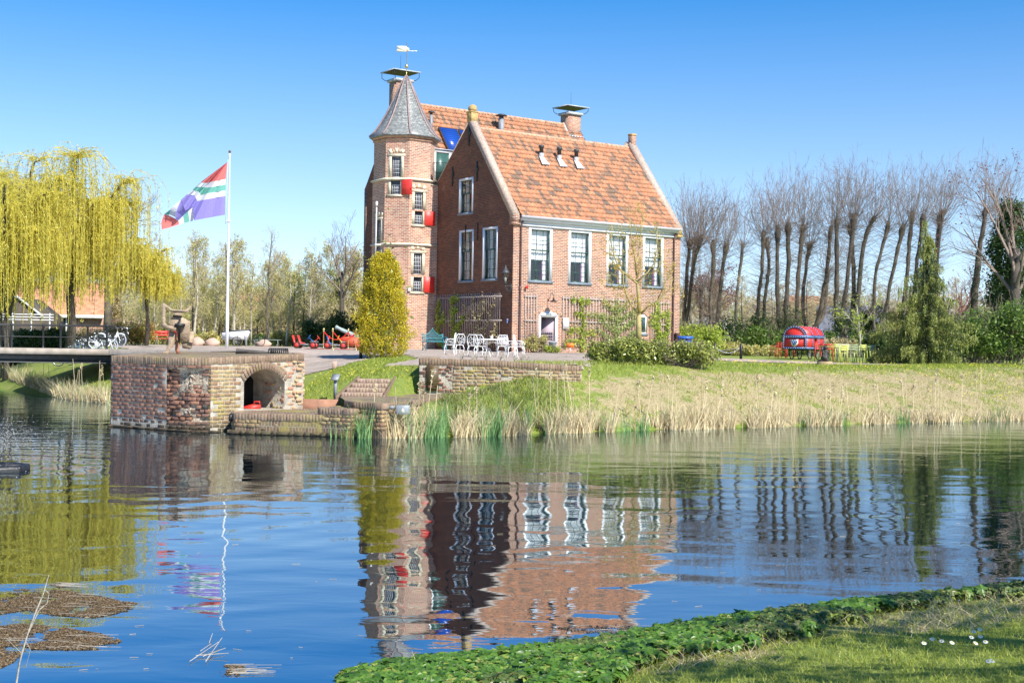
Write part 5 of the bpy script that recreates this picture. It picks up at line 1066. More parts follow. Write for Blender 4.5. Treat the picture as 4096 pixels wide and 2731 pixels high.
# --- pollarded limes behind the lawn
def lime(base,stems,Y,lab,seed,bark='bark',tw_='twig',ivy=0):
    rs=np.random.RandomState(seed); o=at(base[0],Y); root=thing('lime_tree',lab,'tree',o,0,'pollarded lime trees behind the lawn'); S=[]; bl=[]
    b=MB(); 
    P0=[Vector((0,0,-.15)),Vector((0,0,.2)),]; fork=D(base[0],base[1],Y)-o; br_=base[2]
    br_*=.62; b.path([(0,0,-.2),(fork.x*.3,0,.25),(fork.x*.8,.05,max(.5,fork.z)*.6),(fork.x,0,max(.5,fork.z))],[br_*1.5,br_*1.08,br_*.95,br_*1.12],12)
    for st in stems:
        dy0=rs.uniform(-.6,.6); pts=[Vector((fork.x,0,max(.4,fork.z)-.15))]; n=len(st)
        for i,(u,v) in enumerate(st): p=D(u,v,Y)-o; p.y=dy0*(i+1)/n*1.5; pts.append(p)
        # smooth
        Q=[]
        for i in range(len(pts)-1):
            for f in (0,.25,.5,.75): 
                p0=pts[max(0,i-1)]; p1=pts[i]; p2=pts[i+1]; p3=pts[min(len(pts)-1,i+2)]
                Q.append(.5*((2*p1)+(p2-p0)*f+(2*p0-5*p1+4*p2-p3)*f*f+(3*p1-p0-3*p2+p3)*f**3)+Vector((rs.normal(0,.022),rs.normal(0,.022),0)))
        Q.append(pts[-1]); m_=len(Q); r0=br_*(.85 if len(stems)==1 else .64); r1=.11
        rad=[(r0+(r1-r0)*i/(m_-1))*(1+rs.uniform(-.12,.16)) for i in range(m_)]; rad[-1]=.12; rad[-2]=rs.uniform(.15,.24); rad[-4]*=rs.uniform(1,1.4); b.path(Q,rad,9)
        hd=np.array(Q[-1]); ax=np.array((Q[-1]-Q[-3]).normalized())
        for k in range(rs.randint(34,58)):          # whips from the head
            d=unit(ax*rs.uniform(.5,1.4)+rs.normal(0,.72,3)*np.array([1,1,.4])); L_=rs.uniform(2.2,5.0); p=hd+d*.1-ax*rs.uniform(0,1.3); n4=5; r=.0135
            for i in range(n4):
                d=unit(d+np.array([0,0,.30])+rs.normal(0,.07,3)); q=p+d*L_/n4; S.append((*p,*q,r*(1-.17*i),r*(1-.17*(i+1)))); p=q
                if i in (1,2,3):
                    e=unit(d+rs.normal(0,.5,3)); q2=p+e*rs.uniform(.5,1.3); S.append((*p,*q2,.008,.005)); e2=unit(e+rs.normal(0,.4,3)); q3=p+(q2-p)*.5; S.append((*q3,*(q3+e2*.5),.007,.005)); 
        for i in range(m_//4,m_-1):  # side shoots
            for k in range(22):
                p=np.array(Q[i])+(np.array(Q[i+1])-np.array(Q[i]))*rs.rand(); a=rs.uniform(0,2*math.pi); d=np.array([math.cos(a),math.sin(a),.05]); L_=rs.uniform(.6,2.0)*(.5+.7*i/m_); r=.010; n4=3
                for j in range(n4): d=unit(d+np.array([0,0,.18])+rs.normal(0,.08,3)); q=p+d*L_/n4; S.append((*p,*q,r*(1-.2*j),r*(.8-.2*j))); p=q
        if ivy:
            for i in range(0,m_//2): bl+=[np.array(Q[i])+rs.normal(0,.28,3) for _ in range(60)]
    b.obj('trunk',MAT[bark],root,smooth=True); twigs('crown',S,MAT[tw_],root)
    if bl: leaves('ivy',np.array(bl),.07,L_DK,root)
    return root
E2=lambda pts:[(1521.7+x*.3112,315.8+y*.3112) for x,y in pts]
E3_=lambda pts:[(1923.7+x*.348,315.8+y*.348) for x,y in pts]
limes=[((1571,748,.30),[E2([(165,1250),(185,950),(210,745)]),E2([(190,1240),(230,930),(290,725)])],88,'two stemmed pollard lime close to the right corner of the house','bark'),
((1610,740,.22),[E2([(283,1250),(285,1085)])],92,'short dead pollard stump just right of the house corner','barkdark'),
((1640,757,.34),[E2([(358,1370),(356,1200),(375,1000),(380,755)]),E2([(405,1380),(415,1280),(450,1000),(492,765)])],86,'U-forked pollard lime standing behind the yellow green shrub','bark'),
((1748,738,.30),[E2([(700,1325),(710,1150),(728,1000),(745,690)]),E2([(745,1310),(765,1100),(785,950),(768,740)])],90,'twin stemmed pollard lime with a knobbly pale base left of the red wagon','bark'),
((1800,760,.48),[E2([(865,1390),(845,1280),(835,1000),(835,650)]),E2([(905,1370),(905,1200),(915,900),(910,635)]),E2([(960,1400),(1000,1330),(1010,1100),(1040,800),(1062,635)])],84,'massive three stemmed pollard lime rising behind the red wagon','barkdark'),
((1868,752,.34),[E2([(1060,1400),(1030,1300),(1030,1100),(1050,900),(1070,780)]),E2([(1150,1320),(1175,1150),(1200,950),(1222,660)]),E2([(1195,1300),(1225,1100),(1250,970)])],89,'wide curving pollard lime right of the red wagon','bark'),
((1938,745,.46),[E2([(1285,1360),(1270,1200),(1270,900),(1258,610)]),E3_([(20,1230),(55,1000),(80,750),(105,505)]),E3_([(90,1240),(115,1050),(115,780),(100,560)]),E3_([(115,1180),(160,800),(190,640),(250,520)])],85,'huge four stemmed pollard lime in front of the grey slate roof','barkdark'),
((2010,755,.28),[E3_([(232,1190),(240,950),(275,760),(322,560)]),E3_([(300,1190),(330,1020),(375,800),(425,575)])],90,'slender two stemmed pollard lime right of the grey slate roof','bark'),
((2075,700,.32),[E3_([(455,900),(465,700),(480,490)])],94,'straight pollard lime directly left of the weeping conifer top','bark'),
((2100,700,.26),[E3_([(520,900),(545,700),(572,505)])],90,'slim pollard lime directly behind the weeping conifer','barkdark'),
((2140,690,.24),[E3_([(628,850),(645,680),(655,505)])],93,'slim upright pollard lime right of the weeping conifer top','bark'),
((2150,690,.26),[E3_([(655,850),(675,650),(697,495)])],88,'leaning pollard lime second right of the weeping conifer top','barkdark'),
((2236,720,.46),[E3_([(905,1000),(925,800),(945,650),(972,470)])],80,'thick dark single stemmed pollard lime over the big shrubs','barkdark'),
((2292,720,.34),[E3_([(1062,1000),(1070,850),(1090,640),(1110,500)])],84,'pollard lime half wrapped in ivy near the right edge','barkdark'),
((1590,760,.2),[[(1582,700),(1590,600),(1597,545)]],98,'thin distant pollard lime just right of the roof corner','bark'),
((1690,760,.24),[[(1690,700),(1700,600),(1705,560)]],104,'distant pollard lime between the two forked limes','bark')]
for i,(bs,st,Y,lab,bk) in enumerate(limes): lime(bs,st,Y,lab,100+i,bk,ivy=(1 if bs[2]>.45 or 'ivy' in lab else 0))

# --- light wood on the left and scrub behind the limes
def woodtree(name,seed,H,lm,bark,nleaf,spread,lsize=.055,twm='twigpale',nbr=46,conic=False):
    rs=np.random.RandomState(seed); root=thing(name,'','tree',(0,0,0)); S=[]; tips=[]; x=y=0; pts=[(0,0,-.2)]; 
    for i in range(1,9): x+=rs.normal(0,.09); y+=rs.normal(0,.09); pts.append((x,y,H*i/8))
    r=[.10*H/8*(1-.9*i/8)+.012 for i in range(9)]; b=MB(); b.path(pts,r,7); b.obj('trunk',MAT[bark],root,smooth=True)
    for k in range(nbr):
        f=.16+.80*(k+rs.rand())/nbr; i=min(7,int(f*8)); q=np.array(pts[i])+(np.array(pts[i+1])-np.array(pts[i]))*(f*8-i); a=rs.uniform(0,6.283); d=np.array([math.cos(a),math.sin(a),rs.uniform(.5,1.3)]); L_=spread*(1.15-f*.75)*rs.uniform(.6,1.2)
        grow(S,q,d/np.linalg.norm(d),L_,.020,2,rs,.55,.10,(3,4),3,.10,tips,.55,.006,.25)
    T=np.array(tips); idx=rs.randint(0,len(T),nleaf); P=T[idx]+rs.normal(0,.11,(nleaf,3)); Vt,Ft=segs(S); crown=mesh_from('crown',Vt,Ft,MAT[twm],root,uv=False); leaves('foliage',P,lsize,lm,root,rs=rs); return root
WT=[woodtree('young_tree',21,8.0,L_YG,'barkpale',2600,1.9),woodtree('young_tree',22,8.6,L_TAN,'bark',1500,1.8),woodtree('young_tree',23,7.4,L_YG,'barkpale',3400,2.1,.06),woodtree('young_tree',24,7.8,L_TAN,'barkpale',2300,1.7),
    woodtree('young_tree',25,6.5,L_LIM,'bark',3000,1.9,.055),woodtree('young_tree',26,9.4,L_TAN,'bark',350,2.4,.05,nbr=52)]
WL=['slim tree with fresh yellow green leaves in the wood behind the forecourt','tall bare budding tree in the wood behind the forecourt','pale barked tree dense with yellow green leaves in the wood behind','pale stemmed tan budding tree in the wood behind the forecourt','small bright green tree in the wood behind the forecourt','tall nearly bare tree over the wood behind the forecourt']
rs=np.random.RandomState(77); first=[True]*6
def puttree(k,u,Y,sc,group,lab):
    p=at(u,Y); 
    if first[k]: o=WT[k]; first[k]=False; o.location=p; o.rotation_euler=(0,0,rs.uniform(0,6.28)); o.scale=(sc,)*3; o['label']=lab; o['group']=group
    else: dup(WT[k],p,rs.uniform(0,6.28),lab,sc,group=group)
us=np.linspace(318,842,50)
for i,u in enumerate(us):
    k=[0,3,1,2,0,4,3,5][(i*5)%8]; Y=[86,95,104,90][i%4]+rs.uniform(-3,3); Y=max(Y,106) if u>735 else Y; puttree(k,u+rs.uniform(-6,6),Y,rs.uniform(.66,.92)*Y/95*(1.0+.12*math.sin(i*.7)),'trees of the light wood behind the forecourt',WL[k])
for u,k,s_ in ((60,1,1.0),(100,3,.9),(210,2,.8),(250,0,.85),(285,3,.85),(20,0,.9)): puttree(k,u,98,s_,'trees behind the weeping willow',WL[k].replace('in the wood behind the forecourt','seen through the weeping willow').replace('in the wood behind','seen through the weeping willow').replace('over the wood seen through','seen through').replace('over the wood behind the forecourt','seen through the weeping willow'))
for i,u in enumerate(np.linspace(1568,2350,34)):
    k=[1,3,1,5,3,4][(i*7)%6]; Y=[98,106,113][i%3]; puttree(k,u+rs.uniform(-8,8),Y,rs.uniform(.46,.72)*Y/98,'low trees behind the pollard limes',WL[k].replace('in the wood behind the forecourt','behind the row of pollard limes').replace('over the wood behind the forecourt','behind the row of pollard limes'))
# far wood that closes the view at the ground: nobody could count it
def farwood(name,lab,x0,x1,Y,H,lm,n,nst,seed,tw_='twigpale'):
    rs=np.random.RandomState(seed); X=rs.uniform(x0,x1,n); Yy=Y+rs.uniform(-4,4,n); hh=H*(.75+.35*vnoise(X,Yy,3.5,seed)); Z=1.9+hh*rs.rand(n)**.9
    o=leaves(name,np.stack([X,Yy,Z],1),.10,lm,None,rs=rs); tag(o,kind='stuff'); S=[]
    for i in range(nst):
        x=rs.uniform(x0,x1); y=Y+rs.uniform(-4,4); h=H*rs.uniform(.7,1.25); S.append((x,y,1.7,x+rs.normal(0,.2),y,1.9+h*.6,.05,.03)); S.append((S[-1][3],y,1.9+h*.6,x+rs.normal(0,.3),y,1.9+h,.03,.008))
        for k in range(7): z=1.9+h*rs.uniform(.25,.95); a=rs.uniform(0,6.28); L_=rs.uniform(.5,1.3); S.append((x,y,z,x+math.cos(a)*L_,y+math.sin(a)*L_,z+L_*rs.uniform(.5,1.2),.014,.006))
    tag(twigs(name+'_stems',S,MAT[tw_]),kind='stuff')
farwood('far_wood','',-46,-8,122,5.8,L_YG,52000,520,1); farwood('far_scrub','',14,62,124,5.6,L_TAN,56000,520,2); farwood('far_thicket','',-40,-9,106,3.6,L_TAN,42000,320,3); farwood('far_brush','',14,56,116,3.0,L_GR,22000,150,4)
# --- rounded bare tree and other single trees
def bigbare(u,Y,H,lab,seed,tw_='twig',spread=.75,leafm=None,nl=0,r=.2,d0=.35,width=.42,bark='bark'):
    rs=np.random.RandomState(seed); p=at(u,Y); root=thing('bare_tree',lab,'tree',p); S=[];tips=[]; b=MB(); h0=H*d0; b.path([(0,0,-.2),(.05,0,h0*.5),(0,.05,h0),(.05,0,h0*1.5)],[r*1.2,r,r*.85,r*.6],10); b.obj('trunk',MAT[bark],root,smooth=True)
    for k in range(9):
        a=k*2.4+rs.rand(); d=unit(np.array([math.cos(a)*spread,math.sin(a)*spread,rs.uniform(.8,1.5)])); grow(S,(0,0,h0*(.8+.07*k)),d,H*width*rs.uniform(.8,1.1),r*.42,3,rs,.55,.07,(3,5),4,.10,tips,.60,.008,.3)
    twigs('crown',S,MAT[tw_],root)
    if leafm: T=np.array(tips); leaves('foliage',T[rs.randint(0,len(T),nl)]+rs.normal(0,.18,(nl,3)),.075,leafm,root)
    return root
bigbare(783,100,9.2,'tall rounded bare tree standing left of the turret',31,'twig',.8,r=.20,d0=.42)
bigbare(245,84,12.3,'grey bare tree whose crown shows above the weeping willow',32,'twig',.9,r=.25,d0=.4,width=.36)
bigbare(-8,62,11.2,'bare tree at the left edge above the weeping willow',33,'twigpale',.9,L_YG,900,r=.22,d0=.4)
bigbare(1625,110,9.6,'copper leaved tree behind the limes beside the house corner',34,'twigred',.9,L_COP,5200,r=.22,d0=.25,width=.36)
bigbare(2190,98,8.6,'reddish spreading bare tree between the conifer and the thick lime',35,'twigred',1.0,r=.25,d0=.22,width=.40)
bigbare(2330,74,12.3,'tall budding bare tree at the right edge reaching above the limes',36,'twig',.8,L_COP,500,r=.3,d0=.35,width=.42,bark='barkdark')
bigbare(660,112,9.4,'pale green leafing birch rising above the wood behind the flagpole',37,'twigpale',.5,L_LIM,3200,r=.12,d0=.3,width=.30,bark='barkpale')
# --- weeping willow
def willow(u,Y,lab,seed,scale=1.0,nstr=620,RX=5.0,H=11.6,lo=2.2,cu=0,tk=.75):
    rs=np.random.RandomState(seed); p=at(u,Y); root=thing('weeping_willow',lab,'tree',p,0,None); b=MB(); S=[]; tips=[]
    b.path([(0,0,-.2),(.1,0,1.2),(-.05,.1,2.6),(.2,0,4.0)],[.36*tk,.30*tk,.27*tk,.22*tk],12); 
    arms=[]
    for k in range(11):
        a=k*2.4+.3; e=np.array([math.cos(a)*RX*rs.uniform(.35,.85)+cu,math.sin(a)*RX*.7*rs.uniform(.3,.8),H*rs.uniform(.62,.98)]); m_=np.array([e[0]*.35,e[1]*.35,4.2+(e[2]-4)*.45]); pts=[np.array([.1,0,3.0+.1*k]),m_,e,e+np.array([e[0]*.22,e[1]*.22,.1])]
        b.path([tuple(q) for q in pts],[.15,.11,.06,.03],7); arms.append(pts)
    b.obj('trunk',MAT['barkdark'],root,smooth=True)
    LP=[];LD=[]
    for i in range(nstr):
        pts=arms[rs.randint(len(arms))]; f=rs.rand(); q=pts[1]+(pts[2]-pts[1])*f if f<.6 or rs.rand()<.4 else pts[2]+(pts[3]-pts[2])*rs.rand()
        a=rs.uniform(0,6.283); out=np.array([math.cos(a),math.sin(a),.45]); hr=rs.uniform(.3,1.9); L_=rs.uniform(1.2,max(2.0,(q[2]-lo)*rs.uniform(.5,1.15))); n4=9; d=unit(out); pp=q.copy()
        for j in range(n4):
            t_=j/n4; d=unit(np.array([out[0]*max(0,1-2.6*t_)*hr,out[1]*max(0,1-2.6*t_)*hr,.55-2.2*min(1,t_*2.4)])+rs.normal(0,.05,3)); nx_=pp+d*L_/n4; S.append((*pp,*nx_,.012,.010))
            for m_ in range(5): LP.append(pp+(nx_-pp)*rs.rand()+rs.normal(0,.05,3)); LD.append(d)
            pp=nx_
            if pp[2]<1.4: break
    twigs('strands',S,MAT['willowtwig'],root); leaves('foliage',np.array(LP),.082,L_WIL,root,asp=.20,dirs=np.array(LD)*2.2,rs=rs); return root
MAT['willowtwig']=pm('willow_twig',(.50,.42,.05),.8,.2,3)
willow(160,65,'large yellow green weeping willow behind the footbridge at the left',41,nstr=1900,RX=5.4,H=9.8,lo=.6)
willow(12,60,'weeping willow cut by the left edge of the photo',42,nstr=1000,RX=3.8,H=10.6,lo=1.0,tk=.4)
willow(335,70,'low yellow weeping willow hanging beside the wooden warrior',43,nstr=520,RX=2.6,H=5.8,lo=1.5,tk=.35)
# --- shrubs made of leafy shoots
def shrub(name,lab,cat,u,Y,W,Dp,H,lm,nl,ls,seed,asp=.5,stem='twig',ns=40,lumps=9,lowfill=True,rz=0,top=None,p=None,group=None,thick=.28):
    rs=np.random.RandomState(seed); p=p or at(u,Y); root=thing(name,lab,cat,p,rz,group); S=[]
    C=rs.uniform(-1,1,(lumps,3))*np.array([W*.40,Dp*.30,H*.22])+np.array([0,0,H*.55]); R=rs.uniform(.30,.48,lumps)*min(H,max(W,Dp))*.62
    C=np.concatenate([C,[[x,0,H*.45] for x in np.linspace(-W*.36,W*.36,5)]]); R=np.concatenate([R,np.full(5,min(H*.46,W*.3))])
    n=nl*2; k=rs.randint(0,len(C),n); d=unit(rs.normal(size=(n,3))); rad=(rs.rand(n)**.45)[:,None]; bump=1+.22*np.sin(d[:,0:1]*7+k[:,None])*np.cos(d[:,2:3]*6+k[:,None]*2); P=C[k]+d*rad*R[k][:,None]*bump
    P=P[P[:,2]>.02][:nl]; P[:,2]=np.minimum(P[:,2],H*1.06+rs.normal(0,.05,len(P)))
    for i in range(ns): 
        c=C[rs.randint(len(C))]; a=np.array([c[0]*.5+rs.normal(0,.1*W),c[1]*.4,0]); grow(S,a,unit(c-a+rs.normal(0,.1,3)),H*rs.uniform(.7,1.02),.022,1,rs,.5,.05,(3,4),4,.1,None,.5,.006,.3)
    twigs('stems',S,MAT[stem],root); leaves('foliage',P,ls,lm,root,asp=asp,rs=rs); return root
hg=at(1498,57.5)
shrub('laurel_hedge','long glossy variegated laurel hedge in front of the house','hedge',1420,55,2.35,1.1,.92,L_HED,16000,.058,51,.36,ns=30,lumps=14,p=at(1428,42.8))
shrub('laurel_hedge','darker twiggy right half of the laurel hedge beside the blue bin','hedge',1560,55,2.3,1.1,.90,L_HED,13000,.050,52,.4,ns=90,lumps=14,p=at(1570,42.8))
shrub('clipped_shrub','bright yellow green shrub beside the blue bin','shrub',1604,79,3.0,2,2.3,L_LIM,9000,.07,53)
shrub('big_shrub','big green leafy shrub at the right edge of the photo','shrub',2310,62,4.4,3,3.1,L_GR,12000,.085,54,ns=60); shrub('big_shrub','looser olive shrub between the weeping conifer and the right edge','shrub',2235,66,3.0,2.4,2.7,L_GR,5200,.075,55,ns=70)
shrub('big_shrub','dark shrub behind the red wagon','shrub',1770,83,4.5,2,2.0,L_GR,6000,.09,56); 
for i,(u,Y,W,H,lm,lab) in enumerate(((1575,92,3,2.4,L_DK,'dark evergreen shrub under the first limes'),(1700,88,4.6,3.2,L_DK,'tall dark evergreen shrub left of the red wagon'),(1850,92,4.6,2.2,L_GR,'green shrub under the curving lime'),(1990,86,3.6,1.8,L_GR,'green shrub below the grey slate roof'),(2030,84,2.6,2.0,L_DK,'dark scrub left of the weeping conifer'),(1915,82,3.0,1.4,L_TAN,'low brown scrub under the four stemmed lime'),
   (1660,82,2.6,1.0,L_YG,'low golden shrub behind the chains'),(1735,80,3.4,.8,L_YG,'low olive ground shrub left of the red chairs'),(800,84,3.4,2.5,L_DK,'dark evergreen shrub behind the toy carts'),(745,86,3.2,2.0,L_DK,'lower dark evergreen shrub behind the toy carts'),
   (305,74,2.2,1.55,L_RED,'red and yellow leaved shrub beside the bicycles'),(455,82,2.8,.9,L_YG,'low yellow green shrub beside the boulders'),(2085,96,3.0,5.6,L_TAN,'tall tan budding thicket behind the weeping conifer'),(1990,97,2.6,4.4,L_DK,'dark clipped yew standing behind the grey slate roof'),
   (1640,96,4.0,3.0,L_WHT,'white blossoming shrub under the limes'),(2150,90,5.0,2.4,L_GR,'green thicket behind the weeping conifer'),(600,92,5,1.0,L_GR,'low dark hedge before the far orange roofed house'),(690,90,5,1.2,L_YG,'low scrub left of the toy carts'),(395,90,5,1.3,L_YG,'low scrub behind the wooden warrior'))):
    shrub('shrub',lab,'shrub',u,Y,W,1.6,H,lm,(2600 if lm is L_WHT else 5000),.085 if Y>80 else .06,60+i,ns=24)
# dark hedge behind the bridge
for i,(u,lab) in enumerate(((20,'clipped dark hedge at the far left behind the railing'),(105,'clipped dark hedge left of the bicycles'))):
    shrub('clipped_hedge',lab,'hedge',u,68,3.4,1.2,1.4,L_DK,15000,.075,90+i,ns=10)
shrub('clipped_hedge','pale dry hedge behind the bicycles','hedge',225,74,3.2,1.0,1.1,L_TAN,4200,.06,95,ns=60)
# --- golden conifer by the turret
def thuja():
    rs=np.random.RandomState(61); p=at(878,50.2); root=thing('golden_conifer','bushy golden yellow conifer in front of the turret','conifer',p); n=2700; P=[];Dr=[]
    for i in range(n):
        z=3.95*(rs.rand()**.85); prof=.93*min(1,(z+.55)/.9)*(1-(z/4.1)**2.6)**.8+.05; a=rs.uniform(0,6.283); lump=1+.12*math.sin(a*3+z*2.2)+.12*math.sin(a*6-z*5.1)+.10*math.sin(z*9+a*2); rr=prof*lump*rs.uniform(.70,1.02); c=np.array([math.cos(a)*rr,math.sin(a)*rr,z+.05]); d=np.array([math.cos(a)*.8,math.sin(a)*.8,1.0])
        m=16; sp=rs.normal(0,.035,(m,3))+np.outer(np.linspace(-.08,.17,m),unit(d)); P.append(c+sp); Dr.append(np.repeat(d[None],m,0))
    for cx,cz,hh in ((-.42,3.1,.75),(.15,3.5,.75),(.42,3.2,.55),(.0,3.7,.3)):
        for i in range(60): z=rs.rand()*hh; c=np.array([cx+rs.normal(0,.15*(1-z/hh)+.03),rs.normal(0,.15),cz+z]); m=12; d=np.array([0,0,1.0]); P.append(c+rs.normal(0,.05,(m,3))); Dr.append(np.repeat(d[None],m,0))
    leaves('foliage',np.concatenate(P),.034,L_THU,root,asp=.40,dirs=np.concatenate(Dr)*1.1,rs=rs); b=MB(); b.path([(0,0,-.1),(0,0,2.0),(0,0,3.6)],[.10,.07,.02],8); b.obj('trunk',MAT['barkdark'],root)
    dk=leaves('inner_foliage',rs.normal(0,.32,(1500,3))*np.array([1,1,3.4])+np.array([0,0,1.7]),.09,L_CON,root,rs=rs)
thuja()
# --- weeping conifer
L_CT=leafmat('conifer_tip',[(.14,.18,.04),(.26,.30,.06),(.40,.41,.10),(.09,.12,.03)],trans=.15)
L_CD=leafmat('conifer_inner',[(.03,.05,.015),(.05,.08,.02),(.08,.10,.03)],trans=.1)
def weep():
    rs=np.random.RandomState(62); p=at(2128,58.5); root=thing('weeping_conifer','tall narrow weeping conifer with hanging sprays on the right lawn','conifer',p); b=MB(); S=[];H=6.6; b.path([(0,0,-.1),(.05,0,2),(-.02,0,4),(-.15,0,H)],[.15,.11,.06,.02],8); b.obj('trunk',MAT['barkdark'],root,smooth=True)
    T=[];TD=[];I=[];ID=[]
    def hang(P,Dr,q,L_,w_=.022):
        n=max(3,int(L_/.035))
        for j in range(n): P.append(q+np.array([rs.normal(0,w_),rs.normal(0,w_),-L_*j/n])); Dr.append(np.array([rs.normal(0,.15),rs.normal(0,.15),-1.0]))
    prof=[(6.6,.04),(5.5,.20),(4.9,.35),(4.4,.50),(3.9,.85),(3.4,1.0),(2.9,1.15),(2.4,1.55),(1.9,1.7),(1.4,2.0),(.9,1.7),(.45,1.9),(.1,1.7)]
    zs_=[q[0] for q in prof][::-1]; rs_=[q[1] for q in prof][::-1]
    tiers=[5.6,5.25,4.85,4.35,3.85,3.45,3.0,2.55,2.15,1.75,1.35,.95,.6,.3]
    for ti,z in enumerate(tiers):
        R=np.interp(z,zs_,rs_)
        for k in range(7):
            a=[0.15,math.pi-.1,-.6,math.pi+.7,-1.5,1.2,2.3][k]+rs.normal(0,.25); L_=R*rs.uniform(.75,1.35)*(1 if k<2 else .8); d=np.array([math.cos(a),math.sin(a)*.85,0]); z0=z+rs.normal(0,.08); pp=np.array([0,0,z0+.12]); n=max(4,int(L_/.13))
            for j in range(n):
                t_=(j+1)/n; q=np.array([d[0]*L_*t_,d[1]*L_*t_,z0+.12+.10*math.sin(t_*2.4)-.16*t_*t_]); S.append((*pp,*q,.022*(1-t_)+.006,.020*(1-t_)+.005)); pp=q
                for m_ in range(9): hang(T,TD,q+rs.normal(0,.035,3),rs.uniform(.14,.46)*(.6+.5*min(1,(6-z)/4)),.016)
                for m_ in range(2): T.append(q+rs.normal(0,.04,3)+np.array([0,0,.02])); TD.append(d+np.array([0,0,-.4]))
    for i in range(300): z=rs.uniform(4.6,H); hang(T,TD,np.array([-.14*(z/H)+rs.normal(0,.05+.06*(H-z)),rs.normal(0,.07),z]),rs.uniform(.10,.25))
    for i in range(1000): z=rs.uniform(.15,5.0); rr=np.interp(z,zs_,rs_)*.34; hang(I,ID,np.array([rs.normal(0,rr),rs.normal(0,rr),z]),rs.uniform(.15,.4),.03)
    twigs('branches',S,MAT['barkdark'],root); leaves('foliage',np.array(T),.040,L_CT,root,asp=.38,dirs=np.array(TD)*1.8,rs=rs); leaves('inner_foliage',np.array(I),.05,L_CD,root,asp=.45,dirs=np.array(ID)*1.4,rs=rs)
weep()
rsx=np.random.RandomState(8); q0=at(2038,59.5); o=thing('low_conifer','low spreading conifer clump left of the weeping conifer','conifer',q0); P=[];Dr=[]
for i in range(420): a=rsx.uniform(0,6.28); r_=rsx.rand()**.5; c=np.array([math.cos(a)*r_*.95+.1,math.sin(a)*r_*.6,.75*(1-r_)*rsx.uniform(.4,1.0)+.25]); m=14; P.append(c+np.outer(np.linspace(0,-1,m),[0,0,c[2]*.8])+rsx.normal(0,.03,(m,3))); Dr.append(np.repeat(np.array([[0,0,-1.]]),m,0))
leaves('foliage',np.concatenate(P),.05,L_CON,o,asp=.45,dirs=np.concatenate(Dr),rs=rsx)
# --- ivy clad tree on the right
rsx=np.random.RandomState(9); q0=at(2315,76); o=thing('ivy_clad_tree','tall dark tree thickly clad in ivy at the right edge','tree',q0); b=MB(); b.path([(0,0,-.2),(0,0,4),(.2,0,8),(.1,0,9.6)],[.4,.32,.2,.05],9); b.obj('trunk',MAT['barkdark'],o,smooth=True)
P=[]
for i in range(700): z=rsx.uniform(.6,9.3); rr=(1.35+.25*math.sin(z*2.1))*(1-(max(0,z-4)/6.6)**2); a=rsx.uniform(0,6.283); c=np.array([math.cos(a)*rr*rsx.uniform(.5,1)+.1,math.sin(a)*rr,z]); P.append(c+rsx.normal(0,.17,(26,3)))
leaves('foliage',np.concatenate(P),.085,L_DK,o,rs=rsx)
# --- young tree in front of the facade
def skeleton_tree(name,lab,u0,Y,stems,lm,seed,bark,nl,twr=.006,ls=.045):
    rs=np.random.RandomState(seed); o_=at(u0,Y); root=thing(name,lab,'tree',o_); b=MB(); S=[];tips=[]
    for pts,r0,r1,dy in stems:
        Q=[D(u,v,Y)-o_+Vector((0,dy*i/len(pts),0)) for i,(u,v) in enumerate(pts)]; n=len(Q); b.path(Q,[r0+(r1-r0)*i/(n-1) for i in range(n)],7)
        for i in range(n-1):
            L_=(Q[i+1]-Q[i]).length
            for k in range(int(L_*5*(1 if r0<.07 else .4))+1):
                q=np.array(Q[i])+(np.array(Q[i+1])-np.array(Q[i]))*rs.rand(); ax=np.array((Q[i+1]-Q[i]).normalized()); d=unit(ax*.8+unit(rs.normal(size=3))*.8); grow(S,q,d,rs.uniform(.4,1.0),.011,1,rs,.5,.06,(2,3),3,.1,tips,.6,twr,.3)
    b.obj('trunk',MAT[bark],root,smooth=True); twigs('crown',S,MAT[bark],root); T=np.array(tips); leaves('foliage',T[rs.randint(0,len(T),nl)]+rs.normal(0,.05,(nl,3)),ls,lm,root,rs=rs)
z4=lambda pts:[((1700+x*.4677)/1.7415,(900+y*.4677)/1.7415) for x,y in pts]
skeleton_tree('young_plane_tree','pale barked young tree with yellow buds in front of the facade',1466,63,[
 (z4([(1828,1000),(1828,880),(1830,760)]),.16,.12,0),(z4([(1830,760),(1828,620),(1822,540),(1812,460)]),.10,.06,.3),(z4([(1812,460),(1800,330),(1830,240),(1850,60),(1880,-60)]),.05,.015,.3),(z4([(1812,460),(1790,250),(1760,100),(1745,-60)]),.045,.012,-.4),
 (z4([(1828,760),(1760,680),(1720,600),(1690,500),(1690,400)]),.06,.02,-.5),(z4([(1815,500),(1730,430),(1640,350),(1585,270),(1580,150)]),.05,.015,.5),(z4([(1690,420),(1640,330),(1600,180),(1590,20)]),.03,.01,.2),(z4([(1835,770),(1900,700),(1990,640),(2080,560),(2110,470)]),.06,.015,-.4),
 (z4([(1820,480),(1900,410),(1960,330),(1990,200),(1990,40)]),.045,.012,.4),(z4([(1990,640),(2060,480),(2110,400)]),.03,.01,.2),(z4([(1800,780),(1680,690),(1590,640)]),.035,.01,.3),(z4([(1720,560),(1600,520),(1500,430)]),.03,.008,-.3),(z4([(1900,420),(1990,380),(2060,260)]),.025,.008,-.3)],L_ORA,71,'barkyellow',2600)
skeleton_tree('sapling','small leafing sapling behind the yellow tables','',73,[],L_LIM,72,'barkpale',0) if False else None
skeleton_tree('sapling','small pale leafing sapling right of the red wagon',1977-0,66,[([(1977,815),(1975,770),(1972,735),(1968,700)],.05,.015,0),([(1975,765),(1955,735),(1940,715)],.025,.008,.2),([(1975,760),(1992,735),(2005,712)],.025,.008,-.2)],L_LIM,73,'barkpale',500,.006,.06)
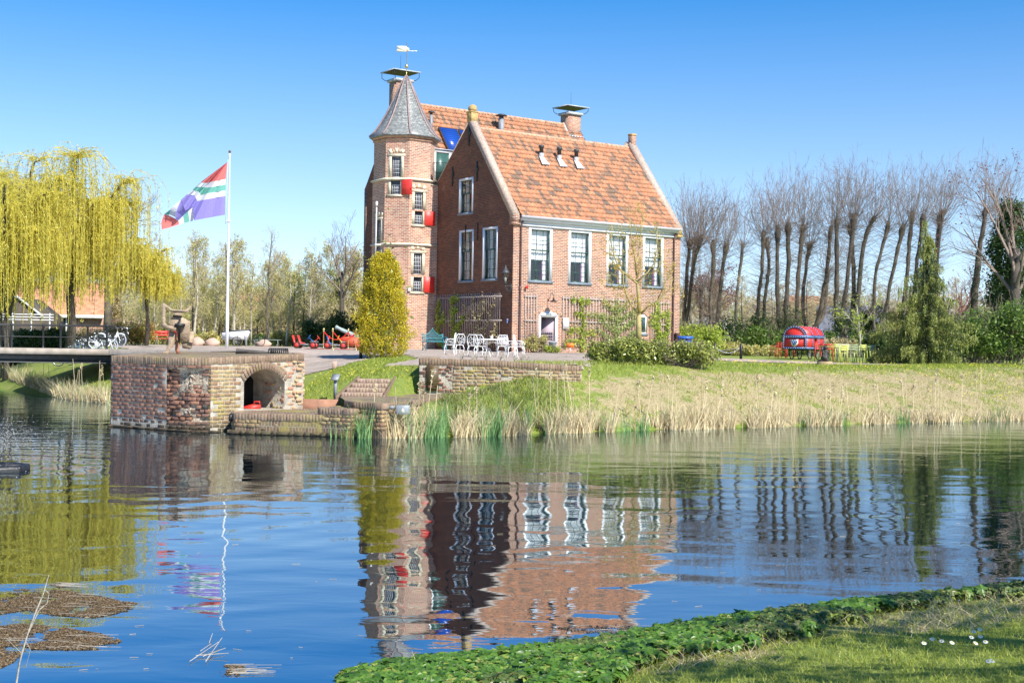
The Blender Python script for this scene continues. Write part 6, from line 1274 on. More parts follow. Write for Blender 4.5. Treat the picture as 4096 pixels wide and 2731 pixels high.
# --- climbers on the trellises: stems and leaves in house coordinates
def climber(name,lab,m,stems,lm,seed,nper,ls,y=-.13,stemmat='twig',fat=.03):
    rs=np.random.RandomState(seed); o=thing(name,lab,'climbing plant',HC,TH); S=[];P=[]
    for pts in stems:
        for (a,c),(a2,c2) in zip(pts,pts[1:]):
            p=m@Vector((a,y,c)); q=m@Vector((a2,y+rs.normal(0,.02),c2)); S.append((*p,*q,fat*.6,fat*.45)); L_=(q-p).length
            for k in range(int(L_*nper)):
                f=rs.rand(); c_=np.array(p.lerp(q,f)); P.append(c_+rs.normal(0,.11,3)*np.array([1,.6,1]))
    twigs('stems',S,MAT[stemmat],o); leaves('foliage',np.array(P),ls,lm,o,asp=.6,rs=rs); return o
climber('espalier_vine','fresh green vine trained on the left of the wide trellis',FAC,[[(4.9,1.9),(4.85,3),(4.9,4.0),(4.7,4.9),(3.9,4.95)],[(4.85,3.1),(4.2,3.3),(3.8,3.0)],[(4.9,4.0),(4.2,4.1)],[(4.9,2.9),(5.6,3.1),(5.8,2.9)],[(4.8,2.5),(3.9,2.6),(3.5,2.3)],[(4.7,4.9),(5.4,4.85)]],L_LIM,81,120,.065)
climber('espalier_pear','grey green espalier fruit tree on the right of the wide trellis',FAC,[[(7.4,1.9),(7.4,3),(7.4,4.9)],[(7.4,2.6),(6.5,2.9),(6.0,3.3)],[(7.4,2.6),(8.3,2.8),(8.9,3.3)],[(7.4,3.2),(6.6,3.5),(6.1,3.9)],[(7.4,3.2),(8.2,3.5),(8.9,4.0)],[(7.4,3.8),(6.5,4.0),(5.3,4.1)],[(7.4,3.8),(8.3,4.1),(8.9,4.5)],[(7.4,4.3),(6.7,4.6),(6.3,4.9)],[(7.4,4.3),(8.2,4.7)],[(7.4,2.2),(8.4,2.4)],[(7.4,2.3),(6.4,2.3)]],L_GRN2,82,170,.06)
climber('espalier_vine','yellow green climber filling the right end trellis',FAC,[[(10.6,1.9),(10.6,3.2),(10.5,4.9)],[(10.6,2.8),(11.3,3.1),(11.4,4.5)],[(10.6,3.4),(10.1,3.7),(10.2,4.3)],[(10.6,4.0),(11.2,4.3)],[(10.6,2.4),(10.1,2.6)],[(10.7,2.5),(11.4,2.6)]],L_LIM,83,170,.065)
climber('vine','bright green vine on the left of the shaded trellis',GAB,[[(-5.7,1.9),(-5.7,3),(-5.9,4),(-5.9,5.0),(-5.2,4.9)],[(-5.8,4.2),(-5.3,4.3)],[(-5.7,3.0),(-5.3,3.2),(-4.6,3.9)],[(-5.7,2.6),(-5.2,2.6)],[(-7.3,2.2),(-7.5,3.4),(-7.4,4.9)],[(-7.4,3.6),(-7.0,3.5),(-6.8,4.0)],[(-7.3,2.4),(-6.9,2.3)]],L_LIM,84,110,.085)
climber('rose','sparse brown leaved climber on the right of the shaded trellis',GAB,[[(-3.1,1.9),(-3.1,3.5),(-3.0,4.9)],[(-3.1,2.8),(-4.0,3.5),(-4.6,4.6)],[(-3.1,2.8),(-2.2,3.6),(-1.4,4.9)],[(-3.1,3.6),(-2.4,4.4),(-2.6,5.0)],[(-3.1,3.6),(-3.8,4.4),(-3.6,5.1)],[(-2.0,2.0),(-1.6,3.0),(-1.2,3.5)],[(-2.0,2.0),(-2.4,2.8)],[(-1.6,3.0),(-1.1,2.6)],[(-4.0,2.4),(-4.4,3.0)]],L_TAN,85,60,.06)
shrub('lavender_bush','grey green bushy shrub by the drainpipe','shrub',0,0,1.3,.9,1.15,L_YG,2200,.05,57,p=HW(.9,-1.0,1.85)); shrub('box_shrub','small yellow green bush beside the waste bin','shrub',0,0,.9,.7,.5,L_LIM,1400,.045,58,p=HW(1.35,-1.9,1.85))
# ---------------------------------------------------------------- garden furniture
def white_chair(name='white_garden_chair',arms=True):
    o=thing(name,'','chair'); b=MB()
    ring=[(.21*math.cos(a),.20*math.sin(a),.44) for a in [2*math.pi*i/16 for i in range(16)]]; b.path(ring,.014,5,closed=True)
    for i in range(-3,4): y=i*.055; hx=math.sqrt(max(0,.2**2-y*y)); b.path([(-hx,y,.44),(hx,y,.44)],.007,4)
    b.box(-.16,.16,-.15,.15,.437,.443); b.obj('seat',MAT['wpaint'],o)
    for sx in (-1,1):
        for sy in (-1,1): b=MB(); b.path([(sx*.15,sy*.15,.44),(sx*.20,sy*.19,.30),(sx*.17,sy*.18,.14),(sx*.22,sy*.23,0)],[.018,.014,.012,.015],6); b.obj('leg',MAT['wpaint'],o)
    b=MB(); out=[(-.19,.17,.44),(-.22,.20,.62),(-.21,.22,.80),(-.12,.24,.92),(0,.245,.90),(.12,.24,.92),(.21,.22,.80),(.22,.20,.62),(.19,.17,.44)]; b.path(out,.015,6)
    for s in (-1,1):
        b.path([(s*.02,.19,.46),(s*.13,.20,.60),(s*.15,.215,.72),(s*.08,.225,.80),(s*.02,.23,.74),(s*.05,.225,.67),(s*.09,.22,.70)],.010,5)
        b.path([(0,.19,.50),(s*.06,.195,.55),(s*.04,.2,.62),(0,.205,.60)],.009,4)
        b.path([(s*.04,.23,.80),(s*.1,.235,.86),(s*.03,.24,.88)],.008,4)
    b.obj('back',MAT['wpaint'],o)
    if arms:
        for s in (-1,1): b=MB(); b.path([(s*.21,.20,.66),(s*.25,.05,.68),(s*.25,-.12,.65),(s*.22,-.18,.56),(s*.21,-.14,.46)],.013,6); b.path([(s*.22,-.1,.50),(s*.23,.0,.60),(s*.23,.08,.54),(s*.22,.03,.49)],.008,4); b.obj('armrest',MAT['wpaint'],o)
    b=MB(); b.path([(-.2,-.18,.2),(0,0,.24),(.2,.18,.2)],.008,4); b.path([(.2,-.18,.2),(0,0,.24),(-.2,.18,.2)],.008,4); b.obj('stretcher',MAT['wpaint'],o); return o
wch=white_chair(); cz=[(1033,52.5,-95,'leftmost white curlicue chair, turned to the table'),(1052,56,-150,'white chair standing behind the leftmost white chair'),(1086,54.5,175,'white chair with its back to the house at the left of the round table'),(1103,52.6,160,'white chair overlapping the left edge of the round table'),(1152,54.5,190,'white chair with a mauve cushion behind the right edge of the table'),(1176,52.4,100,'white armchair seen from the side right of the table'),(1193,54,80,'rightmost white curlicue chair by the grey green bush')]
for i,(u,Y,a,lab) in enumerate(cz):
    p=at(u,Y,.022); 
    if i==0: wch.location=p; wch.rotation_euler=(0,0,math.radians(a)); wch['label']=lab; wch['group']='white garden chairs'; c=wch
    else: c=dup(wch,p,math.radians(a),lab,group='white garden chairs')
    if i==4: cu=MB(); cu.box(-.17,.17,.15,.19,.50,.86,bev=.02); q=cu.obj('cushion',MAT['mauve'],c)
o=thing('garden_table','round white filigree garden table among the white chairs','table',at(1118,53,.022)); b=MB(); b.lathe([(.60,.70),(.64,.71),(.64,.735),(.60,.745)],28); b.obj('tabletop',MAT['wpaint'],o)
b=MB(); b.lathe([(.035,.08),(.03,.5),(.06,.7)],10); b.obj('column',MAT['wpaint'],o)
for k in range(4): a=k*math.pi/2+.5; b=MB(); b.path([(0,0,.30),(.12*math.cos(a),.12*math.sin(a),.36),(.24*math.cos(a),.24*math.sin(a),.18),(.36*math.cos(a),.36*math.sin(a),.0)],.016,6); b.path([(0,0,.5),(.18*math.cos(a),.18*math.sin(a),.58),(.34*math.cos(a),.34*math.sin(a),.70)],.012,5); b.obj('leg',MAT['wpaint'],o)
q=at(1129,53,.022); o=thing('table_menu','small white holder standing on the round garden table','menu holder',(q.x,q.y,q.z+.747)); b=MB(); b.box(-.05,.05,-.01,.01,0,.12); b.box(-.07,.07,-.04,.04,0,.015); b.obj('card',MAT['white'],o)
# teal cast iron bench
q=at(998,66,.03); o=thing('cast_iron_bench','ornate teal cast iron bench beside the turret','bench',q,math.radians(28))
for s in (-1,1):
    b=MB(); x=s*.58; b.path([(x,.22,.0),(x,.16,.2),(x,.2,.42),(x,.24,.62),(x,.30,.86)],.022,5); b.path([(x,-.26,0),(x,-.2,.12),(x,-.22,.28),(x,-.24,.43)],.022,5); b.path([(x,-.24,.43),(x,.2,.42)],.02,5); b.path([(x,.25,.66),(x,0,.70),(x,-.25,.66),(x,-.28,.58),(x,-.22,.44)],.02,5)
    b.path([(x,-.22,.02),(x,-.05,.2),(x,.1,.05),(x,.18,.1)],.014,5); b.path([(x,-.15,.5),(x,-.05,.62),(x,.08,.56),(x,0,.47)],.012,5); b.path([(x,-.18,.3),(x,0,.2),(x,.16,.32)],.014,5); b.obj('end_frame',MAT['teal'] ,o)
b=MB()
for i in range(6): y=-.22+i*.08; b.box(-.6,.6,y-.03,y+.03,.425,.445)
b.obj('seat',MAT['teal'],o); b=MB()
for i in range(19): x=-.56+i*.062; h=.74+.26*max(0,1-abs(x)/.35)**1.2; b.path([(x,.22,.47),(x,.24,.6),(x,.29,h+.03)],.010,4)
b.path([(-.6,.29,.82),(-.4,.29,.78),(-.2,.29,.88),(-.08,.295,1.0),(0,.295,1.10),(.08,.295,1.0),(.2,.29,.88),(.4,.29,.78),(.6,.29,.82)],.022,5); b.path([(-.6,.25,.62),(.6,.25,.62)],.014,5); b.path([(-.6,.22,.48),(.6,.22,.48)],.016,5); b.lathe([(.05,1.06),(.02,1.16)],6,Matrix.Translation((0,.295,0))); b.obj('back',MAT['teal'],o)
# red park benches, pale blue bench
def parkbench(name,lab,p,rz,seatm,legm,L=1.9,back=True):
    o=thing(name,lab,'bench',p,rz); b=MB()
    for i in range(3): b.box(-L/2,L/2,-.20+i*.14,-.08+i*.14,.43,.465)
    b.obj('seat',MAT[seatm],o)
    if back:
        b=MB(frame((0,.22,.5),(1,0,0),(0,1,.0),(0,.18,1))); b.box(-L/2,L/2,0,.035,.10,.20); b.box(-L/2,L/2,0,.035,.24,.40); b.obj('backrest',MAT[seatm],o)
    for s in (-1,0,1) if L>2.1 else (-1,1):
        b=MB(); x=s*L*.38; b.path([(x,-.22,0),(x,-.12,.2),(x,-.18,.43)],.022,5); b.path([(x,.26,0),(x,.12,.2),(x,.2,.43),(x,.27,.9 if back else .44)],.022,5); b.path([(x,-.14,.2),(x,.12,.2)],.018,5); b.obj('leg',MAT[legm],o)
parkbench('park_bench','red slatted park bench beside the wooden warrior',at(357,75,.0),math.radians(4),'red','iron',1.75)
parkbench('park_bench','red park bench mostly hidden behind the wooden warrior',at(407,76,.0),math.radians(-6),'red','iron',1.1)
parkbench('low_bench','pale blue grey bench behind the cargo bicycle',at(612,86,.0),math.radians(3),'benchgrey','benchgrey',2.0,back=False)
# boulders
def boulder(lab,u,Y,r,seed,sc=(1,.8,.75)):
    rs=np.random.RandomState(seed); b=MB(); n=14; prof=[]
    q=at(u,Y); V=[];Fc=[]
    for i in range(9):
        th=math.pi*i/8
        for k in range(n):
            a=2*math.pi*k/n; rr=r*(1+.10*math.sin(3*a+seed)+.08*math.cos(2*th*2+a*2)+rs.normal(0,.02)); V.append((rr*math.sin(th)*math.cos(a)*sc[0],rr*math.sin(th)*math.sin(a)*sc[1],rr*math.cos(th)*sc[2]+r*.5))
    for i in range(8):
        for k in range(n): Fc.append((i*n+k,(i+1)*n+k,(i+1)*n+(k+1)%n,i*n+(k+1)%n))
    o=mesh_from('boulder',np.array(V),Fc,MAT['boulder'],smooth=True,loc=tuple(q)); tag(o,lab,'boulder')
boulder('pinkish boulder behind the right shoulder of the warrior',452,80,.42,1); boulder('pinkish boulder left of the flagpole foot',487,79,.40,2,(1.1,.8,.7)); boulder('brown boulder behind the cargo bicycle wheel',606,82,.36,3,(1.3,.8,.7))
q=GT(1680,863); b=MB(Matrix.Rotation(math.radians(-20),4,'X')@Matrix.Rotation(math.radians(15),4,'Y')); b.box(-.36,.36,-.2,.2,-.08,.10,bev=.05); tag(b.obj('stone_slab',MAT['plaster'],None,loc=tuple(q)),'flat pale stone slab lying on the dry grass slope','stone')
# ---------------------------------------------------------------- bicycles
def bicycle(name='bicycle',fm='white',R=.33,tyre='tyre',kid=False,step=False,fender=False):
    o=thing(name,'','bicycle'); wb=.50 if not kid else .40
    for s in (-1,1):
        b=MB(); c=Vector((s*wb,0,R)); b.path([c+Vector((R*.97*math.cos(a),0,R*.97*math.sin(a))) for a in [2*math.pi*i/28 for i in range(28)]],.020,5,closed=True); wt=b.obj('wheel',MAT[tyre],o)
        b=MB(); b.path([c+Vector((R*.90*math.cos(a),0,R*.90*math.sin(a))) for a in [2*math.pi*i/28 for i in range(28)]],.010,4,closed=True)
        for k in range(14): a=2*math.pi*k/14+.1; b.path([c,c+Vector((R*.9*math.cos(a),.012*(-1)**k,R*.9*math.sin(a)))],.003,3,cap=False)
        b.lathe([(.03,-.04),(.03,.04)],8,Matrix.Translation(c)@Matrix.Rotation(math.pi/2,4,'X')); b.obj('rim',MAT['chrome'],wt)
        if fender: b=MB(); b.path([c+Vector(((R+.03)*math.cos(a),0,(R+.03)*math.sin(a))) for a in [math.radians(10+ (150 if s<0 else 110)*i/12+(15 if s<0 else 40)) for i in range(13)]],.022,4); b.obj('mudguard',MAT[fm if fender!='white' else 'white'],o)
    bb=Vector((-.05,0,R*.85)); st=Vector((-.17,0,R+.38)); hd=Vector((wb-.16,0,R+.42)); hl=Vector((wb-.13,0,R+.28)); b=MB()
    if step: b.path([bb,(.12,0,R*.75),(.26,0,R+.10),hl],.026,6); b.path([(.0,0,R*.8),(.2,0,R*.95),hd],.018,6)
    else: b.path([bb,hl],.020,6); b.path([st-Vector((0,0,.03)),hd],.018,6)
    b.path([bb,st],.018,6); b.path([bb,(-wb,0,R)],.012,5); b.path([(-wb,0,R),st-Vector((-.02,0,.06))],.011,5); b.path([hd,hl,(wb,0,R)],.018,6); b.obj('frame',MAT[fm],o)
    b=MB(); b.path([st,st+Vector((-.02,0,.12))],.014,5); b.box(-.30,-.06,-.06,.06,st.z+.11,st.z+.16,bev=.02); b.obj('saddle',MAT['seatblack'],o)
    b=MB(); h=hd+Vector((-.03,0,.16)); b.path([hd,h],.014,5); b.path([h+Vector((-.14,.24,.03)),h+Vector((-.02,.2,.03)),h+Vector((.04,.08,0)),h+Vector((.04,-.08,0)),h+Vector((-.02,-.2,.03)),h+Vector((-.14,-.24,.03))],.012,5); b.obj('handlebar',MAT['chrome'],o)
    b=MB(); b.lathe([(.085,-.008),(.085,.008)],14,Matrix.Translation(bb)@Matrix.Rotation(math.pi/2,4,'X')); b.path([bb+Vector((0,.05,0)),bb+Vector((.10,.06,-.13))],.010,4); b.path([bb+Vector((0,-.05,0)),bb+Vector((-.10,-.06,.13))],.010,4); b.path([bb,(-wb,0.02,R)],.006,3); b.path([(-.25,.04,R*.9),(-.34,.16,0.01)],.010,4); b.obj('crank',MAT['kartgrey'],o)
    return o
B=[(156,56.5,8,.25,'chrome','tyre',1,1,'silver step through child bicycle at the left of the bicycle cluster'),(176,58.6,-28,.28,'kartgrey','tyre',0,0,'grey bicycle second from the left in the cluster'),(192,57.2,150,.26,'bluemetal','tyre',0,1,'blue child bicycle with its front wheel toward the bridge railing'),
   (205,58.8,12,.28,'white','tyre',1,0,'white bicycle in the middle of the cluster, behind the blue one'),(218,57.0,172,.26,'white','tyre',0,1,'low white child bicycle before the right railing post'),(230,58.2,5,.28,'chrome','spoke',0,0,'silver bicycle with pale tyres right of the railing post'),
   (240,57.3,-6,.15,'white','spoke',0,1,'tiny child bicycle with small wheels at the right end of the cluster'),(252,60.3,-12,.31,'white','spoke',1,0,'bicycle with whitewall tyres and blue bag carrier behind the tiny bicycle'),(266,64.5,-35,.33,'iron','tyre',0,0,'black adult bicycle with high curved handlebar'),(284,66.5,-62,.34,'iron','tyre',1,0,'black bicycle with white rear mudguard parked apart at the right')]
for u,Y,a,R_,fm,ty,st_,kid,lab in B:
    o=bicycle('bicycle',fm,R_,ty,bool(kid),bool(st_),fender=('white' if 'mudguard' in lab or 'whitewall' in lab else None)); o.location=at(u,Y,.022); o.rotation_euler=(math.radians(-7),0,math.radians(a)); tag(o,lab,'bicycle','bicycles parked by the footbridge')
# cargo bicycle
q=at(548,80); o=thing('cargo_bicycle','white box cargo bicycle parked behind the flagpole','cargo bicycle',q,math.radians(2))
b=MB(); b.prism([(-.95,.42),(.52,.42),(.70,1.0),(-.98,.86)],-.38,.38); b.obj('box',MAT['white'],o); b=MB(); b.prism([(-1.0,.86),(.72,1.0),(.66,1.06),(-.3,1.0),(-1.02,.93)],-.40,.40); b.obj('cover',MAT['greyiron'],o)
b=MB()
for x in (-.5,0,.42): b.box(x-.015,x+.015,-.395,-.381,.43,.9+.06*x)
b.obj('straps',MAT['greymetal'],o)
for x,y,R_ in ((-.05,-.44,.30),(-.05,.44,.30),(1.28,0,.345)):
    b=MB(); c=Vector((x,y,R_)); b.path([c+Vector((R_*.96*math.cos(a),0,R_*.96*math.sin(a))) for a in [2*math.pi*i/26 for i in range(26)]],.022,5,closed=True); wt=b.obj('wheel',MAT['tyre'],o); b=MB()
    for k in range(12): a=2*math.pi*k/12; b.path([c,c+Vector((R_*.92*math.cos(a),0,R_*.92*math.sin(a)))],.004,3)
    b.obj('spokes',MAT['spoke'],wt)
b=MB(); b.path([(-.1,-.4,.30),(-.1,.4,.30)],.02,5); b.path([(.1,0,.36),(.8,0,.30),(1.28,0,.345)],.025,6); b.path([(.8,0,.30),(1.02,0,.98)],.022,6); b.path([(.75,0,.36),(.66,0,1.1),(.5,0,1.22)],.02,6); b.path([(1.28,0,.345),(1.0,0,.85)],.014,5); b.obj('frame',MAT['iron'],o)
b=MB(); b.box(.9,1.16,-.07,.07,1.02,1.08,bev=.02); b.obj('saddle',MAT['seatblack'],o); b=MB(); b.path([(.72,.25,1.2),(.5,.2,1.24),(.48,-.2,1.24),(.72,-.25,1.2)],.014,5); b.obj('handlebar',MAT['iron'],o)
# ---------------------------------------------------------------- pedal karts, rope barrier, cannon
def kart(lab,u,Y,rz,seatc,fc,two):
    o=thing('pedal_kart',lab,'pedal kart',at(u,Y,.03),rz,'pedal karts on the forecourt')
    for x,y in ((-.42,-.33),(-.42,.33),(.42,-.33),(.42,.33)):
        m=Matrix.Translation((x,y,.17))@Matrix.Rotation(math.pi/2,4,'X'); b=MB(m); b.lathe([(.11,-.05),(.15,-.06),(.17,-.04),(.17,.04),(.15,.06),(.11,.05)],18); wt=b.obj('wheel',MAT['tyre'],o); b=MB(m); b.lathe([(.04,-.07),(.11,-.052),(.115,.052),(.04,.07)],10); b.obj('hub',MAT['red'],wt)
    b=MB(); b.path([(-.42,-.3,.18),(-.42,.3,.18)],.02,5); b.path([(.42,-.3,.18),(.42,.3,.18)],.02,5); b.box(-.44,.46,-.05,.05,.15,.22); b.box(-.3,.2,-.2,.2,.19,.23); b.obj('chassis',MAT['kartgrey'],o)
    b=MB(); b.path([(.5,0,.2),(.30,0,.42),(.16,0,.56)],.022,6); b.path([(.3,-.22,.2),(.36,-.1,.4),(.36,.1,.4),(.3,.22,.2)],.018,5); b.obj('steering_column',MAT[fc],o)
    b=MB(frame((.15,0,.58),(0,1,0),(.55,0,.83),(.83,0,-.55))); b.path([(.13*math.cos(a),.13*math.sin(a),0) for a in [2*math.pi*i/16 for i in range(16)]],.014,5,closed=True); b.path([(-.13,0,0),(.13,0,0)],.012,4); b.path([(0,-.13,0),(0,.02,0)],.012,4); b.obj('steering_wheel',MAT[fc],o)
    for k in range(2 if two else 1):
        b=MB(); x=-.28-.28*k; b.prism([(x-.12,.68),(x-.17,.66),(x-.06,.26),(x+.2,.24),(x+.22,.29),(x+.0,.32)],-.17,.17); b.obj('seat',MAT[seatc],o)
    for s in (-1,1): b=MB(); b.prism([(.24,.33),(.32,.38),(.5,.38),(.6,.33),(.5,.35),(.34,.35)],s*.33-.07,s*.33+.07); b.obj('mudguard',MAT['greymetal'],o)
kart('pedal kart with two red bucket seats and a blue steering wheel',703,66.5,math.radians(-4),'red','bluemetal',True); kart('pedal kart with a blue seat behind the rope barrier',769,67.5,math.radians(8),'bluemetal','yellow',False); kart('pedal kart with a red seat tucked between the other two karts',738,68.2,math.radians(184),'red','red',False)
P4=[]
for i,(x,lab) in enumerate(((570,'leftmost brass rope barrier post'),(677,'second brass rope barrier post from the left'),(860,'third brass rope barrier post from the left'),(950,'rightmost brass rope barrier post, beside the golden conifer'))):
    u=(1100+x*.34)/1.7415; q=at(u,64.3 if i in(1,3) else 65.6,.03); P4.append(q); o=thing('barrier_post',lab,'barrier post',q,0,'brass rope barrier posts'); b=MB(); b.lathe([(.15,0),(.14,.02),(.03,.06),(.022,.1),(.022,.86),(.04,.88),(.045,.93),(.03,.95),(.05,1.0),(.03,1.05),(.005,1.07)],14); b.obj('post',MAT['gold'],o,smooth=True)
for a_,c_,lab in ((0,2,'red velvet rope hanging between the left and third brass posts'),(1,3,'red velvet rope hanging between the second and rightmost brass posts'),(2,3,'short red velvet rope between the two right brass posts')):
    b=MB(); A1=P4[a_]+Vector((0,0,.90)); C1=P4[c_]+Vector((0,0,.90)); sg=.42 if c_-a_==2 else .25; b.path([A1.lerp(C1,f)+Vector((0,-.01*a_,-4*sg*f*(1-f))) for f in [i/16 for i in range(17)]],.024,6); tag(b.obj('barrier_rope',MAT['rope'],None,smooth=True),lab,'rope')
q=(P4[0]+P4[3])/2; b=MB(); b.box(-2.1,1.9,-.55,.6,-.005,.012); tag(b.obj('red_carpet',MAT['carpet'],None,loc=(q.x+.4,q.y,q.z+.01)),'red carpet laid under the rope barrier','carpet')
q=at(802,68.5,.03); o=thing('cannon','old greenish cannon on a red wooden carriage behind the rope barrier','cannon',q,math.radians(-6)); b=MB(); b.prism([(-.5,.12),(.75,.12),(.8,.50),(.45,.62),(.0,.66),(-.35,.62),(-.45,.4)],-.28,.28); b.obj('carriage',MAT['carriage'],o)
b=MB(Matrix.Translation((.45,0,.62))@Matrix.Rotation(math.radians(-66),4,'Y')); b.lathe([(.04,-.25),(.09,-.18),(.14,-.1),(.15,.1),(.12,.5),(.09,1.15),(.12,1.25),(.12,1.32),(.06,1.33)],14); b.obj('barrel',MAT['cannon'],o,smooth=True)
for x in (-.32,.55):
    for s in (-1,1): b=MB(Matrix.Translation((x,s*.33,.15))@Matrix.Rotation(math.pi/2,4,'X')); b.lathe([(.15,-.04),(.16,0),(.15,.04)],14); b.obj('wheel',MAT['carriage'],o)
for x,z in ((-.1,.4),(.3,.45),(.55,.3)): b=MB(); b.path([(x,-.30,z),(x,-.31,z-.1)],.012,4); b.obj('fitting',MAT['iron'],o)
# ---------------------------------------------------------------- red travelling chest wagon
q=at(1846,68,0); o=thing('chest_wagon','red treasure chest wagon with blue riveted bands and arched lid on small wheels','wagon',(q.x,q.y,q.z),math.radians(-35)); o.scale=(1.1,1.1,1.1)
W,L,zb,zs=1.16,2.25,.50,1.06; hw=W/2
def archpts(w,n=14,h=.52): return [(w*math.cos(math.pi*i/n),zs+h*math.sin(math.pi*i/n)) for i in range(n+1)]
b=MB(); b.prism([(-hw,zb),(hw,zb),(hw,zs),(-hw,zs)],-L/2,L/2); b.obj('body',MAT['red'],o); b=MB(); b.prism([(-hw,zs+.002),(hw,zs+.002)]+archpts(hw)[1:-1],-L/2,L/2); b.obj('lid',MAT['red'],o)
MAT['bandblue']=pm('band_blue',(.03,.10,.26),.45,.1,4); b=MB(); rv=MB()
def rivet(x,y,z): rv.box(x-.012,x+.012,y-.012,y+.012,z-.012,z+.012)
for yy in (-L/2,L/2-.06,-L/6,L/6):
    A=archpts(hw+.012); B_=archpts(hw+.012,14,.532); 
    for i in range(14): 
        (x0,z0),(x1,z1)=A[i],A[i+1]; b.add([(x0,yy-.012,z0+.01),(x1,yy-.012,z1+.01),(x1,yy+.07,z1+.01),(x0,yy+.07,z0+.01)],[(3,2,1,0)])
        rivet((x0+x1)/2,yy+.03,(z0+z1)/2+.012)
    for s in (-1,1): b.box(s*(hw+.006)-.008,s*(hw+.006)+.008,yy-.01,yy+.07,zb,zs); [rivet(s*(hw+.016),yy+.03,zb+.08+k*.11) for k in range(5)]
for s in (-1,1):
    for z0,z1 in ((zs-.06,zs+.09),(zb-.01,zb+.09)):
        b.box(s*(hw+.008)-.010,s*(hw+.008)+.010,-L/2-.01,L/2+.01,z0,z1)
        n=14
        for k in range(n): rivet(s*(hw+.02),-L/2+.06+k*(L-.12)/(n-1),(z0+z1)/2)
for yy in (-L/2-.012,):
    for z0,z1 in ((zs-.06,zs+.09),(zb-.01,zb+.09)): b.box(-hw,hw,yy-.006,yy+.006,z0,z1); [rivet(-hw+.06+k*(W-.12)/9,yy-.012,(z0+z1)/2) for k in range(10)]
    for s in (-1,1): b.box(s*(hw-.03)-.03,s*(hw-.03)+.03,yy-.006,yy+.006,zb,zs); [rivet(s*(hw-.03),yy-.012,zb+.1+k*.1) for k in range(5)]
    A=archpts(hw-.005); Bp=archpts(hw-.07,14,.45)
    for i in range(14): (x0,z0),(x1,z1),(x2,z2),(x3,z3)=A[i],A[i+1],Bp[i+1],Bp[i]; b.add([(x0,yy-.004,z0),(x1,yy-.004,z1),(x2,yy-.004,z2),(x3,yy-.004,z3)],[(0,1,2,3),(3,2,1,0)]); rivet((x0+x2)/2,yy-.01,(z0+z2)/2)
b.obj('bands',MAT['bandblue'],o); rv.obj('rivets',MAT['white'],o)
b=MB(); yy=-L/2-.018; b.prism([(-.20,.94),(-.17,.80),(-.13,.68),(0,.58),(.13,.68),(.20,.80),(.17,.88),(.20,.95),(.0,.93)],yy-.008,yy); sh=b.obj('shield',MAT['white'],o)
b=MB()
for k in range(3): b.prism([(-.17+k*.11,.93),(-.11+k*.11,.93),(.02+k*.06,.68+k*.06),(-.04+k*.06,.62+k*.07)],yy-.012,yy-.0085)
b.obj('stripes',MAT['bandblue'],sh)
b=MB(); b.box(hw+.015,hw+.04,-.1,.1,.92,1.06); b.lathe([(.05,0),(.03,.05)],8,Matrix.Translation((hw+.04,0,.88))); b.obj('lock',MAT['iron'],o)
for yy in (-.35,.62):
    for s in (-1,1):
        R_=.28; c=Vector((s*(hw-.12),yy,R_)); b=MB(); b.path([c+Vector((0,R_*.95*math.cos(a),R_*.95*math.sin(a))) for a in [2*math.pi*i/24 for i in range(24)]],.026,5,closed=True); wt=b.obj('wheel',MAT['tyre'],o); b=MB(); 
        for k in range(10): a=2*math.pi*k/10; b.path([c,c+Vector((0,R_*.92*math.cos(a),R_*.92*math.sin(a)))],.007,3)
        b.obj('spokes',MAT['spoke'],wt)
b=MB(); 
for yy in (-.35,.62): b.path([(-hw+.1,yy,.28),(hw-.1,yy,.28)],.02,5); b.path([(-.3,yy,.28),(-.3,yy+.2,.5)],.02,5); b.path([(.3,yy,.28),(.3,yy+.2,.5)],.02,5)
b.box(-.4,.4,-.9,1.0,.44,.50); b.obj('undercarriage',MAT['iron'],o)
# bistro chairs and tables on the right lawn
def bistro(mt):
    o=thing('bistro_chair','','chair'); b=MB()
    for i in range(5): b.box(-.20,.20,-.20+i*.085,-.13+i*.085,.43+.004*abs(i-2),.445+.004*abs(i-2))
    b.obj('seat',MAT[mt],o); b=MB()
    for i in range(3): z=.56+i*.10; b.box(-.19,.19,.19+.05*(i+1)/3,.205+.05*(i+1)/3,z,z+.075)
    b.obj('backrest',MAT[mt],o)
    for s in (-1,1):
        b=MB(); b.path([(s*.22,.24,0),(s*.21,.20,.44),(s*.20,.26,.86)],.019,6); b.obj('leg',MAT[mt],o); b=MB(); b.path([(s*.23,-.24,0),(s*.22,-.19,.44)],.019,6); b.obj('leg',MAT[mt],o)
        b=MB(); b.path([(s*.22,-.18,.44),(s*.25,-.20,.62),(s*.25,-.1,.66),(s*.22,.20,.66)],.012,5); b.obj('armrest',MAT[mt],o)
    return o
R1=lambda x,y:((2600+x*.4039)/1.7415,(1100+y*.4039)/1.7415)
CH=[('redchair',1245,71.5,-60,'leftmost red bistro chair by the red wagon'),('redchair',1312,70.8,-200,'red bistro chair directly left of the red wagon'),('redchair',1385,72.5,160,'red bistro chair half hidden behind the wagon wheels'),('redchair',1700,62.5,30,'red bistro chair partly behind the dark statue'),('redchair',1768,61.5,160,'red bistro chair right of the red wagon under the yellow table'),
    ('lime',1885,59.3,200,'nearest lime yellow bistro chair with splayed legs'),('mauve',1900,64,170,'pale mauve bistro chair behind the first yellow table'),('yellowpale',1990,62.5,180,'cream bistro chair left of the second yellow table'),('yellowpale',2045,60.6,150,'cream bistro chair in front of the grey marker post'),('lime',2085,62,175,'lime yellow bistro chair behind the grey marker post'),('lime',2170,61,185,'rightmost lime yellow bistro chair'),('lime',1830,64.5,170,'lime yellow bistro chair behind the first yellow table')]
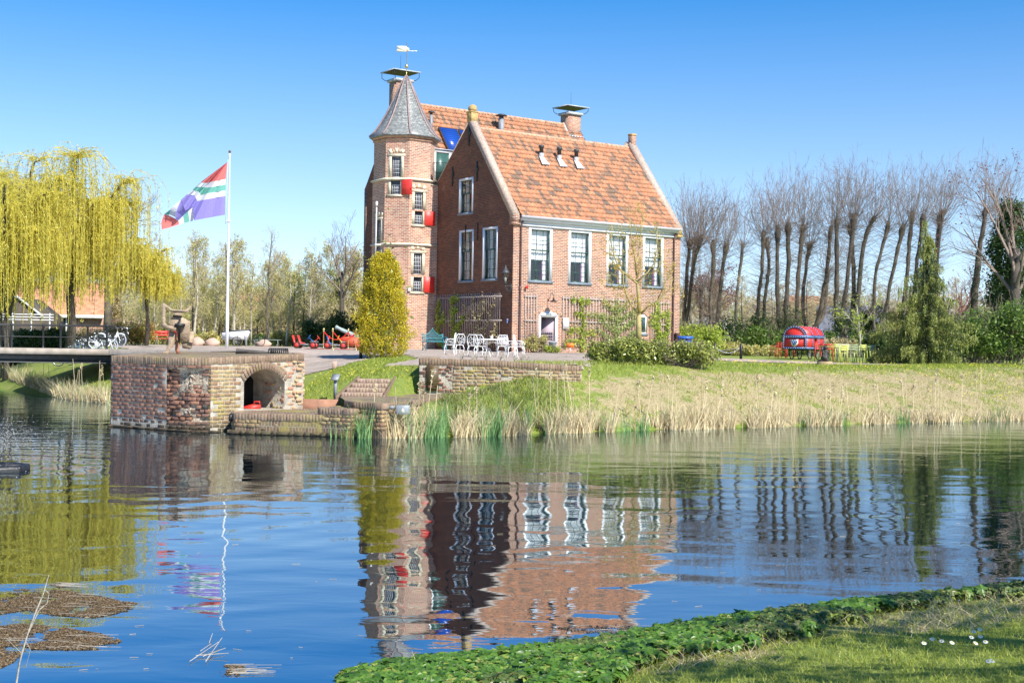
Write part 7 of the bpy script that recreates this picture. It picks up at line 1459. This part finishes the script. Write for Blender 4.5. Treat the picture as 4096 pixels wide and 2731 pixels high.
for mt,x,Y,a,lab in CH: o=bistro(mt); o.location=at(R1(x,0)[0],Y,.02); o.rotation_euler=(0,0,math.radians(a)); tag(o,lab,'chair','bistro chairs on the right lawn')
def btable(lab,x,Y,W,rz):
    o=thing('bistro_table',lab,'table',at(R1(x,0)[0],Y,.02),rz); b=MB(); b.box(-W/2,W/2,-.36,.36,.715,.74,bev=.006); b.obj('tabletop',MAT['lime'],o)
    for sx in (-1,1):
        for sy in (-1,1): b=MB(); b.path([(sx*(W/2-.06),sy*.3,.715),(sx*(W/2-.0),sy*.34,0)],.024,5); b.obj('leg',MAT['lime'],o)
btable('lime yellow garden table right behind the dark statue',1780,60.5,.85,.1); btable('lime yellow garden table among the cream chairs',2040,63.5,1.3,-.05)
# dark seated animal statue on a stump
q=GT(1893,841); q=at(1895,53.0); o=thing('tree_stump','sawn tree stump carrying the dark statue','stump',q); b=MB(); b.lathe([(.37,-.05),(.33,.06),(.31,.16),(.30,.17)],18); b.obj('wood',MAT['stump'],o); b=MB(); b.lathe([(.295,.17),(.29,.172)],18); b.obj('cut_face',MAT['stump'],o)
so=bpy.data.meshes.new('animal_statue'); 
def blob(name,sph,mat,loc,vox=.018):
    V=[];Fc=[]
    for cx,cy,cz,rx,ry,rz in sph:
        n,m_=14,9; b0=len(V)
        for i in range(m_):
            th=math.pi*(i+.001)/(m_-1+.002)
            for k in range(n): a=2*math.pi*k/n; V.append((cx+rx*math.sin(th)*math.cos(a),cy+ry*math.sin(th)*math.sin(a),cz+rz*math.cos(th)))
        for i in range(m_-1):
            for k in range(n): Fc.append((b0+i*n+k,b0+(i+1)*n+k,b0+(i+1)*n+(k+1)%n,b0+i*n+(k+1)%n))
        Fc.append(tuple(b0+k for k in range(n))); Fc.append(tuple(b0+(m_-1)*n+k for k in range(n-1,-1,-1)))
    o=mesh_from(name,np.array(V),Fc,mat,None,True,uv=False); md=o.modifiers.new('join','REMESH'); md.mode='VOXEL'; md.voxel_size=vox; md.use_smooth_shade=True; o.location=loc; return o
st=blob('animal_statue',[(0,0,.14,.17,.19,.15),(0,.03,.28,.13,.14,.18),(0,0,.42,.10,.10,.14),(0,-.03,.56,.085,.10,.08),(0,-.11,.55,.045,.06,.04),(-.05,0,.63,.025,.02,.035),(.05,0,.63,.025,.02,.035),(-.10,-.10,.20,.05,.08,.06),(.10,-.10,.20,.05,.08,.06),(-.09,-.05,.36,.04,.05,.12),(.09,-.05,.36,.04,.05,.12),(-.14,.02,.04,.12,.13,.05),(-.22,.06,.03,.11,.06,.035),(.08,-.14,.04,.06,.08,.04)],MAT['statue'],(q.x,q.y,q.z+.172)); tag(st,'dark seated animal statue looking upward, set on the sawn stump','statue')
# ---------------------------------------------------------------- far buildings
def farhouse(lab,u,Y,W,Dp,zw,zr,roofm,wallm,rz=0,hip=False,sink=0,wins=()):
    q=at(u,Y); o=thing('far_house',lab,'house',(q.x,q.y,1.8),rz); b=MB(); b.box(-W/2,W/2,0,Dp,0,zw); b.prism([(-W/2,zw),(W/2,zw),(W/2,zw+.01),(-W/2,zw+.01)],0,Dp); b.obj('wall',MAT[wallm],o)
    b=MB(); e=.35
    if hip: h_=W*.28; b.add([(-W/2-e,-e,zw),(W/2+e,-e,zw),(W/2+e,Dp+e,zw),(-W/2-e,Dp+e,zw),(-W/2+h_,Dp/2,zr),(W/2-h_,Dp/2,zr)],[(0,1,5,4),(1,2,5),(2,3,4,5),(3,0,4)])
    else: b.add([(-W/2-e,-e,zw-.1),(W/2+e,-e,zw-.1),(W/2+e,Dp/2,zr),(-W/2-e,Dp/2,zr),(-W/2-e,Dp+e,zw-.1),(W/2+e,Dp+e,zw-.1)],[(0,1,2,3),(3,2,5,4)])
    b.obj('roof',MAT[roofm],o); b=MB(); b.box(-W/2-e,W/2+e,-e-.05,-e+.0,zw-.25,zw-.02); b.obj('gutter',MAT['white'],o)
    for x in wins: 
        b=MB(); b.box(x-.45,x+.45,-.06,-.003,.8,2.3); wf=b.obj('window',MAT['white'],o); b=MB(); b.box(x-.33,x-.02,-.08,-.061,.92,2.2); b.box(x+.02,x+.33,-.08,-.061,.92,2.2); b.obj('pane',MAT['leadglass'],wf)
    return o
MAT['roof_orange']=pm('far_roof_tiles',(.50,.24,.13),.8,.3,3,bump=.03,bscale=6)
farhouse('brick house with an orange hipped roof glimpsed through the wood behind the flagpole',575,106,5.6,5,2.5,4.6,'roof_orange','brick',0,True,wins=(-1.9,1.15))
farhouse('house with a long orange tiled roof behind the weeping willow',75,94,9.5,7,2.2,4.7,'roof_orange','brick',math.radians(6),wins=(-2,2))
o=farhouse('low building with dark grey slate roof behind the four stemmed lime',1958,100,4.4,4,1.5,3.9,'roofgrey','brick',math.radians(-8))
farhouse('white far house glimpsed between the pollard limes',1790,140,6,5,4.2,5.6,'roofgrey','plaster',0,wins=(-1.5,1.5)); farhouse('pale house gable far behind the curving lime',1885,138,5,5,3.2,6.2,'roof_orange','plaster',.2,wins=(0,))
q=at(38,80); o=thing('gabled_shed','white bargeboard gable of a shed at the far left','shed',(q.x,q.y,1.8),0); b=MB(); b.prism([(-1.5,0),(1.5,0),(1.5,1.8),(0,2.95),(-1.5,1.8)],0,4); b.obj('wall',MAT['barkdark'],o); b=MB()
for s in (-1,1): b.path([(0,-.1,3.05),(s*1.65,-.1,1.80)],.07,4)
b.obj('bargeboard',MAT['white'],o)
q=at(30,77); o=thing('white_fence','white slatted fence at the far left below the gable','fence',(q.x,q.y,1.9)); b=MB(); 
for z in (1.44,1.60,1.76): b.box(-2.4,2.4,-.02,.02,z,z+.045)
b.obj('rail',MAT['white'],o)
for i in range(5): b=MB(); b.box(-2.28+i*1.1,-2.22+i*1.1,.02,.08,0,1.86); b.obj('post',MAT['white'],o)
# fountain float
q=D(10,1078,23); o=thing('fountain_float','black floating fountain pump spraying at the left edge','fountain',(q.x,q.y,0)); b=MB()
ring=[(.50*math.cos(a)-.15,.42*math.sin(a),.03) for a in [2*math.pi*i/20 for i in range(20)]]; b.path(ring,.075,8,closed=True); b.path([(-.7,-.25,.03),(.40,-.30,.03)],.08,8); b.path([(-.7,.25,.03),(.36,.2,.03)],.07,8); b.obj('pontoon',MAT['wetplastic'] if 'wetplastic' in MAT else MAT['iron'],o,smooth=True)
b=MB(); b.lathe([(.16,.0),(.16,.20),(.19,.22),(.18,.27),(.03,.29)],14,Matrix.Translation((-.25,0,0))); b.obj('nozzle',MAT['iron'],o)
rs=np.random.RandomState(4); n=4500; a=rs.uniform(0,6.283,n); t_=rs.rand(n); vr=rs.uniform(.25,2.3,n); h=4*rs.uniform(.2,.8,n)*t_*(1-t_); P=np.stack([-.25+np.cos(a)*vr*t_,np.sin(a)*vr*t_,.28+h-.26*t_],1)
m,t,bq=newmat('spray'); bq.inputs['Base Color'].default_value=(.85,.88,.9,1); bq.inputs['Roughness'].default_value=.2; tr=N(t,'BsdfTransparent'); mx=N(t,'MixShader',_Fac=.6); t.links.new(bq.outputs[0],mx.inputs[1]); t.links.new(tr.outputs[0],mx.inputs[2]); t.links.new(mx.outputs[0],t.nodes['Material Output'].inputs['Surface'])
leaves('spray',P,.009,m,o,rs=rs,kind='stuff')
# ---------------------------------------------------------------- reeds, grass, flowers, weed
L_DRY=leafmat('dry_blade',[(.38,.30,.15),(.54,.45,.26),(.30,.23,.10),(.46,.37,.20),(.24,.27,.08)],trans=.15)
L_MIX=leafmat('bank_mix',[(.08,.14,.02),(.14,.20,.03),(.30,.26,.10),(.18,.24,.04),(.46,.40,.22)],trans=.2)
def blades(name,P,H,wd,mat,lean=.25,rs=None,seg=2,kind='stuff',bendy=.3,parent=None,label=None):
    rs=rs or np.random.RandomState(len(P)); n=len(P); H=np.asarray(H)*np.ones(n); a=rs.uniform(0,6.283,n); side=np.stack([np.cos(a),np.sin(a),np.zeros(n)],1)*(np.asarray(wd)*np.ones(n))[:,None]
    ln=rs.normal(0,lean,(n,3)); ln[:,2]=0; b2=rs.normal(0,bendy,(n,3)); b2[:,2]=0; V=[]
    for i in range(seg+1):
        f=i/seg; c=P+np.stack([np.zeros(n),np.zeros(n),H*f*(1-.12*f)],1)+(ln*f+b2*f*f)*H[:,None]; w_=1-f*.9; V+=[c-side*w_,c+side*w_]
    V=np.stack(V,1).reshape(-1,3); k=2*(seg+1); b=np.arange(n)[:,None]*k; F_=np.concatenate([b+np.array([[2*i,2*i+1,2*i+3,2*i+2]]) for i in range(seg)],0); o=mesh_from(name,V,F_,mat,parent,uv=False); o['kind']=kind; return o
def shorepts(u0,u1,n,lo,hi,rs,pw=1.0,z0=None):
    u=rs.uniform(u0,u1,n); sh=[(20,889),(91,905),(165,918),(249,925),(260,985),(545,990),(800,1004),(850,1004),(1000,1003),(1100,1000),(1200,997),(1300,993),(1400,990),(1600,984),(1800,979),(2000,973),(2200,968),(2400,963)]
    v=np.interp(u,[p[0] for p in sh],[p[1] for p in sh]); P=[]
    for a,b_ in zip(u,v): p=G(a,b_,0); P.append((p.x,p.y))
    P=np.array(P); d=lo+(hi-lo)*rs.rand(n)**pw; r=P/np.linalg.norm(P,axis=1)[:,None]; P=P+r*d[:,None]*1.15; z=ground(P[:,0],P[:,1]); return np.stack([P[:,0],P[:,1],np.maximum(z,-.08)],1)
rs=np.random.RandomState(20)
def patchy(P,s,thr,seed): m_=vnoise(P[:,0],P[:,1]*.3,s,seed)>thr; return P[m_]
P=patchy(shorepts(820,2380,9000,-.45,.30,rs,1.2),.40,.44,1); hu=np.interp(P[:,0],[-4,0,5,12,20],[.62,.55,.55,.40,.36]); blades('dry_reeds',P,hu*rs.uniform(.3,1.75,len(P)),rs.uniform(.008,.024,len(P)),L_STR,.20,rs,bendy=.22)
P=patchy(shorepts(820,1250,1500,-.5,.4,rs),.45,.50,2); blades('green_reeds',P,rs.uniform(.5,1.05,len(P)),.014,L_REE,.12,rs,bendy=.15)
P=patchy(shorepts(1250,2380,1500,-.4,.3,rs),.6,.6,3); blades('green_reeds',P,rs.uniform(.3,.75,len(P)),.012,L_REE,.12,rs,bendy=.12)
P=shorepts(760,830,60,-.3,.1,rs); blades('green_reeds',P,rs.uniform(.4,.95,len(P)),.014,L_REE,.12,rs)
P=shorepts(22,250,1500,-.4,.3,rs,1.3); blades('dry_reeds',P,rs.uniform(.25,.95,len(P)),.014,L_STR,.22,rs); P=shorepts(22,250,500,-.3,.9,rs); blades('green_reeds',P,rs.uniform(.3,.8,len(P)),.014,L_REE,.15,rs)
# tall dead cattail stalks
for (u0,u1,n,hm) in ((850,1250,12,1.35),(1250,2352,62,1.5),(60,245,10,1.5)):
    P=shorepts(u0,u1,n,-.3,.5,rs); S=[];hd=[]
    for p in P:
        h=hm*rs.uniform(.65,1.15); x,y,z=p; tx_,ty_=rs.normal(0,.07,2); q=(x+tx_*h,y+ty_*h,z+h); S.append((x,y,z,*q,.013,.009))
        if rs.rand()<.5: hd.append((q[0],q[1],q[2]))
    o=twigs('cattail_stalks',S,MAT['strawm'] if 'strawm' in MAT else L_STR); tag(o,kind='stuff')
    if hd:
        H_=np.array(hd); Pq=np.repeat(H_,26,0)+rs.normal(0,1,(len(H_)*26,3))*np.array([.022,.022,.085]); o=leaves('cattail_heads',Pq,.04,L_STR,None,rs=rs,kind='stuff')
# straw and green tufts over the far bank
def scatter(poly,n,rs): 
    A=np.array(poly); P=rs.uniform(A.min(0),A.max(0),(n,2)); P=P[inpoly(P,poly)]; return P
P=rs.uniform([0,33],[24,58],(150000,2)); s=sdist(P[:,0],P[:,1]); w_=np.interp(P[:,0],[0,6.8,17,40],[5,5.5,8,10]); P=P[(s>.1)&(s<w_*1.15)]; s2v=sdist(P[:,0],P[:,1])/np.interp(P[:,0],[0,6.8,17,40],[5,5.5,8,10]); nv=vnoise(P[:,0],P[:,1],.9,7); dryk=(nv+rs.normal(0,.12,len(P))>.36+.60*sm(.45,.98,s2v))&(P[:,0]>.8)
Z=ground(P[:,0],P[:,1]); P3=np.stack([P[:,0],P[:,1],Z],1); k=rs.rand(len(P3))<.42
blades('dry_grass',P3[dryk&k],rs.uniform(.04,.13,(dryk&k).sum()),.009,L_DRY,1.3,rs,bendy=.5); gk=(~dryk)&(rs.rand(len(P3))<.7); blades('grass_tufts',P3[gk],rs.uniform(.05,.16,gk.sum()),.010,L_GRS,.4,rs,bendy=.4)
P=rs.uniform([-17,33],[1.5,52],(60000,2)); s=sdist(P[:,0],P[:,1]); P=P[(s>.05)&(s<9)]; P=P[((P[:,0]<-12.5)|(P[:,0]>-6.3)&(P[:,1]>35.6)|(P[:,0]>-3.2))&~((P[:,0]>-5)&(P[:,0]<-2.0)&(P[:,1]<38.2))&~((P[:,1]>np.interp(P[:,0],WALLX,WALLY))&(P[:,0]>-2.8))&~inpoly(P,PAVE)]
P3=np.stack([P[:,0],P[:,1],ground(P[:,0],P[:,1])],1); blades('bank_grass',P3,rs.uniform(.04,.13,len(P3)),.011,L_GRS,.5,rs,bendy=.4)
P=shorepts(1010,1300,3800,.1,4.2,rs); wy=np.interp(P[:,0],WALLX,WALLY); P=P[(P[:,1]<wy-.1-.9*(P[:,0]<-.6))]; blades('rank_grass',P,rs.uniform(.06,.26,len(P)),.011,L_MIX,.35,rs,bendy=.4)
# dandelions
P=np.concatenate([scatter([(-7,39),(-2.9,39),(-3.2,44.6),(-7,44.6)],60,rs)[:34],scatter([(6,46),(24,46),(26,60),(8,60)],420,rs)]); P=P[~inpoly(P,PAVE)]
P3=np.stack([P[:,0],P[:,1],ground(P[:,0],P[:,1])+.05],1); V=[];Fc=[]
for p in P3:
    b0=len(V)
    for k in range(6): V.append((p[0]+.035*math.cos(k),p[1]+.035*math.sin(k),p[2]+.012*(k%2)))
    V.append((p[0],p[1],p[2]+.03)); Fc+=[(b0+k,b0+(k+1)%6,b0+6) for k in range(6)]
MAT['dandelion']=pm('dandelion',(.85,.65,.02),.6,.05,3); tag(mesh_from('dandelions',np.array(V),Fc,MAT['dandelion'],uv=False),kind='stuff')
# pruned stumps on the terrace edge
for i,u in enumerate((1062,1085,1096,1118,1150,1160,1185,1200,1212)):
    p=at(u,43+.6*(i%3),.02); S=[]
    for k in range(7): d=unit(rs.normal(0,.5,3)+np.array([0,0,1.0])); L_=rs.uniform(.12,.34); S.append((0,0,0,*(d*L_),.016,.010)); S.append((*(d*L_*.6),*(d*L_*.6+unit(rs.normal(0,1,3)+np.array([0,0,1]))*.1),.010,.006))
    o=twigs('pruned_rose',S,MAT['barkpale'],None,loc=tuple(p)); tag(o,'pruned leafless rose stump on the terrace in front of the white chairs','rose bush','pruned rose stumps')
# near bank: lawn grass, ground elder, daisies
NB=[(-3,5.2),(9.5,5.2),(9.5,14.5),(5.5,12.8),(1.9,10.4),(-1.5,8.7)]
P=rs.uniform([-2.5,5.5],[9,14.5],(230000,2)); s=sdist(P[:,0],P[:,1]); du=P[:,0]/P[:,1]; P=P[(s>.35)&(s<7)&(du<.48)&(du>-.3)]; sN=sdist(P[:,0],P[:,1]); P=P[(rs.rand(len(P))<np.clip(.25+sN*.25,0,1))]
P3=np.stack([P[:,0],P[:,1],ground(P[:,0],P[:,1])],1); blades('lawn_grass',P3,rs.uniform(.02,.055,len(P3)),.0028,L_GRS,.5,rs,bendy=.5)
P=rs.uniform([0,8],[9,14.5],(16000,2)); s=sdist(P[:,0],P[:,1]); P=P[(s>.5)&(s<1.9)&(vnoise(P[:,0],P[:,1],.5,9)>.45)]; P3=np.stack([P[:,0],P[:,1],ground(P[:,0],P[:,1])],1); blades('dry_straw',P3,rs.uniform(.04,.13,len(P3)),.003,L_STR,1.6,rs,bendy=.8)
def elder(P,mat,name,hm,ls):
    V=[];Fc=[];n=len(P); C=[];Dn=[]
    for p in P:
        h=hm*rs.uniform(.4,1.3); tilt=rs.normal(0,.35,3); up=unit(np.array([tilt[0],tilt[1]-.25,1.0])); a0=rs.uniform(0,6.28); c=p+np.array([tilt[0]*h*.5,tilt[1]*h*.5,h]); r_=np.cross(up,[0,0,1.0]); r_=unit(r_ if np.linalg.norm(r_)>.05 else np.array([1.,0,0])); f_=np.cross(up,r_); L_=ls*rs.uniform(.6,1.25)
        for k in range(5):
            a=a0+k*2*math.pi/5*.9; d=r_*math.cos(a)+f_*math.sin(a); sd_=np.cross(up,d); w_=L_*.30; b0=len(V); dr=-up*L_*.22
            V+=[c,c+d*L_*.35+sd_*w_+up*.004,c+d*L_*.35-sd_*w_+up*.004,c+d*L_*.72+sd_*w_*.75+dr*.4,c+d*L_*.72-sd_*w_*.75+dr*.4,c+d*L_*1.05+dr,c+d*L_*.5+dr*.3-up*.003]
            Fc+=[(b0,b0+2,b0+6),(b0,b0+6,b0+1),(b0+2,b0+4,b0+6),(b0+1,b0+6,b0+3),(b0+4,b0+5,b0+6),(b0+3,b0+6,b0+5)]
    return tag(mesh_from(name,np.array(V),Fc,mat,uv=False,smooth=True),kind='stuff')
def nearshore(n,u0,u1,lo,hi,pw=1.0):
    sh=[(770,1592),(950,1560),(1150,1540),(1350,1515),(1500,1485),(1650,1458),(1800,1438),(1950,1418),(2150,1398),(2360,1371)]; u=rs.uniform(u0,u1,n); v=np.interp(u,[p[0] for p in sh],[p[1] for p in sh]); P=[]
    for a,b_ in zip(u,v): p=G(a,b_,0); P.append((p.x,p.y))
    P=np.array(P); r=P/np.linalg.norm(P,axis=1)[:,None]; d=lo+(hi-lo)*rs.rand(n)**pw; P=P-r*d[:,None]; return np.stack([P[:,0],P[:,1],np.maximum(0,ground(P[:,0],P[:,1]))],1)
L_ELD3=leafmat('young_weed_leaf',[(.22,.32,.04),(.30,.38,.06),(.16,.20,.04),(.34,.34,.10)],trans=.3)
P=nearshore(13000,780,2380,-.03,2.3,1.35); 
lim_=np.interp(P[:,0]/P[:,1],[-.2,.05,.2,.3,.42],[1.7,1.5,1.1,.8,.5]); sP=sdist(P[:,0],P[:,1]); P=P[(sP<lim_*(.35+1.3*vnoise(P[:,0],P[:,1],.45,12)))]
dk=vnoise(P[:,0],P[:,1],.6,13)+.35*sm(.25,.40,P[:,0]/P[:,1])>.72
k3=rs.rand(len(P))<.35; elder(P[(~dk)&(~k3)],L_ELD,'ground_elder',.085,.056); elder(P[k3],L_ELD3,'yellow_ground_elder',.08,.038); elder(P[dk&~k3],L_ELD2,'dark_ground_elder',.09,.048)
P=nearshore(450,760,2380,-.05,1.9); blades('dead_stems',P,rs.uniform(.04,.15,len(P)),.0035,L_STR,.8,rs,bendy=.7); P=nearshore(1800,760,2380,-.05,2.2); blades('rank_edge_grass',P,rs.uniform(.03,.10,len(P)),.004,L_GRS,.5,rs,bendy=.6)
MAT['daisy']=pm('daisy_petal',(.85,.84,.82),.6,.03,3)
for i,(u,v) in enumerate(((2141,1493),(2163,1498),(2186,1502),(2122,1503),(2236,1475),(2231,1489),(2252,1487),(2240,1503),(2263,1500),(2270,1547),(2278,1546),(2250,1470))):
    p=GT(u,v); V=[(0,0,.0)];Fc=[]
    for k in range(24): a=2*math.pi*k/24; r_=.019 if k%2 else .012; V.append((r_*math.cos(a),r_*math.sin(a),.003))
    Fc=[(0,1+k,1+(k+1)%24) for k in range(24)]; o=mesh_from('daisy',np.array(V),Fc,MAT['daisy'],uv=False,loc=(p.x,p.y,p.z+.075)); o.rotation_euler=(.5,rs.normal(0,.2),0); tag(o,'white daisy in the near lawn at the bottom right','flower','daisies in the near lawn'); b=MB(); b.lathe([(.006,.004),(.005,.009),(.001,.011)],8); b.obj('flower_centre',MAT['dandelion'],o)
# floating weed mats
MAT['weed']=leafmat('floating_weed',[(.13,.085,.04),(.21,.14,.07),(.07,.05,.03),(.28,.20,.10)],trans=.1)
def weedmat(lab,poly,n,seed):
    A=np.array([[G(u,v,0).x,G(u,v,0).y] for u,v in poly]); r_=np.random.RandomState(seed); P=r_.uniform(A.min(0)-.05,A.max(0)+.05,(n*3,2)); P=P[inpoly(P,A)]; P=P[vnoise(P[:,0],P[:,1]*.6,.22,seed)+.6*vnoise(P[:,0],P[:,1],.05,seed+1)+r_.normal(0,.08,len(P))>.72][:n]
    c=A.mean(0); V=np.stack([P[:,0]-c[0],P[:,1]-c[1],np.full(len(P),.004)+r_.rand(len(P))*.008-.004],1); d=r_.normal(size=(len(P),3)); d[:,2]*=.1; o=leaves('weed_mat',V,.009,MAT['weed'],None,asp=.45,dirs=d*2,spread=.25,rs=r_,loc=(c[0],c[1],0)); tag(o,lab,'floating weed',None,'stuff')
    S=[]
    for k in range(int(16)): p=V[r_.randint(len(V))]; a=r_.uniform(-.5,.5); L_=r_.uniform(.1,.3); S.append((p[0],p[1],.014,p[0]+math.cos(a)*L_,p[1]+math.sin(a)*L_*.5,.012,.002,.0015))
    twigs('straws',S,MAT['barkpale'],o)
weedmat('large brown mat of floating weed at the lower left',[(-10,1355),(60,1352),(150,1356),(230,1370),(318,1385),(300,1402),(220,1418),(120,1412),(60,1400),(-10,1412)],22000,5)
weedmat('second brown weed mat below the large one at the left edge',[(-10,1440),(50,1432),(140,1440),(230,1455),(280,1472),(240,1490),(150,1492),(60,1490),(30,1520),(-10,1538)],20000,6)
weedmat('small weed patch right of the lower weed mats',[(500,1535),(525,1525),(560,1528),(570,1538),(545,1552),(505,1550)],800,7); weedmat('small weed clump above the large weed mat',[(110,1343),(140,1338),(165,1343),(140,1350)],400,8); weedmat('thin weed drift under the reflected roof',[(1270,1372+70),(1330,1438),(1400,1432),(1480,1440),(1520,1452),(1440,1456),(1350,1452)],900,9)
S=[]
for k in range(170):
    u=rs.uniform(20,2200); v=rs.uniform(1050,1540); p=G(u,v,0); 
    if sdist(np.array([p.x]),np.array([p.y]))[0]>-.3: continue
    a=rs.uniform(-.6,.6); L_=rs.uniform(.015,.09); S.append((p.x,p.y,.006,p.x+math.cos(a)*L_,p.y+math.sin(a)*L_,.007,.0016,.0014))
tag(twigs('floating_straws',S,L_STR),kind='stuff')
q=G(470,1505,0); S=[]; 
for (a,b_,c,d) in ((-45,22,22,-18),(-30,8,45,8),(-8,22,30,-28),(0,-20,8,-38),(-14,10,38,-4),(-20,-2,5,-14)): A_=G(480+a,1500+b_,0); B_=G(480+c,1500+d,0); S.append((A_.x-q.x,A_.y-q.y,.012,B_.x-q.x,B_.y-q.y,.03,.004,.0025))
tag(twigs('floating_twigs',S,MAT['barkpale'],None,loc=(q.x,q.y,0)),'tangle of pale twigs floating below the flag reflection','twigs')
# thin bare stem in the foreground
q=D(33,1600,7.6); o=thing('dry_stem','thin dry branching plant stem in the lower left foreground','plant',(q.x,q.y,-.05)); S=[]
def stem(pts,r):
    Q=[D(u,v,7.6)-Vector((q.x,q.y,-.05)) for u,v in pts]
    for i in range(len(Q)-1): S.append((*Q[i],*Q[i+1],r*(1-.6*i/len(Q)),r*(1-.6*(i+1)/len(Q))))
stem([(22,1640),(38,1568),(45,1520),(62,1460),(80,1410),(100,1362),(112,1320)],.008); stem([(62,1460),(90,1400),(100,1390)],.004); stem([(80,1410),(108,1385),(113,1362),(102,1352)],.003); stem([(50,1500),(30,1480),(15,1465)],.002); stem([(58,1470),(70,1490),(60,1530)],.002); twigs('stem',S,MAT['barkpale'],o)
# tree on the near bank, outside the picture: its branches throw the shade on the lawn at the bottom right
def shadetree():
    rs=np.random.RandomState(91)
    for x,y,H in ((7.0,4.6,8.5),(9.2,7.2,7.5),(15.6,15.2,25.0)):
        q=Vector((x,y,gz(x,y))); root=thing('near_bank_tree','bare tree on the near bank, its shade falling on the lawn at the lower right','tree',q,0,'near bank trees'); S=[]; b=MB(); b.path([(0,0,-.2),(0,.1,2),(.1,0,4),(0,0,H)],[H*.026,H*.022,H*.017,.04],9); b.obj('trunk',MAT['bark'],root,smooth=True); tips=[]
        for k in range(12): a=k*2.4; grow(S,(0,0,2+k*.35) if H<20 else (0,0,15+k*.8),unit(np.array([math.cos(a),math.sin(a),.7])),2.6,.06,2,rs,.55,.05,(3,4),4,.1,tips,.6,.01,.3)
        twigs('crown',S,MAT['bark'],root); T=np.array(tips); leaves('foliage',T[rs.randint(0,len(T),1500)]+rs.normal(0,.2,(1500,3)),.09,L_GR,root)
shadetree()
# ---------------------------------------------------------------- mallards at the reeds
def duck(lab,u,v,rz,drake):
    m,t,b=newmat('drake_plumage' if drake else 'hen_plumage'); b.inputs['Roughness'].default_value=.6; tc=N(t,'TexCoord'); sx=N(t,'SeparateXYZ'); t.links.new(tc.outputs['Object'],sx.inputs[0]); nz=N(t,'TexNoise',_Scale=30.0); t.links.new(tc.outputs['Object'],nz.inputs['Vector'])
    body=ramp(t,[(.3,(.34,.29,.26) if drake else (.12,.075,.04)),(.7,(.52,.46,.42) if drake else (.26,.18,.10))]); t.links.new(nz.outputs[0],body.inputs[0])
    def step(axis,thr,soft,inv=False):
        r=N(t,'MapRange'); r.inputs['From Min'].default_value=thr-soft; r.inputs['From Max'].default_value=thr+soft
        if inv: r.inputs['To Min'].default_value=1; r.inputs['To Max'].default_value=0
        t.links.new(sx.outputs[axis],r.inputs['Value']); return r.outputs[0]
    c=mixc(t,step('X',-.13,.02,True),body.outputs[0],(.16,.07,.04) if drake else (.2,.13,.07))
    c=mixc(t,step('X',.17,.02),c,(.03,.03,.03) if drake else (.3,.22,.14)); hd=mixc(t,step('X',-.245,.006,True),(.005,.10,.06) if drake else (.16,.10,.06),(.55,.42,.04)); c=mixc(t,step('Z',.135,.008),c,hd); t.links.new(c,b.inputs['Base Color'])
    q=G(u,v,0); o=blob('mallard',[(0,0,.035,.20,.095,.075),(-.12,0,.05,.09,.07,.07),(.17,0,.06,.10,.05,.03),(.24,0,.075,.05,.03,.015),(-.175,0,.11,.035,.035,.06),(-.19,0,.16,.035,.035,.04),(-.205,0,.185,.045,.035,.036),(-.26,0,.175,.035,.02,.011)],m,(q.x,q.y,0),.011); o.rotation_euler=(0,0,rz); tag(o,lab,'duck')
duck('drake mallard with a green head swimming left at the foot of the reeds',1312,993,math.radians(-6),True)
duck('brown hen mallard half hidden in the reeds left of the drake',1254,994,math.radians(12),False)
